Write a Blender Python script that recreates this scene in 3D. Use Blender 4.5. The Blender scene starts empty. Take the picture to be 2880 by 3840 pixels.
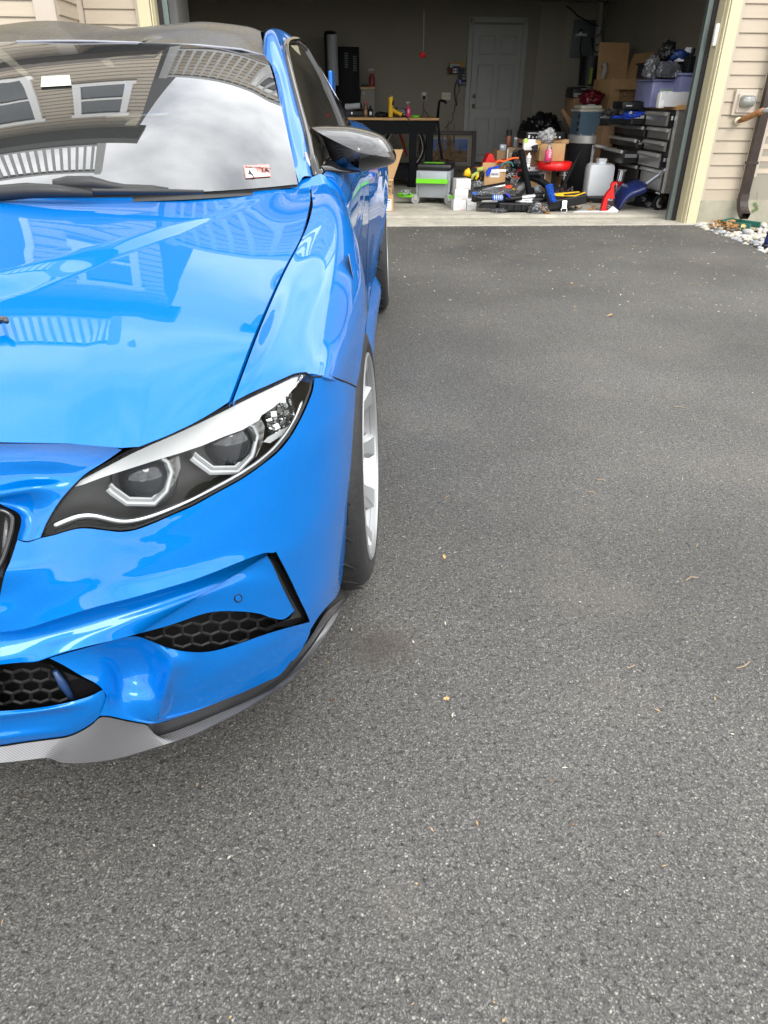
import bpy, bmesh, math, random
import numpy as np
from mathutils import Vector, Matrix, Quaternion, geometry, noise
R_ = random.Random(7)
sc = bpy.context.scene
COL = sc.collection
PI = math.pi
# ------------------------------------------------------------------ camera
F_PX, CAM_H = 2662.0, 1.06
PITCH, ROLL, YAW = math.radians(30.42), math.radians(0.45), math.radians(4.54)
DS = 2880 / 1659.0

def cam_rows(yaw):
    cy, sy = math.cos(yaw), math.sin(yaw)
    Ry = np.array([[cy, -sy, 0], [sy, cy, 0], [0, 0, 1]])
    M = np.array([[1, 0, 0], [0, 0, -1], [0, 1, 0]])
    cp, sp = math.cos(PITCH), math.sin(PITCH)
    Rp = np.array([[1, 0, 0], [0, cp, -sp], [0, sp, cp]])
    cr, sr = math.cos(ROLL), math.sin(ROLL)
    Rr = np.array([[cr, -sr, 0], [sr, cr, 0], [0, 0, 1]])
    return Rr @ Rp @ M @ Ry
RH = cam_rows(YAW)      # house frame = world
RC = cam_rows(0.0)      # car frame (its long axis runs along the view)
cam = bpy.data.cameras.new('camera')
cam_ob = bpy.data.objects.new('camera', cam)
COL.objects.link(cam_ob)
cam.sensor_fit = 'HORIZONTAL'; cam.sensor_width = 36.0; cam.lens = F_PX / 2880 * 36.0
cam.clip_start = 0.02; cam.clip_end = 500
cam_ob.matrix_world = Matrix([[RH[0][0], -RH[1][0], -RH[2][0], 0], [RH[0][1], -RH[1][1], -RH[2][1], 0],
                              [RH[0][2], -RH[1][2], -RH[2][2], CAM_H], [0, 0, 0, 1]])
sc.camera = cam_ob
# ------------------------------------------------------------------ sky, sun, exposure
SUN_EL, SUN_AZ = math.radians(44), math.radians(160)
w = bpy.data.worlds.new('World'); sc.world = w; w.use_nodes = True
nt = w.node_tree; nt.nodes.clear()
def N(t, **k):
    n = nt.nodes.new(t)
    for a, b in k.items(): setattr(n, a, b)
    return n
sky = N('ShaderNodeTexSky', sky_type='NISHITA', sun_disc=False, sun_elevation=SUN_EL, sun_rotation=SUN_AZ)
tc = N('ShaderNodeTexCoord')
mp = N('ShaderNodeMapping'); mp.inputs['Scale'].default_value = (1.0, 1.0, 2.2)
nz = N('ShaderNodeTexNoise'); nz.inputs['Scale'].default_value = 3.4; nz.inputs['Detail'].default_value = 5
nz.inputs['Roughness'].default_value = .5
rp = N('ShaderNodeValToRGB')
rp.color_ramp.elements[0].position = .30; rp.color_ramp.elements[0].color = (13.5, 13.9, 14.6, 1)
rp.color_ramp.elements[1].position = .72; rp.color_ramp.elements[1].color = (37, 37, 36.6, 1)
sep = N('ShaderNodeSeparateXYZ')
zr = N('ShaderNodeMapRange'); zr.inputs['From Min'].default_value = 0; zr.inputs['From Max'].default_value = 1
zr.inputs['To Min'].default_value = 1.12; zr.inputs['To Max'].default_value = 1.0
mul = N('ShaderNodeMix', data_type='RGBA', blend_type='MULTIPLY'); mul.inputs['Factor'].default_value = 1
mx = N('ShaderNodeMix', data_type='RGBA'); mx.inputs['Factor'].default_value = .93
bg = N('ShaderNodeBackground'); bg.inputs['Strength'].default_value = .10
out = N('ShaderNodeOutputWorld')
L = nt.links.new
L(tc.outputs['Generated'], mp.inputs['Vector']); L(mp.outputs[0], nz.inputs['Vector'])
L(nz.outputs['Fac'], rp.inputs['Fac']); L(tc.outputs['Generated'], sep.inputs[0]); L(sep.outputs['Z'], zr.inputs['Value'])
L(rp.outputs['Color'], mul.inputs['A']); L(zr.outputs['Result'], mul.inputs['B'])
L(sky.outputs[0], mx.inputs['A']); L(mul.outputs['Result'], mx.inputs['B'])
L(mx.outputs['Result'], bg.inputs['Color']); L(bg.outputs[0], out.inputs[0])
sun = bpy.data.lights.new('sun', 'SUN'); sun.energy = 1.5; sun.angle = math.radians(22); sun.color = (1, .96, .9)
sun_ob = bpy.data.objects.new('sun', sun); COL.objects.link(sun_ob)
sd = Vector((math.sin(SUN_AZ) * math.cos(SUN_EL), math.cos(SUN_AZ) * math.cos(SUN_EL), math.sin(SUN_EL)))
sun_ob.rotation_euler = sd.to_track_quat('Z', 'Y').to_euler(); sun_ob.location = sd * 30
vs = sc.view_settings
vs.view_transform = 'Standard'; vs.look = 'None'; vs.gamma = 1; vs.use_curve_mapping = False; vs.exposure = 0.30
sc.cycles.max_bounces = 8; sc.cycles.transparent_max_bounces = 12
sc.cycles.use_denoising = True
sc.cycles.caustics_reflective = False; sc.cycles.caustics_refractive = False

# ------------------------------------------------------------------ helpers
MATS = {}
def mat(name, col=(.5, .5, .5), rough=.5, metal=0.0, spec=.5, coat=0.0, noise=0.0, nscale=30.0, bump=0.0, bscale=200.0,
        trans=0.0, ior=1.45, alpha=1.0, emit=None, estr=1.0, col2=None, coatrough=.03, stretch=None):
    """Principled material with a bit of noise-driven colour change and fine relief in object space."""
    if name in MATS: return MATS[name]
    m = bpy.data.materials.new(name); m.use_nodes = True
    t = m.node_tree; b = t.nodes['Principled BSDF']
    b.inputs['Base Color'].default_value = (*col, 1); b.inputs['Roughness'].default_value = rough
    b.inputs['Metallic'].default_value = metal; b.inputs['Specular IOR Level'].default_value = spec
    b.inputs['Coat Weight'].default_value = coat; b.inputs['Coat Roughness'].default_value = coatrough
    b.inputs['Transmission Weight'].default_value = trans; b.inputs['IOR'].default_value = ior; b.inputs['Alpha'].default_value = alpha
    if emit: b.inputs['Emission Color'].default_value = (*emit, 1); b.inputs['Emission Strength'].default_value = estr
    if noise or bump:
        c = t.nodes.new('ShaderNodeTexCoord'); v = c.outputs['Object']
        if stretch:
            mpn = t.nodes.new('ShaderNodeMapping'); mpn.inputs['Scale'].default_value = stretch
            t.links.new(v, mpn.inputs['Vector']); v = mpn.outputs[0]
    if noise:
        n = t.nodes.new('ShaderNodeTexNoise'); n.inputs['Scale'].default_value = nscale; n.inputs['Detail'].default_value = 6
        n.inputs['Roughness'].default_value = .6
        r = t.nodes.new('ShaderNodeValToRGB'); r.color_ramp.elements[0].position = .3; r.color_ramp.elements[1].position = .7
        c2 = col2 or tuple(min(1, x * (1 + noise)) for x in col); c1 = col if col2 else tuple(x * (1 - noise) for x in col)
        r.color_ramp.elements[0].color = (*c1, 1); r.color_ramp.elements[1].color = (*c2, 1)
        t.links.new(v, n.inputs['Vector']); t.links.new(n.outputs['Fac'], r.inputs['Fac']); t.links.new(r.outputs['Color'], b.inputs['Base Color'])
    if bump:
        n2 = t.nodes.new('ShaderNodeTexNoise'); n2.inputs['Scale'].default_value = bscale; n2.inputs['Detail'].default_value = 4
        bp = t.nodes.new('ShaderNodeBump'); bp.inputs['Strength'].default_value = bump; bp.inputs['Distance'].default_value = .01
        t.links.new(v, n2.inputs['Vector']); t.links.new(n2.outputs['Fac'], bp.inputs['Height']); t.links.new(bp.outputs['Normal'], b.inputs['Normal'])
    MATS[name] = m
    return m

def link(o, parent=None):
    COL.objects.link(o)
    if parent is not None: o.parent = parent
    return o
def mesh(name, verts, faces, m, parent=None, smooth=False, sharp=None):
    me = bpy.data.meshes.new(name); me.from_pydata([tuple(map(float, v)) for v in verts], [], faces); me.update()
    if m: me.materials.append(m)
    if smooth:
        me.polygons.foreach_set('use_smooth', [True] * len(me.polygons))
        if sharp: me.set_sharp_from_angle(angle=math.radians(sharp))
    return link(bpy.data.objects.new(name, me), parent)
class MB:
    """collects verts/faces for one mesh"""
    def __init__(s): s.v = []; s.f = []
    def add(s, v, f):
        b = len(s.v); s.v += [tuple(x) for x in v]; s.f += [tuple(i + b for i in q) for q in f]; return s
    def box(s, c, d, rot=None, bev=0.0):
        x, y, z = d[0] / 2, d[1] / 2, d[2] / 2
        if bev:
            bm = bmesh.new(); bmesh.ops.create_cube(bm, size=1)
            for vv in bm.verts: vv.co = Vector((vv.co.x * d[0], vv.co.y * d[1], vv.co.z * d[2]))
            bmesh.ops.bevel(bm, geom=list(bm.edges), offset=min(bev, min(d) * .45), segments=2, profile=.5, affect='EDGES')
            bm.verts.ensure_lookup_table(); bm.verts.index_update()
            vs_ = [v.co.copy() for v in bm.verts]; fs = [tuple(v.index for v in f.verts) for f in bm.faces]; bm.free()
        else:
            vs_ = [Vector((a, b, e)) for e in (-z, z) for b in (-y, y) for a in (-x, x)]
            fs = [(0, 2, 3, 1), (4, 5, 7, 6), (0, 1, 5, 4), (2, 6, 7, 3), (0, 4, 6, 2), (1, 3, 7, 5)]
        c = Vector(c)
        if rot is not None: vs_ = [rot @ v for v in vs_]
        return s.add([v + c for v in vs_], fs)
    def tube(s, pts, r, n=8, cap=True, flat=1.0):
        P = [Vector(p) for p in pts]; k = len(P)
        rr = r if hasattr(r, '__len__') else [r] * k
        up = Vector((0, 0, 1)); t0 = (P[1] - P[0]).normalized()
        if abs(t0.dot(up)) > .95: up = Vector((1, 0, 0))
        vs_ = []; u = None
        for i in range(k):
            t = (P[min(i + 1, k - 1)] - P[max(i - 1, 0)]).normalized()
            if u is None: u = (up - t * up.dot(t)).normalized()
            else: u = (u - t * u.dot(t)).normalized()
            w_ = t.cross(u)
            for j in range(n):
                a = 2 * PI * j / n
                vs_.append(P[i] + (u * math.cos(a) + w_ * math.sin(a) * flat) * rr[i])
        fs = [(i * n + j, i * n + (j + 1) % n, (i + 1) * n + (j + 1) % n, (i + 1) * n + j) for i in range(k - 1) for j in range(n)]
        if cap: fs += [tuple(range(n - 1, -1, -1)), tuple((k - 1) * n + j for j in range(n))]
        return s.add(vs_, fs)
    def lathe(s, prof, n=24, c=(0, 0, 0), axis='Z', sx=1.0, sy=1.0, rot=None, cap=True):
        vs_ = []; k = len(prof)
        for r, h in prof:
            for j in range(n):
                a = 2 * PI * j / n; p = (r * math.cos(a) * sx, r * math.sin(a) * sy, h)
                if axis == 'X': p = (p[2], p[0], p[1])
                if axis == 'Y': p = (p[0], p[2], p[1])
                v = Vector(p)
                if rot is not None: v = rot @ v
                vs_.append(v + Vector(c))
        fs = [(i * n + j, i * n + (j + 1) % n, (i + 1) * n + (j + 1) % n, (i + 1) * n + j) for i in range(k - 1) for j in range(n)]
        if cap and prof[0][0] > 1e-4: fs.append(tuple(range(n - 1, -1, -1)))
        if cap and prof[-1][0] > 1e-4: fs.append(tuple((k - 1) * n + j for j in range(n)))
        return s.add(vs_, fs)
    def prism(s, poly, h0, h1, plane='XY'):
        n = len(poly)
        def P(a, b, h):
            return (a, b, h) if plane == 'XY' else (a, h, b) if plane == 'XZ' else (h, a, b)
        vs_ = [P(a, b, h0) for a, b in poly] + [P(a, b, h1) for a, b in poly]
        fs = [tuple(range(n - 1, -1, -1)), tuple(range(n, 2 * n))] + [(i, (i + 1) % n, n + (i + 1) % n, n + i) for i in range(n)]
        return s.add(vs_, fs)
    def build(s, name, m, parent=None, smooth=False, sharp=None):
        o = mesh(name, s.v, s.f, m, parent, smooth, sharp)
        bm = bmesh.new(); bm.from_mesh(o.data); bmesh.ops.recalc_face_normals(bm, faces=list(bm.faces)); bm.to_mesh(o.data); bm.free()
        return o
def thing(name, label, cat, loc=(0, 0, 0), rz=0.0, group=None, rot=None):
    o = bpy.data.objects.new(name, None); COL.objects.link(o); o.empty_display_size = .1
    o.location = loc; o.rotation_euler = rot if rot else (0, 0, rz); o['label'] = label; o['category'] = cat
    if group: o['group'] = group
    return o
def tag(o, label, cat, group=None):
    o['label'] = label; o['category'] = cat
    if group: o['group'] = group
    return o
def struct(o, kind='structure', label=None):
    o['kind'] = kind
    if label: o['label'] = label
    return o
def rotm(x=0, y=0, z=0):
    return (Matrix.Rotation(z, 3, 'Z') @ Matrix.Rotation(y, 3, 'Y') @ Matrix.Rotation(x, 3, 'X'))

# spline helpers ------------------------------------------------------
def hermite(P, T, q):
    """non-uniform Catmull-Rom through P (k x d) at knots T, sampled at q"""
    P = np.asarray(P, float); T = np.asarray(T, float); k = len(P)
    D = np.diff(P, axis=0) / np.diff(T)[:, None]
    M = np.zeros_like(P); M[0] = D[0]; M[-1] = D[-1]
    for i in range(1, k - 1):
        a, b = T[i] - T[i - 1], T[i + 1] - T[i]
        M[i] = (D[i - 1] * b + D[i] * a) / (a + b)
    i = np.clip(np.searchsorted(T, q, side='right') - 1, 0, k - 2)
    h = (T[i + 1] - T[i]); u = (q - T[i]) / h
    u2, u3 = u * u, u * u * u
    return ((2 * u3 - 3 * u2 + 1)[:, None] * P[i] + (u3 - 2 * u2 + u)[:, None] * h[:, None] * M[i]
            + (-2 * u3 + 3 * u2)[:, None] * P[i + 1] + (u3 - u2)[:, None] * h[:, None] * M[i + 1])
def curve(P, n, even=False):
    P = np.asarray(P, float)
    d = np.sqrt(np.maximum(np.linalg.norm(np.diff(P, axis=0), axis=1), 1e-6))
    T = np.concatenate([[0], np.cumsum(d)]) if not even else np.concatenate([[0], np.cumsum(d * d)])
    return hermite(P, T, np.linspace(0, T[-1], n))
def grid_surf(G, nu, nv):
    """G rows x cols x 3 (equal columns) -> nu*... dense grid; nu, nv = samples per span"""
    G = np.asarray(G, float); r, c = G.shape[:2]
    dv = np.sqrt(np.linalg.norm(np.diff(G, axis=1), axis=2).mean(0) + 1e-9); Tv = np.concatenate([[0], np.cumsum(dv)])
    du = np.sqrt(np.linalg.norm(np.diff(G, axis=0), axis=2).mean(1) + 1e-9); Tu = np.concatenate([[0], np.cumsum(du)])
    qv = np.concatenate([np.linspace(Tv[i], Tv[i + 1], nv, endpoint=False) for i in range(c - 1)] + [[Tv[-1]]])
    qu = np.concatenate([np.linspace(Tu[i], Tu[i + 1], nu, endpoint=False) for i in range(r - 1)] + [[Tu[-1]]])
    A = np.stack([hermite(G[i], Tv, qv) for i in range(r)])
    B = np.stack([hermite(A[:, j], Tu, qu) for j in range(A.shape[1])], axis=1)
    return B
def resample_rows(rows, n):
    return [curve(r, n) for r in rows]
def grid_faces(r, c, flip=False):
    f = [(i * c + j, i * c + j + 1, (i + 1) * c + j + 1, (i + 1) * c + j) for i in range(r - 1) for j in range(c - 1)]
    return [q[::-1] for q in f] if flip else f
# ------------------------------------------------------------------ special materials
def nodes_of(m): return m.node_tree, m.node_tree.nodes['Principled BSDF']
_st = RH.T @ np.array([(825 * DS - 1440) / F_PX, (1395 * DS - 1920) / F_PX, 1.0]); _st = _st * (-CAM_H / _st[2]); STAIN = (_st[0] + .045, _st[1] + .045, 0)
def asphalt():
    m = bpy.data.materials.new('asphalt'); m.use_nodes = True; t, b = nodes_of(m)
    def n(ty, **k):
        x = t.nodes.new(ty)
        for a, v in k.items(): setattr(x, a, v)
        return x
    c = n('ShaderNodeTexCoord').outputs['Object']
    v1 = n('ShaderNodeTexVoronoi'); v1.inputs['Scale'].default_value = 235
    v2 = n('ShaderNodeTexVoronoi'); v2.inputs['Scale'].default_value = 520
    n1 = n('ShaderNodeTexNoise'); n1.inputs['Scale'].default_value = 1.1; n1.inputs['Detail'].default_value = 6
    n2 = n('ShaderNodeTexNoise'); n2.inputs['Scale'].default_value = 95; n2.inputs['Detail'].default_value = 6; n2.inputs['Roughness'].default_value = .7
    wn = n('ShaderNodeTexNoise'); wn.inputs['Scale'].default_value = 60
    vm = n('ShaderNodeVectorMath', operation='MULTIPLY_ADD'); vm.inputs[1].default_value = (.012, .012, .012)
    t.links.new(c, wn.inputs['Vector']); t.links.new(wn.outputs['Color'], vm.inputs[0]); t.links.new(c, vm.inputs[2])
    for x in (v1, v2): t.links.new(vm.outputs[0], x.inputs['Vector'])
    for x in (n1, n2): t.links.new(c, x.inputs['Vector'])
    # stone colour from the random cell colour
    sp = n('ShaderNodeSeparateColor'); t.links.new(v1.outputs['Color'], sp.inputs[0])
    r1 = n('ShaderNodeValToRGB'); e = r1.color_ramp.elements
    e[0].position = 0; e[0].color = (.062, .060, .056, 1); e[1].position = 1; e[1].color = (.30, .285, .25, 1)
    for p, q in ((.5, (.112, .108, .100, 1)), (.88, (.150, .144, .133, 1)), (.97, (.195, .187, .168, 1))):
        x = e.new(p); x.color = q
    t.links.new(sp.outputs[0], r1.inputs['Fac'])
    # dark binder between stones
    mr = n('ShaderNodeMapRange'); mr.inputs['From Min'].default_value = .22; mr.inputs['From Max'].default_value = .62
    mr.inputs['To Min'].default_value = 1; mr.inputs['To Max'].default_value = .0
    t.links.new(v1.outputs['Distance'], mr.inputs['Value'])
    mx1 = n('ShaderNodeMix', data_type='RGBA'); mx1.inputs['A'].default_value = (.060, .058, .054, 1)
    t.links.new(mr.outputs[0], mx1.inputs['Factor']); t.links.new(r1.outputs['Color'], mx1.inputs['B'])
    sp2 = n('ShaderNodeSeparateColor'); t.links.new(v2.outputs['Color'], sp2.inputs[0])
    r2 = n('ShaderNodeMapRange'); r2.inputs['To Min'].default_value = .58; r2.inputs['To Max'].default_value = 1.45
    t.links.new(sp2.outputs[1], r2.inputs['Value'])
    r3 = n('ShaderNodeMapRange'); r3.inputs['From Min'].default_value = .3; r3.inputs['From Max'].default_value = .7
    r3.inputs['To Min'].default_value = .78; r3.inputs['To Max'].default_value = 1.28
    t.links.new(n1.outputs['Fac'], r3.inputs['Value'])
    r4 = n('ShaderNodeMapRange'); r4.inputs['From Min'].default_value = .38; r4.inputs['From Max'].default_value = .47
    r4.inputs['To Min'].default_value = .42; r4.inputs['To Max'].default_value = 1.12
    t.links.new(n2.outputs['Fac'], r4.inputs['Value'])
    ma = n('ShaderNodeMath', operation='MULTIPLY'); t.links.new(r2.outputs[0], ma.inputs[0]); t.links.new(r3.outputs[0], ma.inputs[1])
    mb = n('ShaderNodeMath', operation='MULTIPLY'); t.links.new(ma.outputs[0], mb.inputs[0]); t.links.new(r4.outputs[0], mb.inputs[1])
    vx = n('ShaderNodeVectorMath', operation='SCALE'); t.links.new(mx1.outputs['Result'], vx.inputs[0]); t.links.new(mb.outputs[0], vx.inputs['Scale'])
    # brown dust in patches
    n3 = n('ShaderNodeTexNoise'); n3.inputs['Scale'].default_value = 2.3; n3.inputs['Detail'].default_value = 8; t.links.new(c, n3.inputs['Vector'])
    r5 = n('ShaderNodeMapRange'); r5.inputs['From Min'].default_value = .55; r5.inputs['From Max'].default_value = .8; r5.inputs['To Max'].default_value = .35
    t.links.new(n3.outputs['Fac'], r5.inputs['Value'])
    mx2 = n('ShaderNodeMix', data_type='RGBA'); mx2.inputs['B'].default_value = (.17, .145, .115, 1)
    t.links.new(r5.outputs[0], mx2.inputs['Factor']); t.links.new(vx.outputs[0], mx2.inputs['A'])
    # one old drip stain beside the front wheel
    sv = n('ShaderNodeVectorMath', operation='DISTANCE'); sv.inputs[1].default_value = STAIN
    wv = n('ShaderNodeVectorMath', operation='MULTIPLY_ADD'); wv.inputs[1].default_value = (.09, .09, 0)
    t.links.new(n2.outputs['Color'], wv.inputs[0]); t.links.new(c, wv.inputs[2]); t.links.new(wv.outputs[0], sv.inputs[0])
    r6 = n('ShaderNodeMapRange'); r6.inputs['From Min'].default_value = .02; r6.inputs['From Max'].default_value = .10; r6.inputs['To Min'].default_value = .6; r6.inputs['To Max'].default_value = 0
    t.links.new(sv.outputs['Value'], r6.inputs['Value'])
    mx3 = n('ShaderNodeMix', data_type='RGBA'); mx3.inputs['B'].default_value = (.05, .040, .032, 1)
    t.links.new(r6.outputs[0], mx3.inputs['Factor']); t.links.new(mx2.outputs['Result'], mx3.inputs['A'])
    t.links.new(mx3.outputs['Result'], b.inputs['Base Color'])
    b.inputs['Roughness'].default_value = .72; b.inputs['Specular IOR Level'].default_value = .35
    hb = n('ShaderNodeMath', operation='MULTIPLY_ADD'); hb.inputs[1].default_value = -.7
    t.links.new(v1.outputs['Distance'], hb.inputs[0]); t.links.new(n2.outputs['Fac'], hb.inputs[2])
    bp = n('ShaderNodeBump'); bp.inputs['Strength'].default_value = .5; bp.inputs['Distance'].default_value = .004
    t.links.new(hb.outputs[0], bp.inputs['Height']); t.links.new(bp.outputs['Normal'], b.inputs['Normal'])
    return m
def carbon(name, dust=0.0, base=(.012, .012, .013), con=5, coat=1.0, metal=.3):
    """twill weave: two diagonal wave bands under a clear coat, with optional pollen dust"""
    m = bpy.data.materials.new(name); m.use_nodes = True; t, b = nodes_of(m)
    n = t.nodes.new; l = t.links.new
    c = n('ShaderNodeTexCoord').outputs['Object']
    w1 = n('ShaderNodeTexWave'); w1.wave_type = 'BANDS'; w1.bands_direction = 'DIAGONAL'; w1.inputs['Scale'].default_value = 130
    l(c, w1.inputs['Vector'])
    r = n('ShaderNodeValToRGB'); r.color_ramp.elements[0].color = (*base, 1); r.color_ramp.elements[1].color = (*[x * con for x in base], 1)
    l(w1.outputs['Fac'], r.inputs['Fac'])
    l(r.outputs['Color'], b.inputs['Base Color'])
    b.inputs['Roughness'].default_value = .45; b.inputs['Coat Weight'].default_value = coat; b.inputs['Coat Roughness'].default_value = .04
    b.inputs['Specular IOR Level'].default_value = .5; b.inputs['Metallic'].default_value = metal
    if dust:
        n1 = n('ShaderNodeTexNoise'); n1.inputs['Scale'].default_value = 75; n1.inputs['Detail'].default_value = 3; n1.inputs['Roughness'].default_value = .7
        n2 = n('ShaderNodeTexNoise'); n2.inputs['Scale'].default_value = 3.5; n2.inputs['Detail'].default_value = 3
        l(c, n1.inputs['Vector']); l(c, n2.inputs['Vector'])
        ad = n('ShaderNodeMath'); ad.operation = 'ADD'; l(n1.outputs['Fac'], ad.inputs[0]); l(n2.outputs['Fac'], ad.inputs[1])
        mr = n('ShaderNodeMapRange'); mr.inputs['From Min'].default_value = .93; mr.inputs['From Max'].default_value = 1.06
        mr.inputs['To Max'].default_value = dust; l(ad.outputs[0], mr.inputs['Value'])
        d = n('ShaderNodeBsdfDiffuse'); d.inputs['Color'].default_value = (.115, .10, .066, 1)
        ms = n('ShaderNodeMixShader'); l(mr.outputs[0], ms.inputs[0]); l(b.outputs[0], ms.inputs[1]); l(d.outputs[0], ms.inputs[2])
        l(ms.outputs[0], t.nodes['Material Output'].inputs[0])
    return m
def paint(name='blue_paint'):
    m = bpy.data.materials.new(name); m.use_nodes = True; t, b = nodes_of(m)
    n = t.nodes.new; l = t.links.new
    c = n('ShaderNodeTexCoord').outputs['Object']
    v = n('ShaderNodeTexNoise'); v.inputs['Scale'].default_value = 900; v.inputs['Detail'].default_value = 1; l(c, v.inputs['Vector'])
    r = n('ShaderNodeValToRGB'); r.color_ramp.elements[0].position = .35; r.color_ramp.elements[1].position = .75
    r.color_ramp.elements[0].color = (.0, .130, .47, 1); r.color_ramp.elements[1].color = (.0, .166, .58, 1)
    l(v.outputs['Fac'], r.inputs['Fac']); l(r.outputs['Color'], b.inputs['Base Color'])
    b.inputs['Metallic'].default_value = .28; b.inputs['Roughness'].default_value = .40; b.inputs['Specular IOR Level'].default_value = .0
    b.inputs['Coat Weight'].default_value = 1.0; b.inputs['Coat Roughness'].default_value = .015; b.inputs['Coat IOR'].default_value = 1.42
    # pollen specks
    d1 = n('ShaderNodeTexVoronoi'); d1.inputs['Scale'].default_value = 140; l(c, d1.inputs['Vector'])
    mr = n('ShaderNodeMapRange'); mr.inputs['From Min'].default_value = .0; mr.inputs['From Max'].default_value = .11
    mr.inputs['To Min'].default_value = .07; mr.inputs['To Max'].default_value = 0; l(d1.outputs['Distance'], mr.inputs['Value'])
    d = n('ShaderNodeBsdfDiffuse'); d.inputs['Color'].default_value = (.45, .5, .55, 1)
    ms = n('ShaderNodeMixShader'); l(mr.outputs[0], ms.inputs[0]); l(b.outputs[0], ms.inputs[1]); l(d.outputs[0], ms.inputs[2])
    l(ms.outputs[0], t.nodes['Material Output'].inputs[0])
    return m
def glass(name, tint=(.8, .85, .85), ior=1.5, rough=0.0, boost=0.0, haze=0.0, hazecol=(.5, .5, .48)):
    """thin pane: fresnel mix of a tinted see-through and a mirror, so light passes without refraction noise"""
    m = bpy.data.materials.new(name); m.use_nodes = True; t = m.node_tree; t.nodes.clear()
    n = t.nodes.new; l = t.links.new
    o = n('ShaderNodeOutputMaterial'); tr = n('ShaderNodeBsdfTransparent'); tr.inputs[0].default_value = (*tint, 1)
    g = n('ShaderNodeBsdfGlossy'); g.inputs['Roughness'].default_value = rough; g.inputs['Color'].default_value = (.97, .98, 1, 1)
    fr = n('ShaderNodeFresnel'); fr.inputs['IOR'].default_value = ior
    mr = n('ShaderNodeMapRange'); mr.inputs['To Min'].default_value = boost; mr.inputs['To Max'].default_value = 1; l(fr.outputs[0], mr.inputs['Value'])
    ms = n('ShaderNodeMixShader'); l(mr.outputs[0], ms.inputs[0])
    if haze:
        d = n('ShaderNodeBsdfDiffuse'); d.inputs['Color'].default_value = (*hazecol, 1)
        m2 = n('ShaderNodeMixShader'); m2.inputs[0].default_value = haze; l(tr.outputs[0], m2.inputs[1]); l(d.outputs[0], m2.inputs[2]); l(m2.outputs[0], ms.inputs[1])
    else: l(tr.outputs[0], ms.inputs[1])
    l(g.outputs[0], ms.inputs[2]); l(ms.outputs[0], o.inputs[0])
    return m
def siding_mat():
    return mat('vinyl_siding', (.43, .365, .28), .55, noise=.05, nscale=3, bump=.12, bscale=60, stretch=(.6, .6, 14))
# ================================================================== SETTING
O_CAM = np.array([0, 0, CAM_H])
def HP(px, py, x=None, y=None, z=None):
    """photo pixel (0..2880) + one known house coordinate -> house point"""
    d = RH.T @ np.array([(px - 1440) / F_PX, (py - 1920) / F_PX, 1.0])
    t = x / d[0] if x is not None else y / d[1] if y is not None else (z - CAM_H) / d[2]
    return Vector(O_CAM + t * d)
W = 7.12            # garage front wall
FZ = 0.035          # garage floor
BY, RX, LX, CZ = 12.6, 4.26, -2.3, 2.27
M_sid = siding_mat()
M_trim = mat('cream_trim', (.55, .50, .325), .5, noise=.04, nscale=4)
M_tan = mat('tan_trim', (.46, .40, .33), .5, noise=.04, nscale=5)
M_jamb = mat('jamb_tan', (.47, .42, .27), .6, noise=.06, nscale=6)
M_conc = mat('concrete', (.42, .395, .335), .85, noise=.22, nscale=5, bump=.25, bscale=90)
M_found = mat('parged_foundation', (.33, .31, .24), .9, noise=.14, nscale=6, bump=.35, bscale=28)
M_dry = mat('garage_drywall', (.28, .255, .21), .9, noise=.05, nscale=2)
M_dark = mat('dark_void', (.02, .02, .02), .8)
# --- ground, driveway
soil = mesh('ground', [(-120, -120, -.06), (120, -120, -.06), (120, 120, -.06), (-120, 120, -.06)], [(0, 1, 2, 3)],
            mat('soil', (.10, .085, .05), .95, noise=.4, nscale=6, bump=.4, bscale=40))
struct(soil)
edge_px = [(2556, 843), (2580, 839), (2600, 841), (2624, 852), (2640, 857), (2660, 864), (2695, 879), (2720, 886), (2743, 893), (2768, 903), (2791, 912), (2812, 921), (2836, 931), (2858, 943), (2880, 953)]
ep = [HP(a, b, z=0.0) for a, b in edge_px]
ep = [Vector((p.x, min(p.y, W - .03), 0)) for p in ep]
edge = [(p.x, p.y) for p in ep]
last = edge[-1]; d = (edge[-1][0] - edge[-5][0], edge[-1][1] - edge[-5][1])
k = 0
x, y = last
while y > -14:
    k += 1; dy = .35; y -= dy; x += max(.02, .5 * math.exp(-k * .25)) * .35 + R_.uniform(-.03, .03); edge.append((x, y))
poly = [(-9, -14), (-9, 6.5), (-2.0, 6.55), (-2.0, W - .05), (.3, W - .06), (2.0, W - .065)] + edge
bm = bmesh.new()
f = bm.faces.new([bm.verts.new((a, b, 0)) for a, b in poly])
r = bmesh.ops.extrude_face_region(bm, geom=[f]); 
for v in [g for g in r['geom'] if isinstance(g, bmesh.types.BMVert)]: v.co.z = -.055
bmesh.ops.triangulate(bm, faces=list(bm.faces)); bmesh.ops.recalc_face_normals(bm, faces=list(bm.faces))
me = bpy.data.meshes.new('driveway'); bm.to_mesh(me); bm.free(); me.materials.append(asphalt())
drive = struct(link(bpy.data.objects.new('driveway', me)))
# --- slab
slab = MB().box((0.98, (W - .06 + 7.50) / 2, -.044), (6.4, 7.50 - W + .06, .11)).box((.98, (7.50 + BY) / 2, -.03), (6.6, BY - 7.5, .13))
so = slab.build('garage_floor', M_conc); struct(so)
# --- house -------------------------------------------------------------
house = thing('house', 'tan vinyl sided house with an open two car garage and cream door trim', 'house', (0.98, W, 0))
HB = Vector((0.98, W, 0))
def hpart(mb, name, m, smooth=False, parent=None):
    mb.v = [(v[0] - HB.x, v[1] - HB.y, v[2] - HB.z) for v in mb.v]
    return mb.build(name, m, parent or house, smooth)
OX0, OX1, OZ = -1.33, 3.445, 2.16       # clear opening inside the casing
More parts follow.
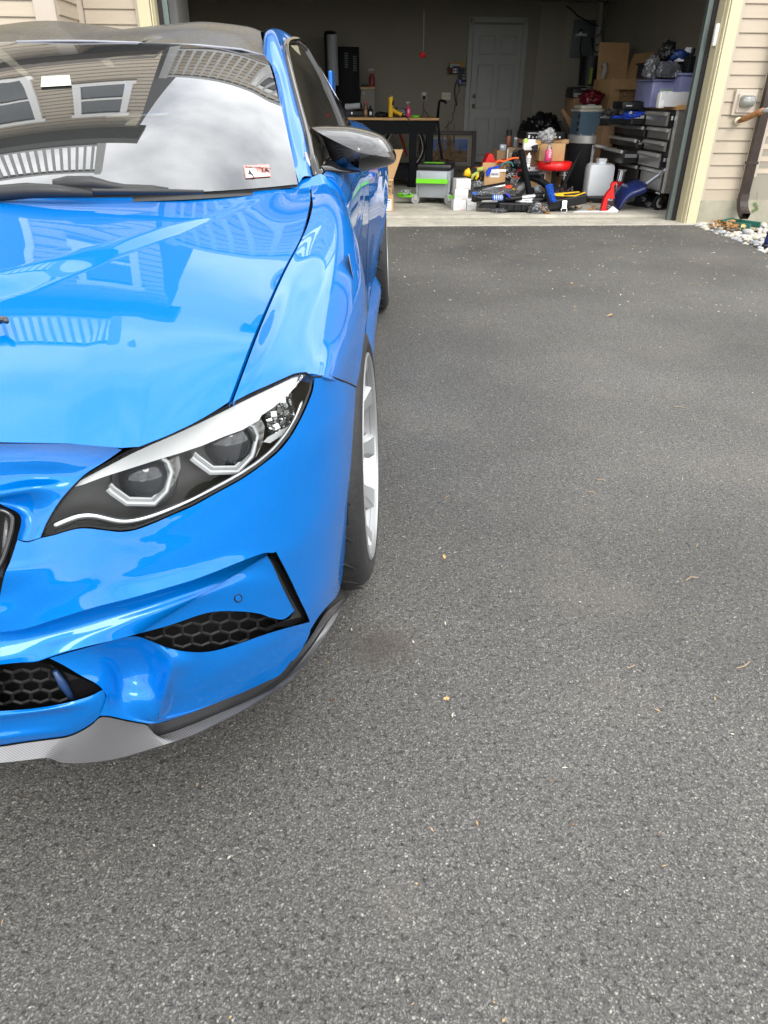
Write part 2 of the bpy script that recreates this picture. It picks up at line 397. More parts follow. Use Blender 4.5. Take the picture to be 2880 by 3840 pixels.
# wall sheathing behind the siding (solid, with thickness)
hpart(MB().box((( OX1 + .1 + 7.0) / 2, W + .115, 1.6), (7.0 - OX1 - .1, .15, 2.9)), 'garage_wall', M_dry)
hpart(MB().box(((-1.93 + OX0 - .1) / 2, W + .115, 1.6), (OX0 - .1 + 1.93, .15, 2.9)), 'garage_wall', M_dry)
hpart(MB().box(((OX0 + OX1) / 2, W + .115, (OZ + 3.05) / 2 + .05), (OX1 - OX0 + .2, .15, 3.05 - OZ - .1)), 'header_wall', M_dry)
hpart(MB().box(((OX1 + .1 + 4.42) / 2, W + .09, .05), (4.42 - OX1 - .1, .15, .32)), 'foundation', M_found)
hpart(MB().box(((4.42 + 7.0) / 2, W + .13, .12), (7.0 - 4.42, .15, .5)), 'foundation', M_found)
# siding courses
CH = .1035
def course_mesh(length, face='Y'):
    # leaning lap: bottom edge stands 14 mm proud, soft return underneath
    pr = [(0.0, 0.0), (-.014, 0.0), (-.0155, .004), (-.002, CH), (0.0, CH)]
    v = [(0, y, z) for y, z in pr] + [(length, y, z) for y, z in pr]; n = len(pr)
    f = [(i, i + 1, n + i + 1, n + i) for i in range(n - 1)] + [(n - 1, 0, n, 2 * n - 1), tuple(range(n - 1, -1, -1)), tuple(range(n, 2 * n))]
    me = bpy.data.meshes.new('siding_board'); me.from_pydata(v, [], f); me.update(); me.materials.append(M_sid); return me
def courses(x0, x1, y, z0, count, parent, rz=0.0, phase=0.0):
    me = course_mesh(x1 - x0)
    for i in range(count):
        o = bpy.data.objects.new('siding_board', me); link(o, parent)
        o.location = (x0 - HB.x, y - HB.y, z0 + i * CH - HB.z); o.rotation_euler = (0, 0, rz)
ZR = .305            # first full lap on the right
courses(OX1 + .165, 3.95, W + .035, ZR, 26, house)
hpart(MB().box(((OX1 + .165 + 3.95) / 2, W + .033, ZR - .05), (3.95 - OX1 - .165, .012, .098)), 'starter_strip', M_sid)
courses(4.085, 7.0, W + .05, .44, 25, house)
courses(-1.89, OX0 - .15, W + .035, .30, 26, house)
courses(-6.0, -2.09, 6.585, .30, 26, house)
# return wall of the bay on the left (runs along Y)
me = course_mesh(.50)
for i in range(26):
    o = bpy.data.objects.new('siding_board', me); link(o, house)
    o.location = (-1.945 - HB.x, 6.62 - HB.y, .30 + .02 + i * CH); o.rotation_euler = (0, 0, PI / 2)
hpart(MB().box((-4.0, 6.87, 1.6), (4.06, .5, 3.0)), 'bay_wall', M_dry)
hpart(MB().box((-2.025, 6.565, 1.6), (.135, .022, 2.7)).box((-1.952, 6.60, 1.6), (.020, .090, 2.7)), 'corner_board', M_tan)
hpart(MB().box((-1.918, W + .012, 1.6), (.045, .04, 2.7)), 'corner_board', M_tan)
hpart(MB().box((3.962, W + .03, 1.63), (.022, .06, 2.80)).box((4.072, W + .04, 1.69), (.024, .06, 2.55)).box((4.017, W + .03, 1.69), (.088, .03, 2.55)), 'corner_board', M_tan)
for xx in (OX1 + .142, OX0 - .132):
    hpart(MB().box((xx, W + .012, 1.66), (.030, .03, 2.9)), 'siding_channel', M_tan)
# casing: flat cream board + bead, tan jamb, dark weatherstrip and steel track
for s, x0 in ((1, OX1), (-1, OX0)):
    hpart(MB().box((x0 + s * .078, W - .002, 1.09), (.098, .045, 2.20), bev=.004), 'door_casing', M_trim)
    hpart(MB().box((x0 + s * .018, W + .004, 1.09), (.014, .040, 2.19), bev=.005), 'casing_bead', M_trim)
    hpart(MB().box((x0 + s * .012, W + .085, 1.09), (.030, .115, 2.19)), 'door_jamb', M_jamb)
    hpart(MB().box((x0 - s * .022, W + .155, 1.09), (.034, .016, 2.16)), 'weather_strip', mat('dark_rubber', (.018, .014, .014), .6))
    hpart(MB().box((x0 - s * .060, W + .19, 1.09), (.045, .05, 2.16)), 'door_track', mat('track_steel', (.14, .17, .16), .4, .6))
hpart(MB().box(((OX0 + OX1) / 2, W, OZ + .08), (OX1 - OX0 + .25, .045, .12)), 'door_casing', M_trim)
# inside of the garage
def quad(name, pts, m):
    a, b, c, d = [Vector(p) for p in pts]; n = (b - a).cross(d - a).normalized() * .08
    mb = MB(); mb.add([a, b, c, d, a + n, b + n, c + n, d + n], [(0, 1, 2, 3), (7, 6, 5, 4), (0, 4, 5, 1), (1, 5, 6, 2), (2, 6, 7, 3), (3, 7, 4, 0)])
    return hpart(mb, name, m)
quad('back_wall', [(RX, BY, 0), (LX, BY, 0), (LX, BY, CZ), (RX, BY, CZ)], M_dry)
quad('side_wall', [(RX, 7.3, 0), (RX, BY, 0), (RX, BY, CZ), (RX, 7.3, CZ)], M_dry)
quad('side_wall', [(LX, BY, 0), (LX, 7.3, 0), (LX, 7.3, CZ), (LX, BY, CZ)], M_dry)
quad('garage_ceiling', [(LX, 7.3, CZ), (RX, 7.3, CZ), (RX, BY, CZ), (LX, BY, CZ)], M_dry)
quad('roof_deck', [(LX - .1, 7.2, CZ + .3), (RX + 2, 7.2, CZ + .3), (RX + 2, BY + .1, CZ + .3), (LX - .1, BY + .1, CZ + .3)], M_dark)
# back door (part of the house) with six panels, casing, lever lock
M_door = mat('back_door_white', (.37, .38, .365), .55, noise=.03, nscale=6)
DX0, DX1, DZ0, DZ1 = 2.275, 3.03, .14, 1.975
door = hpart(MB().box(((DX0 + DX1) / 2, BY - .02, (DZ0 + DZ1) / 2), (DX1 - DX0 - .012, .04, DZ1 - DZ0 - .01)), 'back_door', M_door)
dw = DX1 - DX0
for (u0, u1) in ((.13, .44), (.56, .87)):
    for (v0, v1) in ((.065, .33), (.41, .72), (.80, .92)):
        cx_, cz_ = DX0 + dw * (u0 + u1) / 2, DZ0 + (DZ1 - DZ0) * (v0 + v1) / 2
        ww, hh = dw * (u1 - u0), (DZ1 - DZ0) * (v1 - v0)
        mb = MB()
        for (bx, bz, sx, sz) in ((cx_, cz_ + hh / 2, ww, .022), (cx_, cz_ - hh / 2, ww, .022), (cx_ - ww / 2, cz_, .022, hh - .022), (cx_ + ww / 2, cz_, .022, hh - .022)):
            mb.box((bx, BY - .048, bz), (sx, .020, sz), bev=.007)
        mb.box((cx_, BY - .043, cz_), (ww - .09, .008, hh - .09), bev=.003)
        hpart(mb, 'door_panel', M_door, parent=door)
M_brass = mat('aged_brass', (.32, .26, .15), .35, .9)
for z_, r_ in ((.92, .033), (1.055, .028)):
    mb = MB().lathe([(0, -.045), (r_ * .6, -.045), (r_ * .75, -.03), (r_ * .5, -.02), (r_, -.012), (r_, 0)], 16, (DX0 + .07, BY - .042, z_), 'Y')
    hpart(mb, 'door_knob' if z_ < 1 else 'deadbolt', M_brass, True, parent=door)
hpart(MB().box(((DX0 + DX1) / 2, BY - .02, .125), (dw + .02, .10, .03)), 'door_sill', mat('sill_dark', (.09, .09, .09), .5, .5))
for xx in (DX0 - .035, DX1 + .035):
    hpart(MB().box((xx, BY - .018, (DZ1 + .1) / 2 + .0), (.075, .036, DZ1 + .03), bev=.006), 'door_frame', M_door)
hpart(MB().box(((DX0 + DX1) / 2, BY - .018, DZ1 + .06), (dw + .155, .036, .075), bev=.006), 'door_frame', M_door)
# plywood patch on the back wall behind the breaker box
hpart(MB().box((3.72, BY - .012, 1.50), (.90, .022, 1.52)), 'wall_patch', mat('wall_patch', (.34, .31, .25), .9))
hpart(MB().box((3.97, BY - .028, 1.75), (.62, .02, .98)), 'wall_patch', mat('wall_patch2', (.36, .33, .27), .9))
# ---- upper storeys: seen in the windscreen and bonnet reflections
def lap_wall(x0, x1, y, z0, z1, name='upper_siding'):
    mb = MB(); z = z0
    while z < z1:
        mb.add([(x0, y, z), (x0, y - .016, z), (x0, y - .002, z + CH), (x1, y, z), (x1, y - .016, z), (x1, y - .002, z + CH)], [(0, 3, 4, 1), (1, 4, 5, 2)]); z += CH
    return hpart(mb, name, M_sid)
lap_wall(OX0 - .2, OX1 + .2, W + .02, OZ + .16, 2.95)
lap_wall(OX1 + .2, 7.0, W + .03, 2.9, 3.0)
lap_wall(-6.5, -1.15, 6.58, 2.98, 5.25)
hpart(MB().box((-3.85, 8.2, 4.1), (5.4, 3.2, 2.25)), 'upper_core', M_dark)
hpart(MB().box((-3.85, 6.45, 5.30), (5.6, .42, .14)), 'eave', mat('eave_dark', (.05, .05, .05), .6))
M_white = mat('white_vinyl', (.78, .78, .76), .4)
M_wglass = mat('window_glass', (.03, .04, .045), .04, spec=1.0)
def upper_window(cx_, y, cz_, w_, h_):
    o = hpart(MB().box((cx_, y - .03, cz_ + h_ / 2), (w_ + .16, .05, .09)).box((cx_, y - .03, cz_ - h_ / 2), (w_ + .16, .05, .09))
              .box((cx_ - w_ / 2, y - .03, cz_), (.09, .048, h_ - .09)).box((cx_ + w_ / 2, y - .03, cz_), (.09, .048, h_ - .09)).box((cx_, y - .03, cz_), (w_ - .09, .04, .05)), 'upper_window', M_white)
    hpart(MB().box((cx_, y - .012, cz_), (w_, .02, h_)), 'pane', M_wglass, parent=o)
for a in ((-3.0, 6.58, 4.15, .95, 1.3), (-4.4, 6.58, 4.15, .95, 1.3), (-1.72, 6.58, 4.35, .6, .9)): upper_window(*a)
lap_wall(-1.15, 1.9, 7.5, 3.06, 4.2)
hpart(MB().box((.38, 7.8, 3.6), (3.0, .5, 1.2)), 'upper_core', M_dark)
upper_window(.6, 7.5, 3.68, .8, .8)
hpart(MB().box((1.65, 7.55, 2.99), (5.6, 1.2, .12)), 'deck_floor', mat('deck_wood', (.16, .14, .12), .8))
def railing(x0, x1, y, z):
    r = MB().box(((x0 + x1) / 2, y, z + .95), (x1 - x0, .07, .06)).box(((x0 + x1) / 2, y, z + .10), (x1 - x0, .05, .05)); n = int((x1 - x0) / .118)
    for i in range(n + 1): r.box((x0 + (x1 - x0) * i / n, y, z + .52), (.036, .036, .80))
    for xx in (x0, x1): r.box((xx, y, z + .50), (.11, .11, 1.02))
    hpart(r, 'railing', mat('rail_shaded', (.42, .42, .41), .5))  # grey puts the shade seen from below into the white rails
railing(-1.1, 2.4, 6.98, 3.05); railing(-6.2, -1.6, 6.30, 5.37)
hpart(MB().box((-1.9, 6.4, 3.02), (1.5, .36, .10)), 'deck_floor', MATS['deck_wood'])
# distant trees behind the photographer (only ever seen as a dark band in the paint)
tl = MB(); n_ = 260; pr_ = []
for i in range(n_ + 1):
    a0 = PI * (1.0 + i / n_); q_ = i * .11
    h0 = 1.5 + 1.3 * noise.noise(Vector((q_, 0, 0))) + .5 * noise.noise(Vector((q_ * 4, 3, 0))) + .25 * noise.noise(Vector((q_ * 13, 7, 0)))
    pr_.append((a0, max(.4, h0)))
for (a0, h0), (a1, h1) in zip(pr_, pr_[1:]):
    for k_ in range(3):
        r0, r1 = 33 + k_ * .8, 33 + (k_ + 1) * .8; z0_, z1_ = (-.05, .45, .8), (.45, .8, 1.0)
        tl.add([(r0 * math.cos(a0), r0 * math.sin(a0), h0 * z0_[k_]), (r0 * math.cos(a1), r0 * math.sin(a1), h1 * z0_[k_]), (r1 * math.cos(a1), r1 * math.sin(a1), h1 * z1_[k_]), (r1 * math.cos(a0), r1 * math.sin(a0), h0 * z1_[k_])], [(0, 1, 2, 3)])
t_o = tl.build('treeline', mat('far_leaves', (.05, .09, .03), .8, noise=.5, nscale=2)); struct(t_o, 'stuff', 'dark green tree line across the street behind the camera')
# ================================================================== CAR (own frame: xc from its centre line, y back from the camera, z up)
XC0, YB = .93, 2.85
def K(px, py, x=None, y=None, z=None, xc=None):
    """photo position (0..1659) + one known car coordinate -> car point"""
    d = RC.T @ np.array([(px * DS - 1440) / F_PX, (py * DS - 1920) / F_PX, 1.0])
    if xc is not None: x = xc - XC0
    t = x / d[0] if x is not None else y / d[1] if y is not None else (z - CAM_H) / d[2]
    p = O_CAM + t * d
    return (p[0] + XC0, p[1], p[2])
def c5(x, y): return x * .5208, y * .5208 + 748.9
def c4(x, y): return x * .5208, y * .5208 + 403.2
# coarse bumper skin: plan curve (xc -> y) with a lean by height
_px = np.array([0, .2, .35, .45, .52, .6, .68, .75, .80, .84, .862, .874, .882, .886]); _py = np.array([.690, .703, .727, .750, .772, .806, .853, .908, .962, 1.03, 1.10, 1.17, 1.27, 1.40])
_zz = np.array([0, .12, .20, .30, .45, .60, .70, .8]); _zd = np.array([.0, -.01, -.03, -.062, -.062, .0, .040, .09]); _zs = np.array([.95, .955, .962, .975, .99, 1.0, .995, .97])
_pm = np.zeros(len(_px)); _dd = np.diff(_py) / np.diff(_px); _pm[1:-1] = (_dd[1:] + _dd[:-1]) / 2; _pm[-1] = _dd[-1]
def plan(xc):
    xc = abs(xc)
    if xc >= _px[-1]: return 1.4 + (xc - _px[-1]) * 400
    i = int(np.searchsorted(_px, xc, side='right') - 1); h = _px[i + 1] - _px[i]; u = (xc - _px[i]) / h
    return ((2 * u**3 - 3 * u**2 + 1) * _py[i] + (u**3 - 2 * u**2 + u) * h * _pm[i] + (-2 * u**3 + 3 * u**2) * _py[i + 1] + (u**3 - u**2) * h * _pm[i + 1])
def yB(xc, z): return plan(xc / float(np.interp(z, _zz, _zs))) + float(np.interp(z, _zz, _zd)) * max(0.0, 1 - (abs(xc) / .90) ** 6)
def KB(px, py, off=0.0):
    """point of the bumper skin seen at a photo position, pushed off metres along the sight line"""
    d = RC.T @ np.array([(px * DS - 1440) / F_PX, (py * DS - 1920) / F_PX, 1.0])
    a, b = .3 / d[1], 2.2 / d[1]
    for _ in range(34):
        t = (a + b) / 2; p = O_CAM + t * d
        if p[1] - yB(p[0] + XC0, p[2]) > 0: b = t
        else: a = t
    p = O_CAM + (t + off / np.linalg.norm(d)) * d
    return (p[0] + XC0, p[1], p[2])
def B5(x, y, off=0.0): return KB(*c5(x, y), off)
def rows5(L, off=None):
    return [B5(q[0], q[1], q[2] if len(q) > 2 else 0.0) if len(q) < 4 else q[1:] for q in L]

car = thing('car', 'glossy blue two door sports coupe with carbon roof and splitter parked on the driveway', 'car')
Rz = Matrix.Rotation(-YAW, 4, 'Z')
car.location = Rz @ Vector((-XC0, YB, 0)); car.rotation_euler = (0, 0, -YAW)
M_blue = paint()
M_gap = mat('gap_black', (.004, .004, .004), .6)
M_gloss = mat('gloss_black', (.008, .008, .009), .12, coat=.6)
M_mesh = mat('mesh_black', (.010, .010, .011), .55)
M_sat = mat('satin_black', (.018, .018, .019), .45, noise=.1, nscale=40)
M_carb = carbon('carbon_fibre'); M_carbroof = carbon('dusty_carbon_roof', .62, coat=.25, metal=0); M_carbsheen = carbon('carbon_lip', 0.0, (.095, .095, .10), 1.8, .8, .2)  # lip carbon is paler: the sky's sheen is put into its base colour
M_tyre = mat('tyre_rubber', (.019, .019, .020), .62, noise=.25, nscale=30, bump=.15, bscale=90)
M_rim = mat('silver_rim', (.40, .41, .42), .30, .6, noise=.05, nscale=8)
M_ws = glass('windscreen_glass', (.30, .34, .34), 1.58, 0.0, .12, .05, (.5, .52, .52)); M_sg = glass('tinted_side_glass', (.05, .05, .05), 1.5, .02, .02, .10, (.22, .21, .17))
def cl(P): return [(p[0], p[1] - YB, p[2]) for p in P]
def cpart(name, v, f, m, smooth=True, sharp=40, mirror=False, parent=None, thick=0.0):
    o = mesh(name, cl(v), f, m, parent or car, smooth, sharp)
    if mirror:
        bm = bmesh.new(); bm.from_mesh(o.data)
        g = bmesh.ops.duplicate(bm, geom=list(bm.verts) + list(bm.edges) + list(bm.faces))['geom']
        for e in g:
            if isinstance(e, bmesh.types.BMVert): e.co.x = -e.co.x
        bmesh.ops.reverse_faces(bm, faces=[e for e in g if isinstance(e, bmesh.types.BMFace)])
        bmesh.ops.remove_doubles(bm, verts=list(bm.verts), dist=.0004)
        bm.to_mesh(o.data); bm.free()
    return o
def twin(name, v, f, m, smooth=True, sharp=40, parent=None):
    """a part and its twin on the other side of the car"""
    a = cpart(name, v, f, m, smooth, sharp, parent=parent)
    b = cpart(name, [(-p[0], p[1], p[2]) for p in v], [q[::-1] for q in f], m, smooth, sharp, parent=parent)
    return a
def lip(S, edge, depth):
    """turn the border of a grid inward by depth (dx,dy,dz): panel thickness at the shut lines"""
    return None
def gsurf(G, nu=8, nv=8):
    S = grid_surf(G, nu, nv); r, c = S.shape[:2]
    return [tuple(p) for p in S.reshape(-1, 3)], grid_faces(r, c), S
def flange(v, f, S, d=(0, .0, -.018), sides='tblr'):
    """folded-back edge along the chosen borders, so panels have depth at the gaps"""
    r, c = S.shape[:2]
    def strip(idx, inv):
        b = len(v)
        for i in idx: p = v[i]; v.append((p[0] + d[0], p[1] + d[1], p[2] + d[2]))
        for k in range(len(idx) - 1):
            q = (idx[k], idx[k + 1], b + k + 1, b + k); f.append(q[::-1] if inv else q)
    if 't' in sides: strip([j for j in range(c)], True)
    if 'b' in sides: strip([(r - 1) * c + j for j in range(c)], False)
    if 'l' in sides: strip([i * c for i in range(r)], False)
    if 'r' in sides: strip([i * c + c - 1 for i in range(r)], True)
    return v, f
# ------------------------------------------------ bonnet
gapz = [(500, 868, .70), (512, 830, .717), (540, 765, .740), (575, 680, .767), (600, 620, .785), (640, 540, .81), (665, 490, .832), (676, 455, .849), (672, 400, .87)]
GAP = np.array([K(a, b, z=z) for a, b, z in gapz])
def gap_at(y): return tuple(np.array([np.interp(y, GAP[:, 1], GAP[:, k]) for k in range(3)]))
def gin(y, d=.005): g = gap_at(y); return (g[0] - d, y, g[2])
hood = [
 [(0, .70, .712), (.15, .705, .712), (.22, .712, .7115), (.30, .722, .711), (.478, .76, .705), K(262, 966, z=.688), K(390, 916, z=.695), K(495, 869, z=.70)],
 [(0, .84, .757), (.17, .85, .756), (.25, .87, .754), (.33, .88, .747), (.46, .90, .745), (.57, .925, .739), (.66, .96, .733), gin(1.0)],
 [(0, 1.0, .800), (.2, 1.02, .798), (.29, 1.05, .794), (.356, 1.07, .781), (.47, 1.08, .775), (.57, 1.09, .772), (.66, 1.10, .766), gin(1.13)],
 [(0, 1.18, .835), (.25, 1.19, .833), (.385, 1.215, .826), (.455, 1.23, .813), (.54, 1.25, .805), (.62, 1.27, .800), (.69, 1.28, .793), gin(1.285)],
 [(0, 1.32, .861), (.3, 1.34, .859), (.475, 1.41, .851), (.535, 1.42, .845), (.60, 1.44, .835), (.66, 1.45, .828), (.715, 1.46, .819), gin(1.48)],
 [(0, 1.385, .873), (.26, 1.41, .871), (.46, 1.485, .865), (.535, 1.52, .859), (.60, 1.56, .853), (.66, 1.61, .849), (.715, 1.66, .844), gin(1.70)],
 [(0, 1.43, .884), K(0, 428, z=.883), K(300, 420, z=.878), K(430, 415, z=.8755), K(520, 409, z=.874), K(590, 404, z=.873), K(640, 396, z=.872), K(668, 398, z=.869)]]
S = grid_surf(np.array(hood), 14, 14); hr, hc = S.shape[:2]
# crisp front shut line: straight across, a corner at the lamp, then along the lamp's upper edge
fe_i = [0, 14, 28, 42, 56, 64, 70, 76, 82, 88, 94, 98]
fe_p = np.array([(0, .70, .712), (.15, .705, .712), (.25, .714, .712), (.37, .733, .709), K(0, 955, z=.705), K(150, 957, z=.70), K(262, 966, z=.689), K(*c5(575, 406), z=.692), K(*c5(680, 360), z=.695), K(*c5(790, 308), z=.697), K(*c5(900, 254), z=.6985), K(494, 868, z=.70)])
fe = np.stack([np.interp(np.arange(hc), fe_i, fe_p[:, k]) for k in range(3)], 1); dlt = fe - S[0]
S = S + dlt[None] * ((1 - np.linspace(0, 1, hr)) ** 10)[:, None, None]
def dome(x, y):
    xc = np.interp(y, [.70, .85, 1.07, 1.11, 1.215, 1.295, 1.43, 1.572, 1.7], [.30, .32, .356, .392, .453, .491, .553, .614, .66])
    hgt = np.interp(y, [.70, .90, 1.02, 1.12, 1.24, 1.38, 1.55, 1.62], [0, 0, .008, .011, .006, .003, .0015, .0005]); wd = np.interp(y, [.7, .95, 1.1, 1.25, 1.5, 1.6], [.10, .09, .085, .06, .026, .02])
    t = np.clip((xc - np.abs(x)) / wd, 0, 1); return hgt * (t * .75 + .25 * t * t * (3 - 2 * t))
fx = np.array([(p[0], p[1], p[2], 1.0 + 3 * (k in (0,) or c == 7)) for k, r in enumerate(hood) for c, p in enumerate(r)]); fz_ = fx[:, 2] - dome(fx[:, 0], fx[:, 1])
def basis(x, y):
    y = y - 1.2; x2 = x * x
    return np.stack([np.ones_like(x), y, y * y, y**3, x2, x2 * y, x2 * y * y, x2 * x2, x2 * x2 * y, x2**3], -1)
co = np.linalg.lstsq(basis(fx[:, 0], fx[:, 1]) * fx[:, 3:4], fz_ * fx[:, 3], rcond=None)[0]
zf = basis(S[..., 0], S[..., 1]) @ co + dome(S[..., 0], S[..., 1])
ss, tt = np.linspace(0, 1, hc), np.linspace(0, 1, hr)
rg, rf, rb_ = S[:, -1, 2] - zf[:, -1], S[0, :, 2] - zf[0], S[-1, :, 2] - zf[-1]
w1, w2, w3 = (ss ** 7)[None, :], ((1 - tt) ** 9)[:, None], (tt ** 9)[:, None]
zf = zf + rg[:, None] * w1 + (rf[None, :] * w2 + rb_[None, :] * w3) * (1 - w1)
S[..., 2] = zf
v = [tuple(p) for p in S.reshape(-1, 3)]; f = grid_faces(hr, hc)
v, f = flange(v, f, S, (0, 0, -.008), 'br'); v, f = flange(v, f, S, (0, .012, -.003), 't'); cpart('bonnet', v, f, M_blue, True, 60, mirror=True)
# bonnet vent mouth in the middle of the dome
mb = MB().tube(cl([K(-30, 700, z=.785), K(0, 690, z=.788), K(12, 691, z=.789), K(15, 696, z=.787)]), [.007, .0065, .005, .003], 8)
mb.build('bonnet_vent', M_gloss, car, True)
# ------------------------------------------------ front wing (fender)
WC, WZ, AR = 1.535, .312, .335
def arch(y, xc, c=WC, r=AR, z0=WZ): return (xc, y, z0 + math.sqrt(max(r * r - (y - c) ** 2, 0)))
fender = [
 [K(503, 868, z=.70), K(560, 840, z=.7015), K(620, 818, z=.70), K(668, 807, z=.6965), K(715, 819, z=.68), (.874, 1.30, WZ + .262)],
 [gap_at(1.04), (.762, 1.08, .740), (.80, 1.13, .731), (.833, 1.18, .715), (.862, 1.25, .684), arch(1.35, .880)],
 [gap_at(1.25), (.780, 1.29, .785), (.822, 1.33, .774), (.853, 1.37, .750), (.874, 1.40, .712), arch(1.43, .886)],
 [gap_at(1.48), (.797, 1.52, .820), (.832, 1.53, .806), (.861, 1.53, .775), (.881, 1.53, .728), arch(1.53, .890)],
 [gap_at(1.65), (.805, 1.68, .845), (.836, 1.69, .825), (.861, 1.69, .785), (.876, 1.69, .720), arch(1.69, .887)],
 [gap_at(1.76), (.803, 1.79, .857), (.833, 1.80, .832), (.853, 1.80, .780), (.861, 1.81, .680), arch(1.815, .873)],
 [gap_at(1.82), (.796, 1.85, .862), (.827, 1.87, .836), (.845, 1.87, .775), (.849, 1.87, .620), (.853, 1.866, .40)],
 [gap_at(1.89), (.785, 1.93, .869), (.815, 1.955, .842), (.832, 1.96, .770), (.836, 1.96, .600), (.840, 1.96, .40)]]
v, f, S = gsurf(fender, 8, 8); v, f = flange(v, f, S, (-.016, 0, -.012), 'tb'); v, f = flange(v, f, S, (-.03, 0, 0), 'r'); v, f = flange(v, f, S, (.0, 0, -.008), 'l')
twin('front_wing', v, f, M_blue, True, 60)
for sg in (1, -1): MB().tube(cl([(sg * (p[0] - .002), p[1], p[2] - .022) for p in GAP[2:]]), .006, 6).build('shut_line', M_gap, car)
low = [[(.873, 1.818, .495), (.853, 1.866, .40), (.845, 1.91, .40), (.840, 1.96, .40)], [(.863, 1.845, .36), (.855, 1.872, .32), (.848, 1.91, .30), (.842, 1.96, .30)], [(.852, 1.868, .22), (.852, 1.88, .2), (.850, 1.92, .2), (.845, 1.96, .2)]]
v, f, S = gsurf(low, 5, 5); twin('wing_lower', v, f, M_blue)
# gill with the small gilt badge plate behind the wheel
g = [K(752, 547, xc=.857), K(757, 572, xc=.861), K(763, 603, xc=.866), K(770, 598, xc=.856), K(768, 575, xc=.853), K(760, 556, xc=.850)]
twin('side_gill', g, [(0, 1, 2, 3, 4, 5)], mat('gilt_trim', (.50, .36, .19), .3, .1), False)
# ------------------------------------------------ front bumper, panel by panel
def b5rows(rows, n, nu, name=None):
    return [curve([B5(*q) for q in r], n) for r in rows]
HL_low = [(168, 790), (220, 778), (280, 760), (330, 748), (380, 748), (440, 757), (500, 762), (560, 755), (640, 725), (720, 690), (800, 655), (900, 600), (1000, 545), (1080, 490), (1150, 430), (1200, 370), (1240, 300), (1270, 235), (1290, 180), (1297, 135)]
HL_top = [(168, 790), (190, 735), (215, 690), (250, 640), (290, 590), (330, 548), (400, 505), (460, 470), (520, 435), (600, 400), (700, 358), (800, 312), (900, 262), (950, 238), (1000, 212), (1100, 165), (1170, 133), (1215, 113), (1240, 107), (1270, 105), (1290, 118), (1297, 135)]
def surf_rows(rows, nu, m, name, sharp=60, mirror=True, fl=None, even=False):
    S = np.stack([np.asarray(r) for r in rows]); S = grid_surf(S, nu, 1); r, c = S.shape[:2]
    v = [tuple(p) for p in S.reshape(-1, 3)]; f = grid_faces(r, c, True)
    if fl: v, f = flange(v, f, S, fl[0], fl[1])
    return twin(name, v, f, m, True, sharp) if mirror else cpart(name, v, f, m, True, sharp)
# nose between bonnet, lamp and kidney
P0 = [[(0, 402), (150, 402), (300, 404), (440, 407), (505, 428)],
      [(0, 470), (130, 470), (250, 475), (350, 485), (440, 473)],
      [(0, 560, .004), (110, 545, .004), (210, 545, .004), (300, 545, .002), (345, 535)],
      [(0, 610, -.004), (80, 598, -.006), (150, 590, -.006), (220, 605, -.002), (262, 622)],
      [(0, 650, .006), (60, 655, .012), (110, 660, .012), (165, 680, .006), (218, 685)],
      [(84, 700), (105, 715, .006), (130, 725, .008), (160, 735, .004), (192, 733)],
      [(72, 800), (90, 803, .004), (112, 806, .004), (140, 800), (168, 791)]]
surf_rows(b5rows(P0, 40, 1), 8, M_blue, 'front_bumper', 60)
# centre of the nose (beyond the frame): bonnet edge to kidney frame, simple

# upper bumper under the lamp, down to the long crease
P1 = [[(72, 802), (110, 812), (168, 795), (225, 782), (285, 764), (340, 754), (440, 763), (500, 769), (560, 761), (640, 732), (720, 697), (800, 662), (900, 607), (1000, 552), (1080, 497), (1155, 436), (1206, 374), (1247, 303), (1277, 238), (1298, 180), (1305, 130)],
      [(45, 885), (120, 875), (200, 850), (290, 815), (350, 795), (430, 795), (500, 800), (600, 790), (700, 755), (800, 710), (900, 655), (1000, 598), (1090, 545), (1170, 475), (1225, 405), (1270, 325), (1300, 250), (1325, 190), (1335, 128)],
      [(20, 945), (140, 930), (280, 890), (400, 860), (500, 850), (620, 850), (740, 825), (860, 775), (960, 720), (1050, 660), (1120, 600), (1180, 540), (1240, 460), (1290, 360), (1320, 290), (1350, 220), (1362, 124)],
      [(0, 1040, .01), (140, 1010, .004), (300, 965), (450, 935), (600, 910), (750, 870), (880, 825), (1000, 775), (1080, 735), (1150, 680), (1220, 600), (1280, 500), (1340, 380), (1385, 270), (1420, 142)],
      [(0, 1120, .012), (140, 1090, .008), (300, 1040, .002), (450, 1000), (600, 965), (750, 925), (880, 885), (1000, 845), (1100, 805), (1190, 745), (1270, 640), (1330, 530), (1390, 400), (1430, 290), (1455, 156)],
      [(0, 1185, .016), (100, 1170, .012), (230, 1130, .006), (400, 1078), (550, 1040, -.003), (700, 997, -.004), (800, 967, -.004), (900, 930, -.004), (1000, 890, -.003), (1100, 855), (1145, 850), (1215, 760), (1300, 650), (1370, 520), (1425, 390), (1462, 300), (1476, 168)]]
surf_rows(b5rows(P1, 110, 1), 8, M_blue, 'front_bumper', 60)
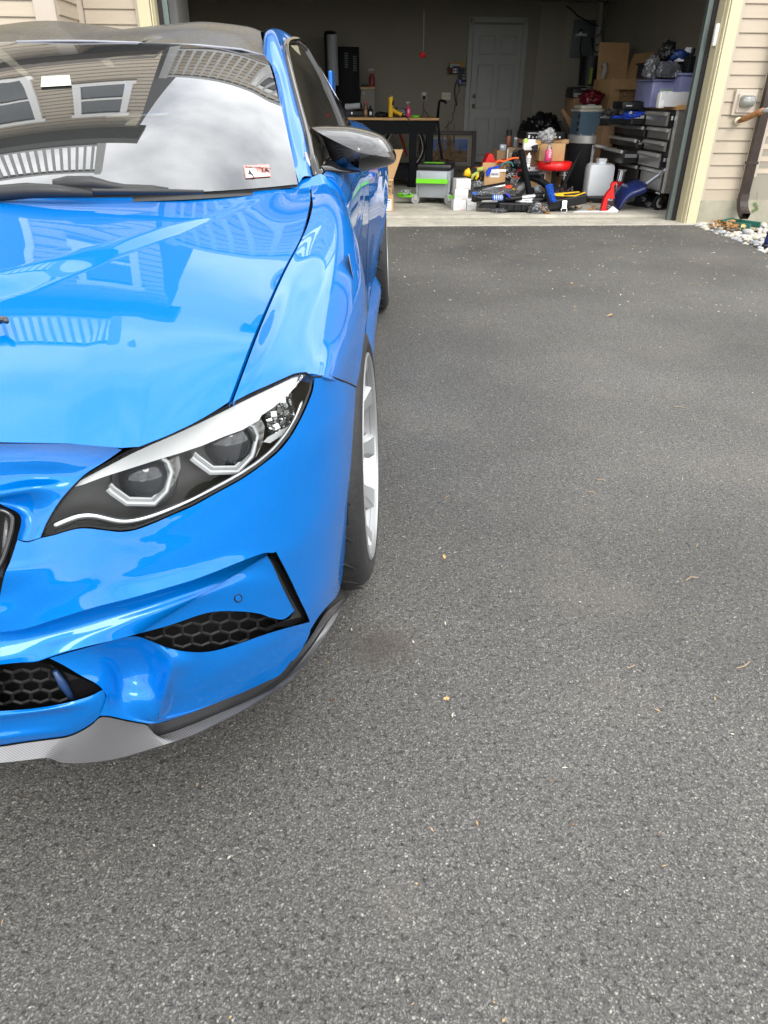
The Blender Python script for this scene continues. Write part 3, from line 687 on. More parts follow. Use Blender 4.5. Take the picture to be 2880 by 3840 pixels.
# outer corner of the bumper: from the slot to the wheel arch
P2 = [[(1145, 850), (1215, 760), (1300, 650), (1370, 520), (1425, 390), (1462, 300), (1476, 168)],
      [(1168, 893), (1230, 830), (1310, 720), (1380, 590), (1430, 470), (1458, 400), (1470, 270)],
      [(1205, 965), (1260, 900), (1330, 800), (1390, 690), (1430, 590), (1452, 520), (1458, 430)],
      [(1240, 1040), (1285, 970), (1345, 880), (1395, 790), (1425, 710), (1441, 650), (1446, 570)],
      [(1268, 1098), (1310, 1030), (1360, 950), (1400, 870), (1422, 800), (1434, 760), (1438, 700)],
      [(1285, 1140), (1325, 1075), (1370, 1005), (1400, 940), (1418, 890), (1426, 870), (1430, 850)],
      [(1288, 1172), (1325, 1115), (1368, 1065), (1392, 1040), (1407, 1010), (1415, 980), (1420, 950)]]
surf_rows(b5rows(P2, 50, 1), 8, M_blue, 'front_bumper', 60, fl=((-.02, .02, 0), 'r'))
# hollow channel below the crease and the duct panel with the parking sensor
P3 = [[(0, 1185, .016), (100, 1170, .012), (230, 1130, .006), (400, 1078), (550, 1040, -.003), (700, 997, -.004), (800, 967, -.004), (900, 930, -.004), (1000, 890, -.003), (1070, 866), (1108, 856)],
      [(0, 1200, .022), (100, 1188, .024), (230, 1150, .024), (400, 1100, .022), (550, 1062, .022), (700, 1018, .022), (800, 988, .022), (900, 950, .021), (1000, 908, .019), (1070, 882, .017), (1110, 870, .015)],
      [(0, 1225, .024), (100, 1210, .028), (230, 1180, .031), (400, 1130, .031), (550, 1092, .031), (700, 1046, .030), (800, 1012, .029), (900, 972, .027), (1000, 930, .024), (1080, 905, .02), (1130, 905, .016)],
      [(0, 1262, .02), (100, 1245, .024), (230, 1212, .028), (400, 1165, .029), (550, 1125, .027), (700, 1080, .025), (820, 1040, .023), (920, 1005, .021), (1010, 980, .018), (1090, 975, .014), (1165, 985, .012)],
      [(0, 1292, .012), (100, 1278, .014), (220, 1248, .016), (350, 1205, .022), (480, 1165, .024), (620, 1130, .023), (760, 1092, .022), (880, 1065, .021), (1000, 1055, .018), (1090, 1050, .015), (1200, 1055, .013)],
      [(0, 1318), (80, 1310), (150, 1306), (215, 1284, .004), (330, 1250, .012), (450, 1222, .016), (560, 1194, .018), (700, 1156, .02), (870, 1102, .02), (1000, 1098, .018), (1080, 1108, .016), (1130, 1125, .016), (1180, 1129, .016), (1221, 1096, .015)]]
surf_rows(b5rows(P3, 110, 1), 7, M_blue, 'front_bumper', 50, fl=((0, .02, .0), 'b'))
sr = [B5(988 + 15 * math.cos(a), 1043 + 16 * math.sin(a), .0185) for a in np.linspace(0, 2 * PI, 25)[:-1]]
twin('parking_sensor', sr + [B5(988, 1043, .0165)], [(i, (i + 1) % 24, 24) for i in range(24)], M_blue, True)
mb = MB().tube(cl(sr + sr[:1]), .0012, 5); mb.build('sensor_ring', M_gap, car, True)
# lower bumper with the corner vane
P4 = [[(205, 1292), (300, 1265, .008), (400, 1238, .018), (500, 1210, .024), (565, 1202, .022), (620, 1219, .014), (680, 1244, .006), (740, 1260, .002), (800, 1267), (860, 1266), (920, 1254), (1000, 1229), (1100, 1194), (1200, 1164), (1287, 1142)],
      [(262, 1320, .002), (360, 1290, .016), (450, 1268, .034), (530, 1255, .040), (600, 1262, .032), (660, 1282, .012), (715, 1300, -.014), (770, 1310, -.004), (830, 1312, .002), (900, 1300), (980, 1275), (1070, 1245), (1170, 1210), (1280, 1172)],
      [(340, 1366, .002), (420, 1330, .022), (490, 1318, .044), (560, 1318, .046), (620, 1332, .032), (665, 1352, .008), (700, 1366, -.024), (750, 1372, .0), (830, 1362, .006), (910, 1340, .002), (1000, 1308), (1100, 1270), (1190, 1240), (1268, 1205)],
      [(400, 1398), (450, 1375, .020), (500, 1375, .040), (560, 1385, .038), (610, 1402, .022), (650, 1425, .0), (682, 1436, -.028), (730, 1432, .0), (820, 1412, .006), (900, 1385, .002), (1000, 1347), (1100, 1308), (1180, 1278), (1248, 1240)],
      [(432, 1430, -.002), (465, 1430, .010), (505, 1438, .022), (555, 1452, .016), (600, 1470, .004), (638, 1490, -.014), (670, 1496, -.028), (720, 1484, -.002), (820, 1455, .004), (910, 1420, .002), (1010, 1380), (1105, 1338), (1175, 1305), (1228, 1270)],
      [(440, 1460, -.004), (455, 1495, -.002), (505, 1515, .0), (560, 1530, -.006), (600, 1542, -.014), (635, 1550, -.022), (665, 1543, -.022), (720, 1526, -.006), (830, 1493), (920, 1456), (1010, 1420), (1100, 1378), (1165, 1342), (1212, 1298)],
      [(415, 1530, -.004), (450, 1531, -.010), (520, 1546, -.014), (590, 1559, -.020), (625, 1563, -.022), (690, 1552, -.014), (800, 1516, -.004), (900, 1476), (1000, 1436), (1100, 1391), (1162, 1359), (1211, 1300)]]
surf_rows(b5rows([r[:7] for r in P4], 46, 1), 8, M_blue, 'front_bumper', 45); surf_rows(b5rows([r[6:] for r in P4], 56, 1), 8, M_blue, 'front_bumper', 45)
# sliver between vane and corner, then lip under the middle intake
P6 = [[(1287, 1142), (1280, 1172), (1268, 1205), (1248, 1240), (1228, 1270), (1212, 1298)], [(1288, 1172), (1284, 1190), (1272, 1218), (1255, 1248), (1235, 1280), (1215, 1304)]]
surf_rows(b5rows(P6, 20, 1), 2, M_blue, 'front_bumper')
P5 = [[(0, 1512), (100, 1505), (200, 1492), (300, 1472), (380, 1447), (428, 1424), (432, 1430)],
      [(0, 1530, -.006), (100, 1520, -.006), (210, 1505, -.006), (310, 1487, -.004), (390, 1465, -.003), (436, 1446)],
      [(0, 1552, .006), (100, 1538, .006), (215, 1522, .006), (300, 1515, .002), (385, 1495, -.003), (440, 1462)],
      [(0, 1595, .008), (100, 1582, .008), (215, 1568, .008), (305, 1560, .004), (380, 1530), (436, 1492)],
      [(0, 1625), (100, 1612), (215, 1600), (300, 1588), (370, 1556), (425, 1516)],
      [(0, 1652), (100, 1637), (200, 1624), (280, 1612), (330, 1592), (380, 1562), (415, 1530)]]
surf_rows(b5rows(P5, 50, 1), 6, M_blue, 'front_bumper')
def to_centre(rows):
    G = []
    for r in rows:
        p = np.array(B5(*r[0])); o_ = p[1] - yB(p[0], p[2]); G.append([(p[0] * t, yB(p[0] * t, p[2]) + o_, p[2]) for t in (0, .34, .67, 1)])
    v, f, S = gsurf(G, 4, 5); twin('front_bumper', v, [q[::-1] for q in f], M_blue)
to_centre(P3); to_centre(P5); to_centre(P0[:4])
# ---- generic: polygon on the skin, filled with a fine triangulation
def fill_poly(outl, step, fn):
    P = [Vector(p) for p in outl]; n = len(P)
    xs = [p.x for p in P]; ys = [p.y for p in P]
    def inside(x, y):
        c = False; j = n - 1
        for i in range(n):
            if (P[i].y > y) != (P[j].y > y) and x < (P[j].x - P[i].x) * (y - P[i].y) / (P[j].y - P[i].y) + P[i].x: c = not c
            j = i
        return c
    pts = list(P); r = 0
    y = min(ys) + step * .5
    while y < max(ys):
        x = min(xs) + (step * .5 if r % 2 else 0)
        while x < max(xs):
            if inside(x, y) and min((p - Vector((x, y))).length for p in P) > step * .55: pts.append(Vector((x, y)))
            x += step
        y += step * .87; r += 1
    vo, eo, fo = geometry.delaunay_2d_cdt(pts, [(i, (i + 1) % n) for i in range(n)], [], 1, .01)[:3]
    return [fn(p.x, p.y) for p in vo], [tuple(q) for q in fo]
def dens(P, step):
    out_ = []
    for i in range(len(P)):
        a, b = Vector(P[i][:2]), Vector(P[(i + 1) % len(P)][:2]); k = max(1, int((b - a).length / step))
        out_ += [tuple(a.lerp(b, j / k)) for j in range(k)]
    return out_
def smooth_loop(P, n):
    c = curve([(p[0], p[1], 0) for p in P] + [(P[0][0], P[0][1], 0)], n + 1)
    return [(p[0], p[1]) for p in c[:-1]]
# black duct: recessed floor, side walls, honeycomb
duct = [(1115, 862), (1140, 868), (1165, 900), (1195, 960), (1225, 1020), (1258, 1085), (1279, 1134), (1200, 1162), (1100, 1192), (1000, 1227), (920, 1252), (860, 1264), (800, 1265), (740, 1257), (680, 1242), (620, 1217), (562, 1198), (700, 1150), (870, 1090), (1000, 1085), (1080, 1095), (1180, 1110), (1205, 1085), (1110, 880)]
v, f = fill_poly(dens(duct, 25), 30, lambda x, y: B5(x, y, .085)); twin('air_duct', v, f, M_gap)
def wall(loop, o0, o1, name, m, closed=True):
    L_ = dens(loop, 20); n = len(L_)
    v = [B5(x, y, o0) for x, y in L_] + [B5(x, y, o1) for x, y in L_]
    return twin(name, v, [(i, (i + 1) % n, n + (i + 1) % n, n + i) for i in range(n)], m, True, 50)
wall(duct[:17], .001, .09, 'duct_wall', M_sat)
slot = [(1112, 866), (1138, 868), (1195, 962), (1256, 1085), (1279, 1133), (1200, 1160), (1090, 1168), (1200, 1128), (1222, 1098), (1200, 1050), (1160, 975)]
v, f = fill_poly(dens(slot, 20), 26, lambda x, y: B5(x, y, .022)); twin('duct_frame', v, f, M_gloss)
def honeycomb(x0, x1, y0, y1, w_, off, inside, shear=0.0):
    segs = set(); P = {}
    h = w_ * .55; r = 0; y = y0
    mb = MB()
    def key(x, y): return (round(x / 2), round(y / 2))
    while y < y1:
        x = x0 + (w_ / 2 if r % 2 else 0)
        while x < x1:
            hx = [(x - w_ / 2, y - h * .35), (x, y - h * .65), (x + w_ / 2, y - h * .35), (x + w_ / 2, y + h * .35), (x, y + h * .65), (x - w_ / 2, y + h * .35)]
            for i in range(6):
                a, b = hx[i], hx[(i + 1) % 6]; k = tuple(sorted((key(*a), key(*b))))
                if k in segs: continue
                segs.add(k)
                a2, b2 = (a[0], a[1] + shear * (a[0] - x0)), (b[0], b[1] + shear * (b[0] - x0))
                if inside(*a2) and inside(*b2): mb.tube(cl([B5(*a2, off), B5(*b2, off)]), .0026, 5, False)
            x += w_
        y += h; r += 1
    return mb
def in_poly(P):
    n = len(P)
    def g(x, y):
        c = False; j = n - 1
        for i in range(n):
            if (P[i][1] > y) != (P[j][1] > y) and x < (P[j][0] - P[i][0]) * (y - P[i][1]) / (P[j][1] - P[i][1]) + P[i][0]: c = not c
            j = i
        return c
    return g
honeycomb(600, 1140, 1060, 1290, 78, .04, in_poly(duct), -.08).build('duct_grille', M_mesh, car)
lowi = [(-420, 1335), (-200, 1330), (0, 1318), (80, 1310), (150, 1307), (205, 1316), (270, 1348), (340, 1373), (400, 1398), (428, 1422), (380, 1447), (300, 1472), (200, 1492), (100, 1505), (0, 1512), (-200, 1525), (-420, 1535)]
v, f = fill_poly(dens(lowi, 35), 45, lambda x, y: B5(x, y, .09)); twin('lower_intake', v, f, M_gap)
wall(lowi[2:15], .001, .09, 'intake_wall', M_sat)
honeycomb(-300, 262, 1300, 1540, 78, .035, in_poly(lowi), -.05).build('intake_grille', M_mesh, car)
fr = [(205, 1316), (270, 1350), (400, 1400), (425, 1422), (300, 1470), (290, 1462), (255, 1395), (235, 1350)]
v, f = fill_poly(dens(fr, 20), 26, lambda x, y: B5(x, y, .03)); twin('intake_frame', v, f, M_gloss)
mb = MB().tube(cl([B5(228, 1345, .022), B5(262, 1400, .022), B5(300, 1462, .022)]), [.004, .006, .004], 6); mb.build('intake_fin', mat('navy_fin', (.02, .05, .14), .3), car, True)
# kidney grille (its outer end is in the frame)
kid = [(-420, 700), (-250, 684), (-100, 676), (0, 678), (30, 688), (50, 708), (53, 745), (40, 802), (14, 880), (-10, 925), (-150, 985), (-420, 1000)]
v, f = fill_poly(dens(kid, 30), 45, lambda x, y: B5(x, y, .03)); twin('kidney_backing', v, f, M_gap)
o5 = smooth_loop(kid[1:11], 60)
mb = MB().tube(cl([B5(x, y, .002) for x, y in curve([(p[0], p[1], 0) for p in kid[2:10]], 60)[:, :2]]), .0035, 8).build('kidney_frame', M_gloss, car, True)
mb = MB()
for i in range(7):
    x = 38 - i * 62; mb.tube(cl([B5(x, 690, .012), B5(x - 10, 800, .006), B5(x - 24, 950, .012)]), .007, 6, flat=.6)
mb.build('kidney_slats', M_carb, car, True)
# carbon splitter
top = [(-600, 1668), (-300, 1664), (0, 1652), (100, 1637), (200, 1624), (280, 1612), (330, 1592), (380, 1562), (415, 1530), (450, 1531), (520, 1546), (590, 1559), (640, 1563), (700, 1551), (800, 1516), (900, 1476), (1000, 1436), (1100, 1391), (1162, 1359), (1211, 1300), (1262, 1240), (1295, 1195), (1340, 1120), (1400, 1062), (1445, 1030)]
mid = [(-600, 1676), (-300, 1672), (0, 1660), (100, 1645), (200, 1632), (280, 1620), (330, 1600), (380, 1570), (417, 1538), (450, 1538), (520, 1553), (580, 1564), (612, 1572), (628, 1616), (660, 1614), (700, 1603), (800, 1566), (900, 1524), (1000, 1480), (1100, 1430), (1180, 1380), (1222, 1335), (1270, 1275), (1305, 1228), (1355, 1150), (1410, 1080), (1446, 1031)]
bot = [(-600, 1745), (-300, 1742), (0, 1726), (100, 1716), (200, 1706), (250, 1724), (300, 1728), (400, 1722), (500, 1705), (600, 1676), (700, 1645), (800, 1610), (900, 1562), (1000, 1511), (1130, 1431), (1200, 1386), (1250, 1330), (1300, 1270), (1345, 1205), (1385, 1140), (1420, 1075), (1447, 1033)]
def spl(L_, off, n=110): return curve([B5(x, y, off) for x, y in L_], n)
surf_rows([spl(top, .022), spl(top, .014)], 2, M_sat, 'splitter_wing', 50); surf_rows([spl(top, .014), spl(mid, .002)], 2, M_carb, 'splitter_wing', 50)
surf_rows([spl(mid, .002), spl(mid, -.004)], 2, M_carbsheen, 'splitter', 50); surf_rows([spl(mid, -.004), spl(bot, -.045)], 4, M_carbsheen, 'splitter', 50)
under = [(p[0], p[1] + .004, p[2] - .007) for p in spl(bot, -.043)]
surf_rows([spl(bot, -.045), under], 2, M_carb, 'splitter_edge', 50); surf_rows([under, [(p[0] * .97, p[1] + .16, p[2] - .002) for p in spl(bot, 0)]], 3, M_sat, 'splitter_underside', 50)
for sg in (1, -1):
    MB().tube(cl([(sg * p[0], p[1] - .001, p[2] + .001) for p in (B5(1300, 127), B5(1335, 124), B5(1365, 122), B5(1420, 143), B5(1458, 158), B5(1477, 168))]), .0016, 5).build('wing_seam', M_gap, car)
# ------------------------------------------------ headlight
HL = HL_top[:-1] + HL_low[::-1][:-1]
def shrink(P, k):
    n = len(P); o = []
    for i in range(n):
        a, b, c = Vector(P[i - 1]), Vector(P[i]), Vector(P[(i + 1) % n]); t = (c - a).normalized(); nn = Vector((-t.y, t.x)); o.append(tuple(b + nn * k))
    return o
HLd = dens(HL, 18)
v, f = fill_poly(HLd, 26, lambda x, y: B5(x, y, .058)); hl = twin('headlight', v, f, mat('lamp_housing', (.022, .020, .018), .30, spec=.4))
n = len(HLd); v = [B5(x, y, .001) for x, y in HLd] + [B5(x, y, .06) for x, y in HLd]
twin('lamp_seal', v, [(i, (i + 1) % n, n + (i + 1) % n, n + i) for i in range(n)], M_gap, parent=car)
ins = shrink(HLd, 9)
v = [B5(x, y, -.001) for x, y in HLd] + [B5(x, y, .002) for x, y in ins]
o = cpart('lamp_seal', v, [(i, (i + 1) % n, n + (i + 1) % n, n + i) for i in range(n)], M_gap, parent=hl)
o.data.transform(Matrix.Identity(4))
v, f = fill_poly(dens(shrink(HL, 6), 18), 26, lambda x, y: B5(x, y, .003)); twin('lamp_cover', v, f, glass('lamp_clear', (.95, .96, .96), 1.25), parent=None)
M_drl = mat('drl_white', (.54, .55, .55), .28, coat=.5, bump=.2, bscale=20, stretch=(30, 4, 1))
M_ring = mat('light_guide', (.38, .39, .40), .15, coat=.8); M_chrome = mat('lamp_chrome', (.42, .43, .44), .18, 1.0)
brow = [(305, 583), (325, 560), (400, 520), (470, 484), (540, 447), (620, 410), (720, 367), (820, 321), (920, 272), (1000, 231), (1090, 188), (1160, 155), (1212, 130), (1238, 124), (1225, 165), (1180, 215), (1130, 255), (1085, 285), (1075, 305), (1005, 345), (930, 372), (840, 410), (750, 440), (650, 470), (540, 505), (430, 540), (350, 570)]
v, f = fill_poly(dens(brow, 16), 18, lambda x, y: B5(x, y, .012)); cpart('daylight_strip', v, f, M_drl, True, 60, parent=hl)
nb = len(dens(brow, 16)); bb = dens(brow, 16)
v = [B5(x, y, .012) for x, y in bb] + [B5(x, y, .05) for x, y in bb]; cpart('strip_edge', v, [(i, (i + 1) % nb, nb + (i + 1) % nb, nb + i) for i in range(nb)], mat('strip_edge_grey', (.35, .35, .34), .3), parent=hl)
strip = [(222, 748), (270, 728), (330, 707), (385, 704), (440, 716), (490, 727), (540, 727), (610, 712), (700, 680), (800, 636), (900, 584), (1000, 528), (1080, 474), (1145, 415), (1195, 352), (1232, 285), (1255, 225)]
sc_ = curve([B5(x, y, .012) for x, y in strip], 60)
MB().tube(cl(sc_), [.006 * (1 - .5 * i / 59) + .001 for i in range(60)], 8, flat=.7).build('lower_trim_strip', M_chrome, hl, True)
for (hexp, lc, lr) in (([(447, 590), (462, 606), (525, 650), (640, 652), (690, 600), (712, 520), (695, 478), (672, 462)], (600, 545), .040), ([(793, 462), (812, 478), (872, 522), (985, 520), (1045, 455), (1068, 370), (1050, 330), (1028, 318)], (945, 400), .041)):
    for dd, r_, m_ in ((0, .0042, M_ring), (11, .0030, mat('light_guide_grey', (.20, .205, .21), .2, coat=.6)), (20, .0034, M_ring)):
        P = [B5(x - dd * .6 * (1 if x > lc[0] else -1) * .8, y - (dd if y > lc[1] else 0), .024 + dd * .0006) for x, y in hexp]
        MB().tube(cl(P), r_, 6, flat=.75).build('light_ring', m_, hl, False)
    cpt = Vector(B5(*lc, .055)); vd = (Vector((XC0, 0, CAM_H)) - cpt).normalized() + Vector((0, -.7, -.25)); rot = vd.to_track_quat('Z', 'Y').to_matrix()
    cc = (cpt.x, cpt.y - YB, cpt.z)
    MB().lathe([(lr * .98, -.02), (lr * 1.12, .006), (lr * 1.0, .012), (lr * .86, .006)], 28, cc, rot=rot).build('lens_bezel', mat('bezel_grey', (.10, .10, .105), .25, .7), hl, True)
    MB().lathe([(lr * .86, .004)] + [(lr * .86 * math.cos(a), .004 + lr * .6 * math.sin(a)) for a in np.linspace(.1, PI / 2, 8)], 28, cc, rot=rot).build('projector_lens', mat('lens_dark', (.02, .022, .026), .06, spec=.8), hl, True)
for fin in ([(690, 478), (742, 452), (750, 500), (728, 560), (692, 606), (708, 540)], [(1036, 328), (1084, 300), (1098, 330), (1090, 400), (1060, 462), (1074, 385)]):
    v, f = fill_poly(dens(fin, 12), 16, lambda x, y: B5(x, y, .034 - .010 * (x % 60) / 60)); cpart('lamp_fin', v, f, mat('fin_grey', (.16, .16, .155), .3, coat=.4), True, 30, parent=hl)
M_crys = mat('crystal_reflector', (.45, .46, .46), .08, .9)
mb = MB()
for i in range(5):
    for j in range(5):
        x, y = 1108 + i * 22 + j * 6, 268 + j * 26 - i * 16
        if j > 3 and i > 3: continue
        p = Vector(B5(x, y, .036)); mb.box((p.x, p.y - YB, p.z), (.0085, .006, .0085), rotm(R_.uniform(-.5, .5), R_.uniform(-.5, .5), R_.uniform(-.5, .5)))
mb.build('crystal_reflector', M_crys, hl)
q = [(1092, 395), (1110, 375), (1195, 330), (1262, 240), (1258, 262), (1205, 345), (1120, 400)]
v, f = fill_poly(dens(q, 14), 20, lambda x, y: B5(x, y, .022)); cpart('reflector_bar', v, f, M_ring, parent=hl)
tx = bpy.data.curves.new('lamp_lettering', 'FONT'); tx.body = 'BMW Adaptive LED'; tx.size = .0118; tx.align_x = 'LEFT'; tx.extrude = .0002
txo = bpy.data.objects.new('lamp_lettering', tx); link(txo, hl)
a, b, c = Vector(B5(1192, 208, .0)), Vector(B5(1258, 124, .0)), Vector(B5(1178, 196, .0))
ux = (b - a).normalized(); uy = (c - a); uy = (uy - ux * uy.dot(ux)).normalized(); uz = ux.cross(uy)
txo.matrix_local = Matrix([[ux.x, uy.x, uz.x, a.x], [ux.y, uy.y, uz.y, a.y - YB], [ux.z, uy.z, uz.z, a.z], [0, 0, 0, 1]])
tx.materials.append(mat('white_print', (.8, .8, .8), .5)); tx.size = .9 * (b - a).length / 7.4
LAMP_TEXT = txo
# ------------------------------------------------ cabin: windscreen, roof, pillars, side glass
wb = [(0, 1.49, .888), K(0, 421, z=.8875), K(150, 420, z=.886), K(300, 417, z=.8825), K(450, 412, z=.880), K(560, 406, z=.878), K(646, 395, y=1.86)]
wt = [(0, 2.52, 1.192), (.06, 2.525, 1.192), (.18, 2.54, 1.190), K(312, 95, y=2.57), K(430, 98, y=2.6), K(521, 107, y=2.64), K(572, 121, y=2.70)]
ed = [K(646, 395, y=1.86), K(625, 323, y=2.02), K(609, 250, y=2.20), K(598, 182, y=2.395), K(587, 143, y=2.58), K(572, 121, y=2.70)]
def even_fit(P):
    P = np.asarray(P); u = P[:, 0] / P[-1, 0]; A = np.stack([np.ones_like(u), u ** 2, u ** 4], 1)
    c = [np.linalg.lstsq(A, P[:, k], rcond=None)[0] for k in (1, 2)]
    return lambda u: np.array([P[-1, 0] * u, c[0] @ [1, u ** 2, u ** 4], c[1] @ [1, u ** 2, u ** 4]])
fb_, ft_ = even_fit(wb), even_fit(wt); edp = np.asarray(ed); te = (edp[:, 1] - edp[0, 1]) / (edp[-1, 1] - edp[0, 1])
ec = [np.polyfit(te, edp[:, k], 2) for k in range(3)]
def ws_pt(u, t):
    b0, t0, e0, b1, t1 = fb_(u), ft_(u), np.array([np.polyval(c, t) for c in ec]), fb_(1.0), ft_(1.0)
    p = b0 * (1 - t) + t0 * t + (e0 - (b1 * (1 - t) + t1 * t)) * u * u
    return p + np.array([0, -.012, .022]) * 4 * t * (1 - t) * (1 - u * u)
wsr = [[tuple(ws_pt(j / 12, k / 10)) for j in range(13)] for k in range(11)]
v, f, S = gsurf(wsr, 4, 4); cpart('windscreen', v, f, M_ws, True, 80, mirror=True)
# dark ceramic border behind the glass along top, sides and bottom
r_, c_ = S.shape[:2]
def inner(i, j, d=.006): p = S[i, j]; return (p[0], p[1] + d * .3, p[2] - d)
bv = [inner(i, j) for i in range(r_) for j in range(c_)]
def frit(i, j): return i < 2 or i > r_ - 4 or j > c_ - 5
cpart('windscreen_border', bv, [(i * c_ + j, i * c_ + j + 1, (i + 1) * c_ + j + 1, (i + 1) * c_ + j) for i in range(r_ - 1) for j in range(c_ - 1) if frit(i, j)], mat('frit_black', (.03, .03, .032), .5), mirror=True)
# pillar + roof rail (blue): from the cowl corner up and back
pr = [K(677, 388, y=1.95), K(659, 292, y=2.15), K(641, 224, y=2.35), K(625, 161, y=2.55), K(613, 112, y=2.75)]
rail = [[ed[0], (.728, 1.9, .888), (.742, 1.92, .887), pr[0]], [ed[1], K(636, 315, y=2.07), K(648, 305, y=2.10), pr[1]], [ed[2], K(619, 243, y=2.26), K(631, 233, y=2.30), pr[2]],
        [ed[3], K(606, 176, y=2.47), K(617, 168, y=2.50), pr[3]], [ed[4], K(592, 130, y=2.63), K(604, 118, y=2.68), pr[4]], [K(571, 118, y=2.71), K(577, 88, y=2.80), K(592, 76, y=2.86), K(612, 92, y=2.93)],
        [K(569, 100, y=2.85), K(573, 70, y=2.98), K(590, 62, y=3.05), K(622, 84, y=3.08)], [(.47, 3.3, 1.272), (.50, 3.32, 1.270), (.54, 3.33, 1.262), (.60, 3.3, 1.222)], [(.44, 3.9, 1.215), (.48, 3.92, 1.205), (.54, 3.93, 1.18), (.665, 3.85, 1.06)],
        [(.46, 4.35, 1.10), (.52, 4.36, 1.085), (.60, 4.3, 1.03), (.735, 4.1, .945)], [(.50, 4.72, .965), (.58, 4.70, .96), (.68, 4.6, .945), (.76, 4.3, .925)]]
v, f, S = gsurf(rail, 8, 8); twin('roof_pillar', v, f, M_blue, True, 60)
roof = [[(0, 2.53, 1.195), (.18, 2.55, 1.193), K(312, 94, y=2.58), K(430, 97, y=2.61), K(521, 105, y=2.65), K(569, 118, y=2.71)],
        [(0, 2.72, 1.228), (.17, 2.74, 1.236), (.29, 2.76, 1.238), (.38, 2.78, 1.234), (.45, 2.80, 1.224), K(569, 99, y=2.85)],
        [(0, 3.05, 1.252), (.16, 3.05, 1.272), (.26, 3.06, 1.281), (.36, 3.07, 1.276), (.43, 3.08, 1.268), (.47, 3.1, 1.255)],
        [(0, 3.5, 1.262), (.16, 3.5, 1.275), (.26, 3.5, 1.278), (.36, 3.5, 1.27), (.42, 3.5, 1.262), (.455, 3.5, 1.25)],
        [(0, 4.0, 1.22), (.16, 4.0, 1.22), (.26, 4.0, 1.218), (.34, 4.0, 1.212), (.39, 4.0, 1.206), (.435, 4.0, 1.196)]]
v, f, S = gsurf(roof, 8, 8); cpart('roof_panel', v, f, M_carbroof, True, 70, mirror=True)
MB().tube(cl([(-p[0], p[1], p[2]) for p in wt[::-1]] + wt[1:]), .0035, 6).build('roof_seal', mat('seal_grey', (.25, .26, .30), .3), car, True)
rw = [[(0, 4.02, 1.217), (.2, 4.02, 1.215), (.40, 4.02, 1.2)], [(0, 4.4, 1.10), (.22, 4.4, 1.1), (.44, 4.4, 1.08)], [(0, 4.75, .965), (.25, 4.75, .965), (.50, 4.72, .955)]]
v, f, S = gsurf(rw, 6, 6); cpart('rear_window', v, f, M_sg, mirror=True)
belt = [(.752, 1.97, .886), (.765, 2.3, .893), (.772, 2.7, .90), (.772, 3.1, .91), (.765, 3.5, .918), (.75, 3.8, .925), (.735, 4.08, .937)]
top_ = [K(679, 384, y=1.96), K(661, 292, y=2.16), K(643, 224, y=2.36), K(627, 161, y=2.56), K(617, 112, y=2.76), K(622, 91, y=2.97), K(646, 90, y=3.15), K(677, 135, y=3.4), K(703, 182, y=3.68), K(729, 234, y=3.92), K(753, 270, y=4.07)]
A = curve(belt, 24); Bc = curve(top_, 24)
sg = [A, A * .66 + Bc * .34 + np.array([.012, 0, 0]), A * .33 + Bc * .67 + np.array([.012, 0, 0]), Bc]
S = grid_surf(np.stack(sg), 4, 1); r_, c_ = S.shape[:2]
twin('side_window', [tuple(p) for p in S.reshape(-1, 3)], grid_faces(r_, c_), M_sg, True, 80)
MB().tube(cl(Bc + np.array([.003, 0, .002])), .011, 6).build('window_trim', M_gloss, car, True)
MB().tube(cl(A + np.array([.004, 0, .0])), .009, 6).build('window_trim', M_gloss, car, True)
MB().tube(cl([K(660, 330, y=2.02), K(672, 375, y=1.99), K(682, 400, y=1.97), K(690, 418, y=1.95)]), [.004, .007, .007, .003], 6).build('pillar_trim', mat('bright_trim', (.55, .55, .58), .2, .8), car, True)
bp_ = [(.69, 3.0, 1.10), (.765, 3.02, .92)]
MB().tube(cl([(.768, 3.18, .91), (.69, 3.22, 1.08), (.605, 3.26, 1.215)]), .018, 6).build('window_divider', M_gloss, car)
# flag decal on the rear quarter glass
def side_at(u, t):
    i = int(t * 3.999 * 3 / 3); a = A * (1 - t) + Bc * t; k = u * 23; i = min(int(k), 22); p = a[i] * (1 - (k - i)) + a[i + 1] * (k - i)
    return tuple(p + np.array([.018 * (1 - abs(2 * t - 1)) + .004, 0, .0]))
SW = S.copy()
def sw_at(u, t):
    a, b = t * (r_ - 1), u * (c_ - 1); i, k = min(int(a), r_ - 2), min(int(b), c_ - 2); a -= i; b -= k
    return SW[i, k] * (1 - a) * (1 - b) + SW[i + 1, k] * a * (1 - b) + SW[i, k + 1] * (1 - a) * b + SW[i + 1, k + 1] * a * b + np.array([.010, 0, .004])
DA = [sw_at(.66 + .29 * q / 14, .86 - .06 * q / 14) for q in range(15)]; DB = [sw_at(.66 + .29 * q / 14, .50 - .0 * q / 14) for q in range(15)]
white = MB(); red = MB()
for i in range(14):
    for j in range(9):
        a0, a1 = j / 9, (j + 1) / 9
        q = [DA[i] * (1 - a0) + DB[i] * a0, DA[i + 1] * (1 - a0) + DB[i + 1] * a0, DA[i + 1] * (1 - a1) + DB[i + 1] * a1, DA[i] * (1 - a1) + DB[i] * a1]
        (red if 2 <= i < 10 and j % 2 else white).add(cl(q), [(0, 1, 2, 3)])
white.build('flag_decal', mat('decal_white', (.7, .7, .72), .5), car); red.build('decal_stripe', mat('decal_red', (.5, .02, .04), .5), car)
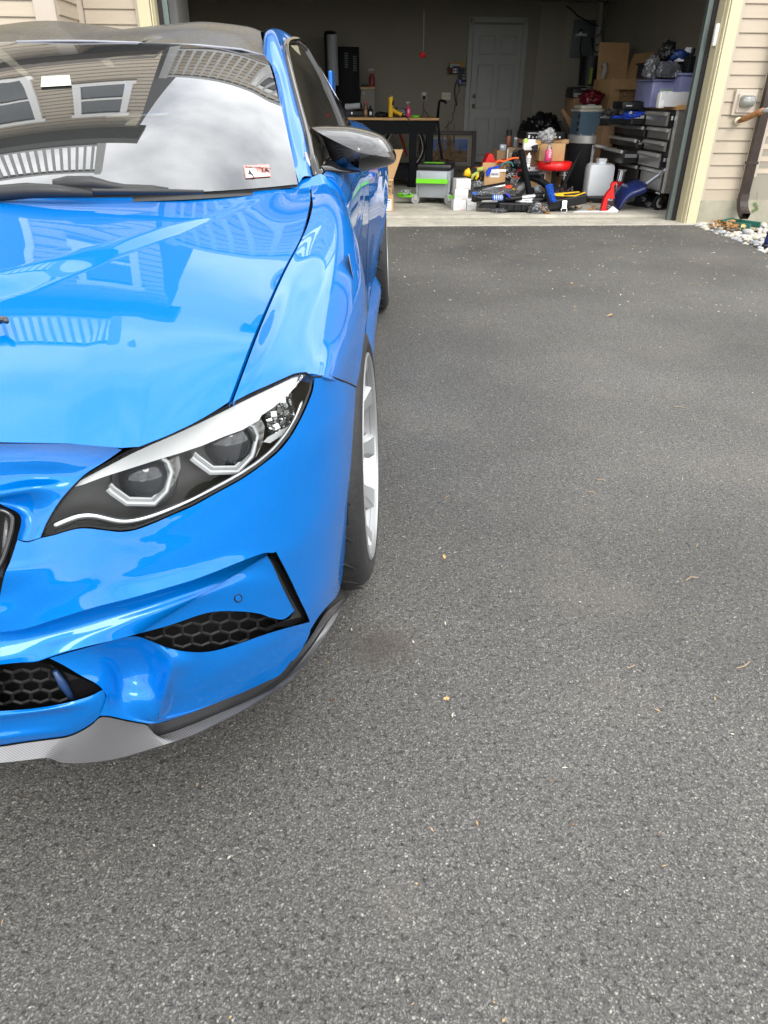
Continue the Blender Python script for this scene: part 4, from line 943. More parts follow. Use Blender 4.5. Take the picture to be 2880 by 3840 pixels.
# inspection sticker low on the driver's side of the screen
from mathutils.bvhtree import BVHTree
WSg = grid_surf(np.asarray(wsr), 4, 4); _a, _b = WSg.shape[:2]
WSB = BVHTree.FromPolygons([tuple(p) for p in WSg.reshape(-1, 3)], grid_faces(_a, _b))
def ws_at(px, py, lift=.003):
    d = Vector(RC.T @ np.array([(px * DS - 1440) / F_PX, (py * DS - 1920) / F_PX, 1.0])).normalized()
    h = WSB.ray_cast(Vector((XC0, 0, CAM_H)), d)
    return tuple(h[0] - d * lift)
sq = [(526, 358), (581, 355), (585, 381), (531, 385)]
def sq_at(u, v, l=.004):
    x = (sq[0][0] * (1 - u) + sq[1][0] * u) * (1 - v) + (sq[3][0] * (1 - u) + sq[2][0] * u) * v
    y = (sq[0][1] * (1 - u) + sq[1][1] * u) * (1 - v) + (sq[3][1] * (1 - u) + sq[2][1] * u) * v
    return ws_at(x, y, l)
def rect(u0, u1, v0, v1, l=.004): return cl([sq_at(u0, v0, l), sq_at(u1, v0, l), sq_at(u1, v1, l), sq_at(u0, v1, l)])
st = MB().add(rect(0, 1, 0, 1), [(0, 1, 2, 3)]).build('inspection_sticker', mat('sticker_red', (.75, .25, .22), .5), car)
MB().add(rect(.05, .46, .20, .95, .006), [(0, 1, 2, 3)]).build('sticker_panel', mat('sticker_white', (.75, .74, .70), .5), st)
MB().add(rect(.50, .97, .66, .95, .006), [(0, 1, 2, 3)]).build('sticker_panel', MATS['sticker_white'], st)
def solid_text(o, width=None):
    dg = bpy.context.evaluated_depsgraph_get(); dg.update(); me = bpy.data.meshes.new_from_object(o.evaluated_get(dg))
    if width:
        xs = [v.co.x for v in me.vertices]; k_ = width / max(1e-6, max(xs) - min(xs)); x0_ = min(xs)
        for v in me.vertices: v.co.x = (v.co.x - x0_) * k_
    q = link(bpy.data.objects.new(o.name, me), o.parent); q.matrix_local = o.matrix_local.copy(); nm = o.name; bpy.data.objects.remove(o); q.name = nm; return q
def text_on(name, body, p0, p1, pup, m, parent, size=None):
    c = bpy.data.curves.new(name, 'FONT'); c.body = body; c.extrude = .0001; c.offset = .0004
    o = bpy.data.objects.new(name, c); link(o, parent); a, b, u = Vector(p0), Vector(p1), Vector(pup)
    ux = (b - a).normalized(); uy = u - a; c.size = size or uy.length / .7; uy = uy.normalized(); uz = ux.cross(uy)
    o.matrix_local = Matrix([[ux.x, uy.x, uz.x, a.x], [ux.y, uy.y, uz.y, a.y], [ux.z, uy.z, uz.z, a.z], [0, 0, 0, 1]])
    c.materials.append(m); return solid_text(o, (b - a).length)
solid_text(LAMP_TEXT)
M_ink = mat('print_black', (.02, .02, .022), .6)
def sqt(body, u0, v0, u1, v1): return text_on('sticker_print', body, *cl([sq_at(u0, v1, .008), sq_at(u1, v1, .008), sq_at(u0, v0, .008)]), M_ink, st)
sqt('4', .17, .34, .35, .88); sqt('24', .66, .18, .96, .6)
sqt('VIRGINIA SAFETY APPROVAL', .06, .04, .9, .15)
# wiper and cowl
P = [K(118, 402, y=1.50), K(150, 397, y=1.50), K(200, 396, y=1.51), K(235, 402, y=1.515), K(270, 407, y=1.53), K(330, 408, y=1.55), K(364, 410, y=1.56)]
MB().tube(cl(P), [.012, .014, .013, .009, .008, .007, .004], 8, flat=.6).build('wiper_arm', M_sat, car, True)
P = [K(-60, 412, y=1.475), K(60, 413, y=1.48), K(180, 412, y=1.50), K(300, 413, y=1.53), K(440, 415, y=1.58)]
MB().tube(cl(P), [.008, .008, .007, .006, .004], 6).build('wiper_blade', M_sat, car, True)
P = [K(-200, 418, y=1.475), K(0, 417, y=1.465), K(60, 412, y=1.475), K(120, 413, y=1.48), K(200, 418, y=1.50)]
MB().tube(cl(P), [.012, .014, .014, .012, .008], 8).build('wiper_arm', M_sat, car, True)
cw = [[(x, y - .01, z - .012), (x, y + .12, z + .004)] for x, y, z in [(0, 1.43, .887), K(0, 428, z=.885), K(300, 420, z=.883), K(430, 415, z=.881), K(590, 404, z=.876), K(660, 397, z=.87)]]
v, f, S = gsurf(cw, 4, 2); cpart('cowl_panel', v, f, M_sat, mirror=True)
cp_ = [[(.700, 1.84, .868), (gap_at(1.88)[0], 1.87, .862), (.785, 1.915, .861), (.812, 1.94, .836), (.826, 1.945, .79)], [(.715, 1.90, .880), (.745, 1.93, .884), (.772, 1.97, .886), (.815, 1.985, .845), (.826, 1.985, .79)]]
v, f, S = gsurf(cp_, 4, 5); twin('cowl_corner', v, [q[::-1] for q in f], M_blue)
# ------------------------------------------------ body side: door, rear quarter, sill
def door_x(y): return float(np.interp(y, [1.92, 2.5, 3.1], [.772, .778, .775]))
D0 = [(.768, 1.965, .884), (.795, 1.965, .876), (.822, 1.967, .838), (.836, 1.967, .77), (.836, 1.967, .60), (.840, 1.967, .42), (.848, 1.967, .26)]
D1 = [(.778, 2.4, .894), (.800, 2.4, .884), (.830, 2.4, .845), (.842, 2.4, .78), (.836, 2.4, .62), (.838, 2.4, .42), (.848, 2.4, .26)]
D2 = [(.782, 2.85, .905), (.802, 2.85, .896), (.832, 2.85, .86), (.846, 2.85, .80), (.846, 2.85, .64), (.842, 2.85, .42), (.850, 2.85, .26)]
D3 = [(.780, 3.12, .912), (.802, 3.12, .903), (.836, 3.12, .87), (.855, 3.12, .82), (.858, 3.12, .66), (.848, 3.12, .42), (.852, 3.12, .26)]
v, f, S = gsurf([D0, D1, D2, D3], 10, 8); v, f = flange(v, f, S, (-.012, 0, 0), 'tb'); twin('door', v, f, M_blue, True, 60)
RWC, RAR = 4.13, .345
Q0 = [(.780, 3.13, .912), (.802, 3.13, .903), (.837, 3.13, .87), (.856, 3.13, .82), (.859, 3.13, .66), (.849, 3.13, .42), (.853, 3.13, .26)]
Q1 = [(.772, 3.5, .920), (.81, 3.5, .908), (.865, 3.5, .87), (.893, 3.5, .80), (.893, 3.5, .66), (.868, 3.5, .42), (.862, 3.5, .26)]
Q2 = [(.760, 3.70, .926), (.82, 3.70, .912), (.886, 3.70, .868), (.912, 3.72, .79), (.914, 3.73, .66), (.905, 3.745, .50), (.880, 3.76, .28)]
Q3 = [(.748, 3.92, .932), (.82, 3.92, .916), (.896, 3.92, .868), (.924, 3.92, .80), (.930, 3.92, .72), (.933, 3.91, .65), arch(3.905, .934, RWC, RAR, .32)]
Q4 = [(.738, 4.13, .936), (.81, 4.13, .92), (.895, 4.13, .87), (.926, 4.13, .81), (.934, 4.13, .75), (.938, 4.13, .71), arch(4.13, .938, RWC, RAR, .32)]
Q5 = [(.722, 4.42, .94), (.80, 4.42, .92), (.878, 4.42, .86), (.907, 4.42, .79), (.917, 4.40, .70), (.922, 4.38, .63), arch(4.36, .924, RWC, RAR, .32)]
Q6 = [(.69, 4.8, .935), (.77, 4.8, .915), (.83, 4.78, .85), (.862, 4.75, .76), (.873, 4.68, .62), (.878, 4.58, .45), (.870, 4.54, .28)]
Q7 = [(.60, 5.02, .93), (.68, 5.03, .91), (.74, 5.04, .84), (.77, 5.05, .74), (.78, 5.05, .6), (.78, 5.05, .45), (.76, 5.03, .26)]
v, f, S = gsurf([Q0, Q1, Q2, Q3, Q4, Q5, Q6, Q7], 8, 8); v, f = flange(v, f, S, (-.03, 0, 0), 'r'); twin('rear_wing', v, f, M_blue, True, 60)
rb = [[(0, 4.76, .955), (.3, 4.75, .952), (.50, 4.73, .945), (.69, 4.80, .935)], [(0, 5.05, .93), (.3, 5.04, .93), (.5, 5.03, .93), (.60, 5.02, .93)], [(0, 5.12, .75), (.35, 5.11, .75), (.6, 5.08, .75), (.77, 5.05, .74)], [(0, 5.13, .5), (.35, 5.12, .5), (.6, 5.09, .5), (.78, 5.05, .5)], [(0, 5.08, .26), (.35, 5.07, .26), (.6, 5.05, .26), (.76, 5.03, .26)]]
v, f, S = gsurf(rb, 6, 8); cpart('boot_and_rear_bumper', v, f, M_blue, mirror=True)
# tall rear spoiler, of which the blue end plate shows past the window
sp = [[(-.60, 4.86, 1.075), (-.3, 4.84, 1.08), (0, 4.83, 1.082), (.3, 4.84, 1.08), (.585, 4.86, 1.075)], [(-.60, 5.08, 1.105), (-.3, 5.08, 1.11), (0, 5.08, 1.112), (.3, 5.08, 1.11), (.585, 5.08, 1.105)]]
v, f, S = gsurf(sp, 3, 6); o = cpart('spoiler_blade', v, f, M_carb); md = o.modifiers.new('t', 'SOLIDIFY'); md.thickness = .012
for s in (1, -1):
    x = s * .59
    MB().box((s * .602, 4.93 - YB, 1.075), (.020, .30, .21), bev=.008).build('spoiler_end', M_blue, car)
    MB().box((s * .33, 4.95 - YB, 1.0), (.014, .12, .16)).build('spoiler_stay', M_sat, car)
sk = [[(.846, 1.89, .26), (.850, 2.5, .255), (.855, 3.2, .255), (.872, 3.74, .27)], [(.872, 1.89, .20), (.880, 2.5, .19), (.886, 3.2, .19), (.905, 3.76, .20)], [(.868, 1.90, .155), (.876, 2.5, .145), (.882, 3.2, .145), (.9, 3.76, .155)], [(.70, 1.90, .15), (.70, 2.5, .14), (.70, 3.2, .14), (.7, 3.76, .15)]]
v, f, S = gsurf(sk, 5, 10); twin('side_skirt', v, f, M_blue, True, 50)
# ------------------------------------------------ mirror
mo = [(415, 188), (500, 180), (620, 178), (760, 180), (880, 200), (1000, 235), (1080, 275), (1140, 340), (1180, 405), (1196, 460), (1186, 505), (1140, 535), (1050, 562), (950, 582), (850, 600), (760, 585), (680, 560), (610, 515), (560, 400), (500, 270)]
def m6(x, y): return x * .2343 + 576, y * .2343 + 230.4
loop = smooth_loop(mo, 72)
L3 = [np.array(K(*m6(x, y), y=2.27)) for x, y in loop]; cM = np.array(K(*m6(860, 385), y=2.27))
mv = []; RN = 12
for k in range(RN):
    s_ = math.cos(k / (RN - 1) * PI / 2); dep = math.sin(k / (RN - 1) * PI / 2)
    for p in L3:
        q = cM + (p - cM) * max(s_, .02); q = q + np.array([0, -.155 * dep * (1 - .25 * abs(q[0] - cM[0]) / .2), 0]); mv.append(tuple(q))
nL = 72
mf = [(k * nL + i, k * nL + (i + 1) % nL, (k + 1) * nL + (i + 1) % nL, (k + 1) * nL + i) for k in range(RN - 1) for i in range(nL)] + [tuple(range((RN - 1) * nL, RN * nL))]
seam = [(480, 560), (620, 540), (700, 525), (760, 520), (800, 500), (840, 468), (1000, 440), (1250, 395)]
def below(p):
    x, y = (p[0] - XC0), p[1]; c = RC @ (np.array([p[0] - XC0, p[1], p[2]]) - O_CAM); px, py = (1440 + F_PX * c[0] / c[2]) / DS, (1920 + F_PX * c[1] / c[2]) / DS
    X, Y_ = (px - 576) / .2343, (py - 230.4) / .2343
    return Y_ > np.interp(X, [q[0] for q in seam], [q[1] for q in seam])
fb = [q for q in mf if below(np.mean([mv[i] for i in q], axis=0))]; ft = [q for q in mf if q not in set(fb)]
mir = twin('mirror', mv, ft, carbon('mirror_carbon', 0, (.006, .006, .007), 6, 1.0, .1), True, 60); twin('mirror_base', [tuple(np.array(p) + np.array([0, .002, 0])) for p in mv], fb, M_gloss, True, 60)
back = L3 + [tuple(cM + np.array([0, .015, 0]))]; twin('mirror_glass', [tuple(p) for p in back], [((i + 1) % nL, i, nL) for i in range(nL)], mat('mirror_silver', (.6, .6, .6), .05, 1.0))
stalk = [[K(*m6(490, 515), y=2.12), K(*m6(600, 500), y=2.13), K(*m6(700, 560), y=2.13), K(*m6(860, 590), y=2.15)], [K(*m6(478, 565), y=2.06), K(*m6(590, 575), y=2.07), K(*m6(700, 595), y=2.09), K(*m6(870, 602), y=2.13)], [K(*m6(480, 620), y=2.06), K(*m6(590, 635), y=2.08), K(*m6(700, 622), y=2.1), K(*m6(860, 608), y=2.14)], [K(*m6(500, 662), y=2.12), K(*m6(590, 650), y=2.14), K(*m6(700, 632), y=2.16), K(*m6(850, 612), y=2.18)]]
v, f, S = gsurf(stalk, 6, 6); twin('mirror_stalk', v, [q[::-1] for q in f], M_gloss, True, 70)
tri = [K(*m6(425, 650), y=1.97), K(*m6(470, 560), y=2.0), K(*m6(560, 690), y=2.02), K(*m6(500, 805), y=1.95)]
twin('mirror_sail', tri, [(0, 3, 2, 1)], M_sat, False)
# ------------------------------------------------ wheels
def wheel(xo, yc, rz, r, rr, wdt, camber, name):
    """xo = outer face of the tyre; built along +X then placed"""
    we = bpy.data.objects.new(name, None); link(we, car); we.location = (xo, yc - YB, r); we.rotation_euler = (0, camber, 0)
    tp = [(rr - .012, -.018), (rr + .004, -.010), (rr + .016, -.002), (r - .045, .001), (r - .022, -.006), (r - .008, -.018), (r - .002, -.034), (r, -.06), (r, -wdt + .05), (r - .006, -wdt + .02), (r - .03, -wdt), (rr, -wdt + .02)]
    ty = MB().lathe(tp[::-1], 72, axis='X', cap=False).build('tyre', M_tyre, we, True, 50)
    gr = MB()
    for i in range(22):
        a0 = 2 * PI * i / 22
        P = []
        for k in range(5):
            a = a0 + k * .055; x = -.022 - k * .024; P.append((x, (r + .0004) * math.sin(a), (r + .0004) * math.cos(a)))
        gr.tube(P, [.001, .0055, .0065, .0055, .001], 5, flat=.35)
        P = [(-.12 - k * .02, (r + .0004) * math.sin(a0 + .15 - k * .04), (r + .0004) * math.cos(a0 + .15 - k * .04)) for k in range(5)]
        gr.tube(P, [.001, .0055, .0065, .0055, .001], 5, flat=.35)
    for x in (-.10, -.16): gr.lathe([(r + .0006, x - .004), (r + .0006, x + .004)], 60, axis='X')
    gr.f = [q for q in gr.f if len(q) < 20]
    gr.build('tread_groove', M_gap, ty)
    rp_ = [(rr - .004, -.022), (rr, -.012), (rr + .001, -.002), (rr - .004, .001), (rr - .010, -.004), (rr - .012, -.03), (rr - .022, -.06), (rr - .028, -.16), (rr, -wdt + .02)]
    rm = MB().lathe(rp_, 72, axis='X', cap=False).build('rim', M_rim, we, True, 45)
    sp_ = MB(); ns = 10
    for i in range(ns):
        a = 2 * PI * i / ns; ca, sa = math.cos(a), math.sin(a)
        prof = [(.040, -.062, .022, .022), (.09, -.056, .020, .022), (.15, -.040, .019, .022), (.195, -.024, .022, .020), (rr - .012, -.008, .036, .016)]
        vs_ = []
        for rad, x, hw, dp in prof:
            for (sx, dx) in ((-hw, -dp), (-hw * .7, 0), (hw * .7, 0), (hw, -dp)):
                vs_.append((x + dx, rad * sa + sx * ca, rad * ca - sx * sa))
        fs = [(4 * k + j, 4 * k + j + 1, 4 * k + 5 + j, 4 * k + 4 + j) for k in range(len(prof) - 1) for j in range(3)]
        sp_.add(vs_, fs)
    sp_.lathe([(.062, -.10), (.058, -.07), (.034, -.066), (.030, -.055), (0, -.053)], 28, axis='X')
    sp_.build('spokes', M_rim, rm, True, 40)
    MB().lathe([(.17, -.13), (.17, -.118), (.09, -.116), (0, -.116)], 40, axis='X').build('brake_disc', mat('brake_steel', (.25, .24, .23), .4, .8), we, True, 40)
    MB().box((-.11, .10, .13), (.06, .12, .10), rotm(x=.8), bev=.01).build('brake_caliper', mat('caliper_gold', (.45, .3, .06), .4), we)
    MB().lathe([(rr - .02, -.17), (0, -.17)], 32, axis='X').build('wheel_inner', M_gap, we)
    return we
for xo, yc, r, stz in ((.899, WC, .311, math.radians(-2.2)), (.936, RWC, .318, 0)):
    a = wheel(xo, yc, 0, r, .245, .25, math.radians(-2.4), 'wheel'); a.rotation_euler = (0, math.radians(-2.4), stz)
    b = a.copy(); link(b, car); b.location = (-xo, yc - YB, r); b.rotation_euler = (0, math.radians(2.4), PI + stz)
    def cpy(src, dst):
        for ch in list(src.children):
            c = ch.copy(); link(c, dst); cpy(ch, c)
    cpy(a, b)
# wheel houses, underside, cabin tub so that gaps read dark
for s in (1, -1):
    for yc, r, xo in ((WC, .345, .86), (RWC, .352, .90)):
        mb = MB(); n = 24; v = []
        for i in range(n + 1):
            a = PI * i / n; v += [(s * xo, yc - YB + r * math.cos(a), .33 + r * math.sin(a) * 1.0), (s * .56, yc - YB + r * math.cos(a), .33 + r * math.sin(a))]
        mb.add(v, [(2 * i, 2 * i + 1, 2 * i + 3, 2 * i + 2) for i in range(n)]); b0 = len(v)
        mb.add([(s * .56, yc - YB + r * math.cos(PI * i / n), .33 + r * math.sin(PI * i / n)) for i in range(n + 1)], [tuple(range(n + 1))])
        mb.build('wheel_house', M_gap, car)
MB().box((0, 2.9 - YB, .17), (1.36, 4.0, .03)).box((0, 2.9 - YB, .40), (1.08, 4.1, .42)).build('underbody', M_gap, car)
eb = [[(0, .86, .62), (.4, .90, .62), (.60, 1.0, .62), (.74, 1.15, .64)], [(0, 1.2, .72), (.4, 1.2, .72), (.68, 1.2, .70), (.80, 1.25, .66)], [(0, 1.45, .80), (.4, 1.48, .80), (.7, 1.5, .79), (.82, 1.5, .72)], [(0, 1.9, .80), (.4, 1.9, .80), (.7, 1.9, .82), (.80, 1.9, .80)]]
v, f, S = gsurf(eb, 3, 3); cpart('engine_bay', v, f, M_gap, mirror=True)
M_int = mat('interior_grey', (.05, .052, .055), .7, noise=.1, nscale=20); M_seat = mat('seat_leather', (.06, .06, .062), .55)
db = [[(0, 1.55, .875), (.35, 1.60, .872), (.66, 1.85, .862)], [(0, 1.95, .90), (.35, 1.98, .90), (.68, 2.1, .885)], [(0, 2.2, .86), (.35, 2.22, .87), (.70, 2.25, .84)], [(0, 2.28, .6), (.35, 2.28, .6), (.72, 2.3, .6)]]
v, f, S = gsurf(db, 5, 5); cpart('dashboard', v, f, M_int, mirror=True)
for s in (1, -1):
    st_ = [[(s * .38 + dx, y, z) for dx in (-.24, -.15, 0, .15, .24)] for y, z in ((2.62, .42), (2.95, .45), (3.08, .62), (3.18, .90), (3.2, 1.0), (3.22, 1.10))]
    for r2, nar in ((4, .7), (5, .5)):
        st_[r2] = [(s * .38 + (p[0] - s * .38) * nar, p[1], p[2]) for p in st_[r2]]
    v, f, S = gsurf(st_, 5, 5); o = cpart('seat', v, f, M_seat, True, 60); o.modifiers.new('t', 'SOLIDIFY').thickness = .08
MB().tube([(.38 + .18 * math.cos(a), 2.36 - YB + .05 * math.sin(a), .85 + .17 * math.sin(a)) for a in np.linspace(0, 2 * PI, 33)], .014, 8, False).build('steering_wheel', M_sat, car, True)
MB().box((0, 3.7 - YB, .70), (1.3, .5, .45), bev=.05).build('rear_seat', M_seat, car)
MB().box((0, 3.0 - YB, .38), (1.4, 1.9, .05)).build('cabin_floor', M_gap, car)
MB().box((.0, 2.58 - YB, 1.10), (.22, .035, .06), bev=.012).build('rear_view_mirror', M_gloss, car)
tq = [ws_at(90, 165, .004), ws_at(150, 162, .004), ws_at(154, 184, .004), ws_at(88, 188, .004)]; ti = [ws_at(90, 165, .014), ws_at(150, 162, .014), ws_at(154, 184, .014), ws_at(88, 188, .014)]
tb = cpart('toll_tag', tq + ti, [(0, 1, 2, 3), (7, 6, 5, 4), (0, 4, 5, 1), (1, 5, 6, 2), (2, 6, 7, 3), (3, 7, 4, 0)], mat('toll_tag_white', (.52, .58, .46), .5), False)
# ================================================================== THINGS IN AND ROUND THE GARAGE
def cA(x, y): return x / 3.77 + 1780, y / 3.77 + 520
def cB(x, y): return x / 3.456 + 2080, y / 3.456 + 380
def cC(x, y): return x / 2.37 + 1980, y / 2.37
def cD(x, y): return x / 3.19 + 1200, y / 3.19 + 100
def cE(x, y): return x / 3.607 + 1400, y / 3.607 + 420
def floorY(px, py): return HP(px, py, z=FZ).y
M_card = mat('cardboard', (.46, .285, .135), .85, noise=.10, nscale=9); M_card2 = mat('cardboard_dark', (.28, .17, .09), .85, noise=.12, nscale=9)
M_box = mat('white_card', (.60, .60, .60), .6, noise=.03, nscale=8); M_paper = mat('paper_white', (.76, .77, .78), .7)
M_blk = mat('black_plastic', (.010, .010, .011), .45, spec=.3, noise=.2, nscale=20); M_blk2 = mat('black_powder', (.005, .0055, .007), .55, spec=.15, noise=.15, nscale=15)
M_steel = mat('brushed_steel', (.60, .59, .56), .36, .6, noise=.08, nscale=4, stretch=(1, 1, 30)); M_steeld = mat('dark_steel', (.17, .165, .155), .32, .6, noise=.1, nscale=4, stretch=(1, 1, 20))
M_chr = mat('chrome', (.7, .7, .7), .12, 1.0); M_wood = mat('butcher_block', (.50, .29, .11), .5, noise=.18, nscale=6, stretch=(1, 8, 8))
M_red = mat('red_plastic', (.62, .015, .015), .35, noise=.05, nscale=10); M_yel = mat('yellow_plastic', (.75, .45, .01), .4); M_grn = mat('lime_plastic', (.17, .62, .02), .4)
M_gry = mat('grey_sheet_metal', (.34, .365, .39), .45, .2, noise=.04, nscale=6); M_navy = mat('navy_plastic', (.012, .022, .10), .3, noise=.1, nscale=10)
M_blue_c = mat('blue_cloth', (.01, .05, .42), .8, noise=.2, nscale=30); M_film = glass('clear_film', (.80, .82, .84), 1.4, .10, .02, .10, (.55, .56, .58))
M_bubble = mat('bubble_wrap', (.42, .43, .44), .15, trans=.35, noise=.5, nscale=60, bump=1.0, bscale=70)
M_rub = mat('caster_rubber', (.30, .30, .30), .6); M_pink = mat('pink_liquid', (.55, .04, .14), .15, coat=.5); M_clr = glass('clear_bottle', (.75, .75, .78), 1.45, .05, .05, .12, (.6, .6, .62))
M_org = mat('orange_plastic', (.70, .10, .01), .45); M_teal = mat('teal_cable', (.02, .16, .18), .5); M_bin = mat('lilac_bin', (.30, .32, .56), .3, trans=.3, noise=.12, nscale=7)
M_bag = mat('black_bag', (.010, .011, .013), .25, bump=.8, bscale=22)
def P_(p, Y): return HP(p[0], p[1], y=Y)
class Bx:
    """a box-like thing whose front face fills a rectangle of the photo at distance Y; pieces are added in its own u,v,d frame"""
    def __init__(s, name, label, cat, p0, p1, Y, dep, group=None, rz=0.0):
        a, b = P_(p0, Y), P_(p1, Y)
        mid = P_(((p0[0] + p1[0]) / 2, p1[1]), Y)
        s.w = abs(P_((p1[0], (p0[1] + p1[1]) / 2), Y).x - P_((p0[0], (p0[1] + p1[1]) / 2), Y).x); s.h = abs(a.z - b.z); s.dep = dep
        s.o = thing(name, label, cat, (mid.x, Y, mid.z), rz, group)
    def c(s, u, v, d): return ((u - .5) * s.w, d * s.dep, v * s.h)
    def box(s, name, m, u0, u1, v0, v1, d0, d1, bev=0, parent=None, rot=None):
        a, b = s.c(u0, v0, d0), s.c(u1, v1, d1)
        return MB().box([(x + y) / 2 for x, y in zip(a, b)], [abs(y - x) for x, y in zip(a, b)], rot, bev).build(name, m, parent or s.o, bool(bev), 40 if bev else None)
    def plate(s, name, m, u0, u1, v0, v1, lift=.002, parent=None): # flat print on the front
        return MB().box(s.c((u0 + u1) / 2, (v0 + v1) / 2, 0)[:1] + (-lift / 2,) + s.c(0, (v0 + v1) / 2, 0)[2:], (abs(u1 - u0) * s.w, lift, abs(v1 - v0) * s.h)).build(name, m, parent or s.o)
    def text(s, body, u, v, hgt, m, rot=0.0, lift=.003, width=None):
        return text_mesh(body, s.o, (s.c(u, v, 0)[0], -lift, v * s.h), hgt, m, rot, width)
def text_mesh(body, parent, loc, hgt, m, rot=0.0, width=None):
    c = bpy.data.curves.new('print', 'FONT'); c.body = body; c.size = hgt / .7; c.align_x = 'CENTER'; c.align_y = 'CENTER'; c.extrude = .0002
    o = bpy.data.objects.new('print', c); COL.objects.link(o); dg = bpy.context.evaluated_depsgraph_get(); dg.update()
    me = bpy.data.meshes.new_from_object(o.evaluated_get(dg)); COL.objects.unlink(o); bpy.data.objects.remove(o)
    me.materials.clear(); me.materials.append(m)
    q = link(bpy.data.objects.new('lettering', me), parent); q.location = loc; q.rotation_euler = (PI / 2, rot, 0)
    if width:
        xs = [v.co.x for v in me.vertices]; k = width / max(1e-6, max(xs) - min(xs))
        for v in me.vertices: v.co.x *= k
    return q
def carton(name, label, p0, p1, Y, dep, m=None, group=None, rz=0.0, flaps=False, cat='box'):
    b = Bx(name, label, cat, p0, p1, Y, dep, group, rz)
    b.box('body', m or M_card, 0, 1, 0, 1, 0, 1, .003)
    if flaps:
        t = .004
        MB().box((0, -.03, b.h + .03), (b.w, t, .10), rotm(x=.6)).build('flap', m or M_card, b.o)
        MB().box((-b.w / 2 - .03, b.dep / 2, b.h + .02), (.10, b.dep, t), rotm(y=.7)).build('flap', m or M_card, b.o)
        MB().box((0, b.dep, b.h + .05), (b.w, t, .12), rotm(x=-.3)).build('flap', m or M_card, b.o)
    return b
def blob(name, label, cat, p0, p1, Y, dep, m, seed=1, rough=.25, freq=6.0, group=None, sub=4, kind=None, flat=1.0):
    """crumpled soft thing filling a rectangle of the photo"""
    a, b = P_(p0, Y), P_(p1, Y); w_, h_ = abs(b.x - a.x), abs(a.z - b.z); mid = P_(((p0[0] + p1[0]) / 2, p1[1]), Y)
    bm = bmesh.new(); bmesh.ops.create_icosphere(bm, subdivisions=sub, radius=1)
    for v in bm.verts:
        n_ = v.co.normalized(); k = 1 + rough * noise.noise(n_ * freq * .4 + Vector((seed * 7.1, 0, 0))) + rough * .6 * noise.noise(n_ * freq + Vector((0, seed * 3.3, 0))) + rough * .3 * noise.noise(n_ * freq * 2.3 + Vector((0, 0, seed)))
        v.co = Vector((n_.x * k * w_ / 2, n_.y * k * dep / 2, max(0, (n_.z * k + .85) * h_ / 1.85)))
    me = bpy.data.meshes.new(name); bm.to_mesh(me); bm.free(); me.materials.append(m); me.polygons.foreach_set('use_smooth', [True] * len(me.polygons))
    o = link(bpy.data.objects.new(name, me)); o.location = (mid.x, Y, mid.z)
    return tag(o, label, cat, group) if not kind else struct(o, kind, label)
def path3(pts, Y): return [P_(p, Y if not isinstance(Y, (list, tuple)) else Y[i]) for i, p in enumerate(pts)]
def rod(name, label, cat, pts, Y, r, m, group=None, n=10, smooth=True):
    P = path3(pts, Y); base = P[-1].copy(); o = MB().tube([p - base for p in P], r, n).build(name, m, None, smooth, 50); o.location = base
    return tag(o, label, cat, group)
def lathe_thing(name, label, cat, pc, pyb, Y, prof, m, group=None, n=24, part='body', sx=1, sy=1):
    base = P_((pc, pyb), Y); t = thing(name, label, cat, base, 0, group)
    MB().lathe(prof, n, sx=sx, sy=sy).build(part, m, t, True, 40); return t
def mpp(Y, p=(2000, 600)): return (P_((p[0] + 1, p[1]), Y) - P_(p, Y)).x
def caster(parent, x, y, r, m=M_rub):
    c = bpy.data.objects.new('caster', None); link(c, parent); c.location = (x, y, 0)
    MB().lathe([(r * .35, -.016), (r, -.013), (r, .013), (r * .35, .016)], 20, (0, 0, r), 'Y', rot=rotm(z=.5)).build('caster_wheel', m, c, True, 40)
    MB().box((0, 0, r * 2.0), (.035, .035, .012)).box((.01, .022, r * 1.45), (.03, .004, r * 1.2)).box((.01, -.022, r * 1.45), (.03, .004, r * 1.2)).build('caster_fork', M_steel, c)
    return c
def spray(name, label, pc, py0, py1, Y, m, mh, cat='spray bottle', wpx=26, group=None):
    h = abs(P_((pc, py0), Y).z - P_((pc, py1), Y).z); w_ = wpx * mpp(Y) / 2
    t = thing(name, label, cat, P_((pc, py1), Y), 0, group)
    MB().lathe([(w_ * .95, 0), (w_, .02 * h), (w_, .42 * h), (w_ * .75, .55 * h), (w_ * .38, .70 * h), (w_ * .33, .74 * h)], 20, sx=1, sy=.7).build('body', m, t, True, 50)
    MB().lathe([(w_ * .42, .73 * h), (w_ * .42, .80 * h)], 14).box((-.15 * w_, 0, .90 * h), (w_ * 1.5, w_ * .6, .14 * h), bev=.004).box((-w_ * 1.0, 0, .91 * h), (w_ * .5, w_ * .4, .07 * h)).box((-w_ * .75, 0, .80 * h), (w_ * .18, w_ * .35, .14 * h), rotm(y=-.5)).build('spray_head', mh, t)
    return t, h, w_
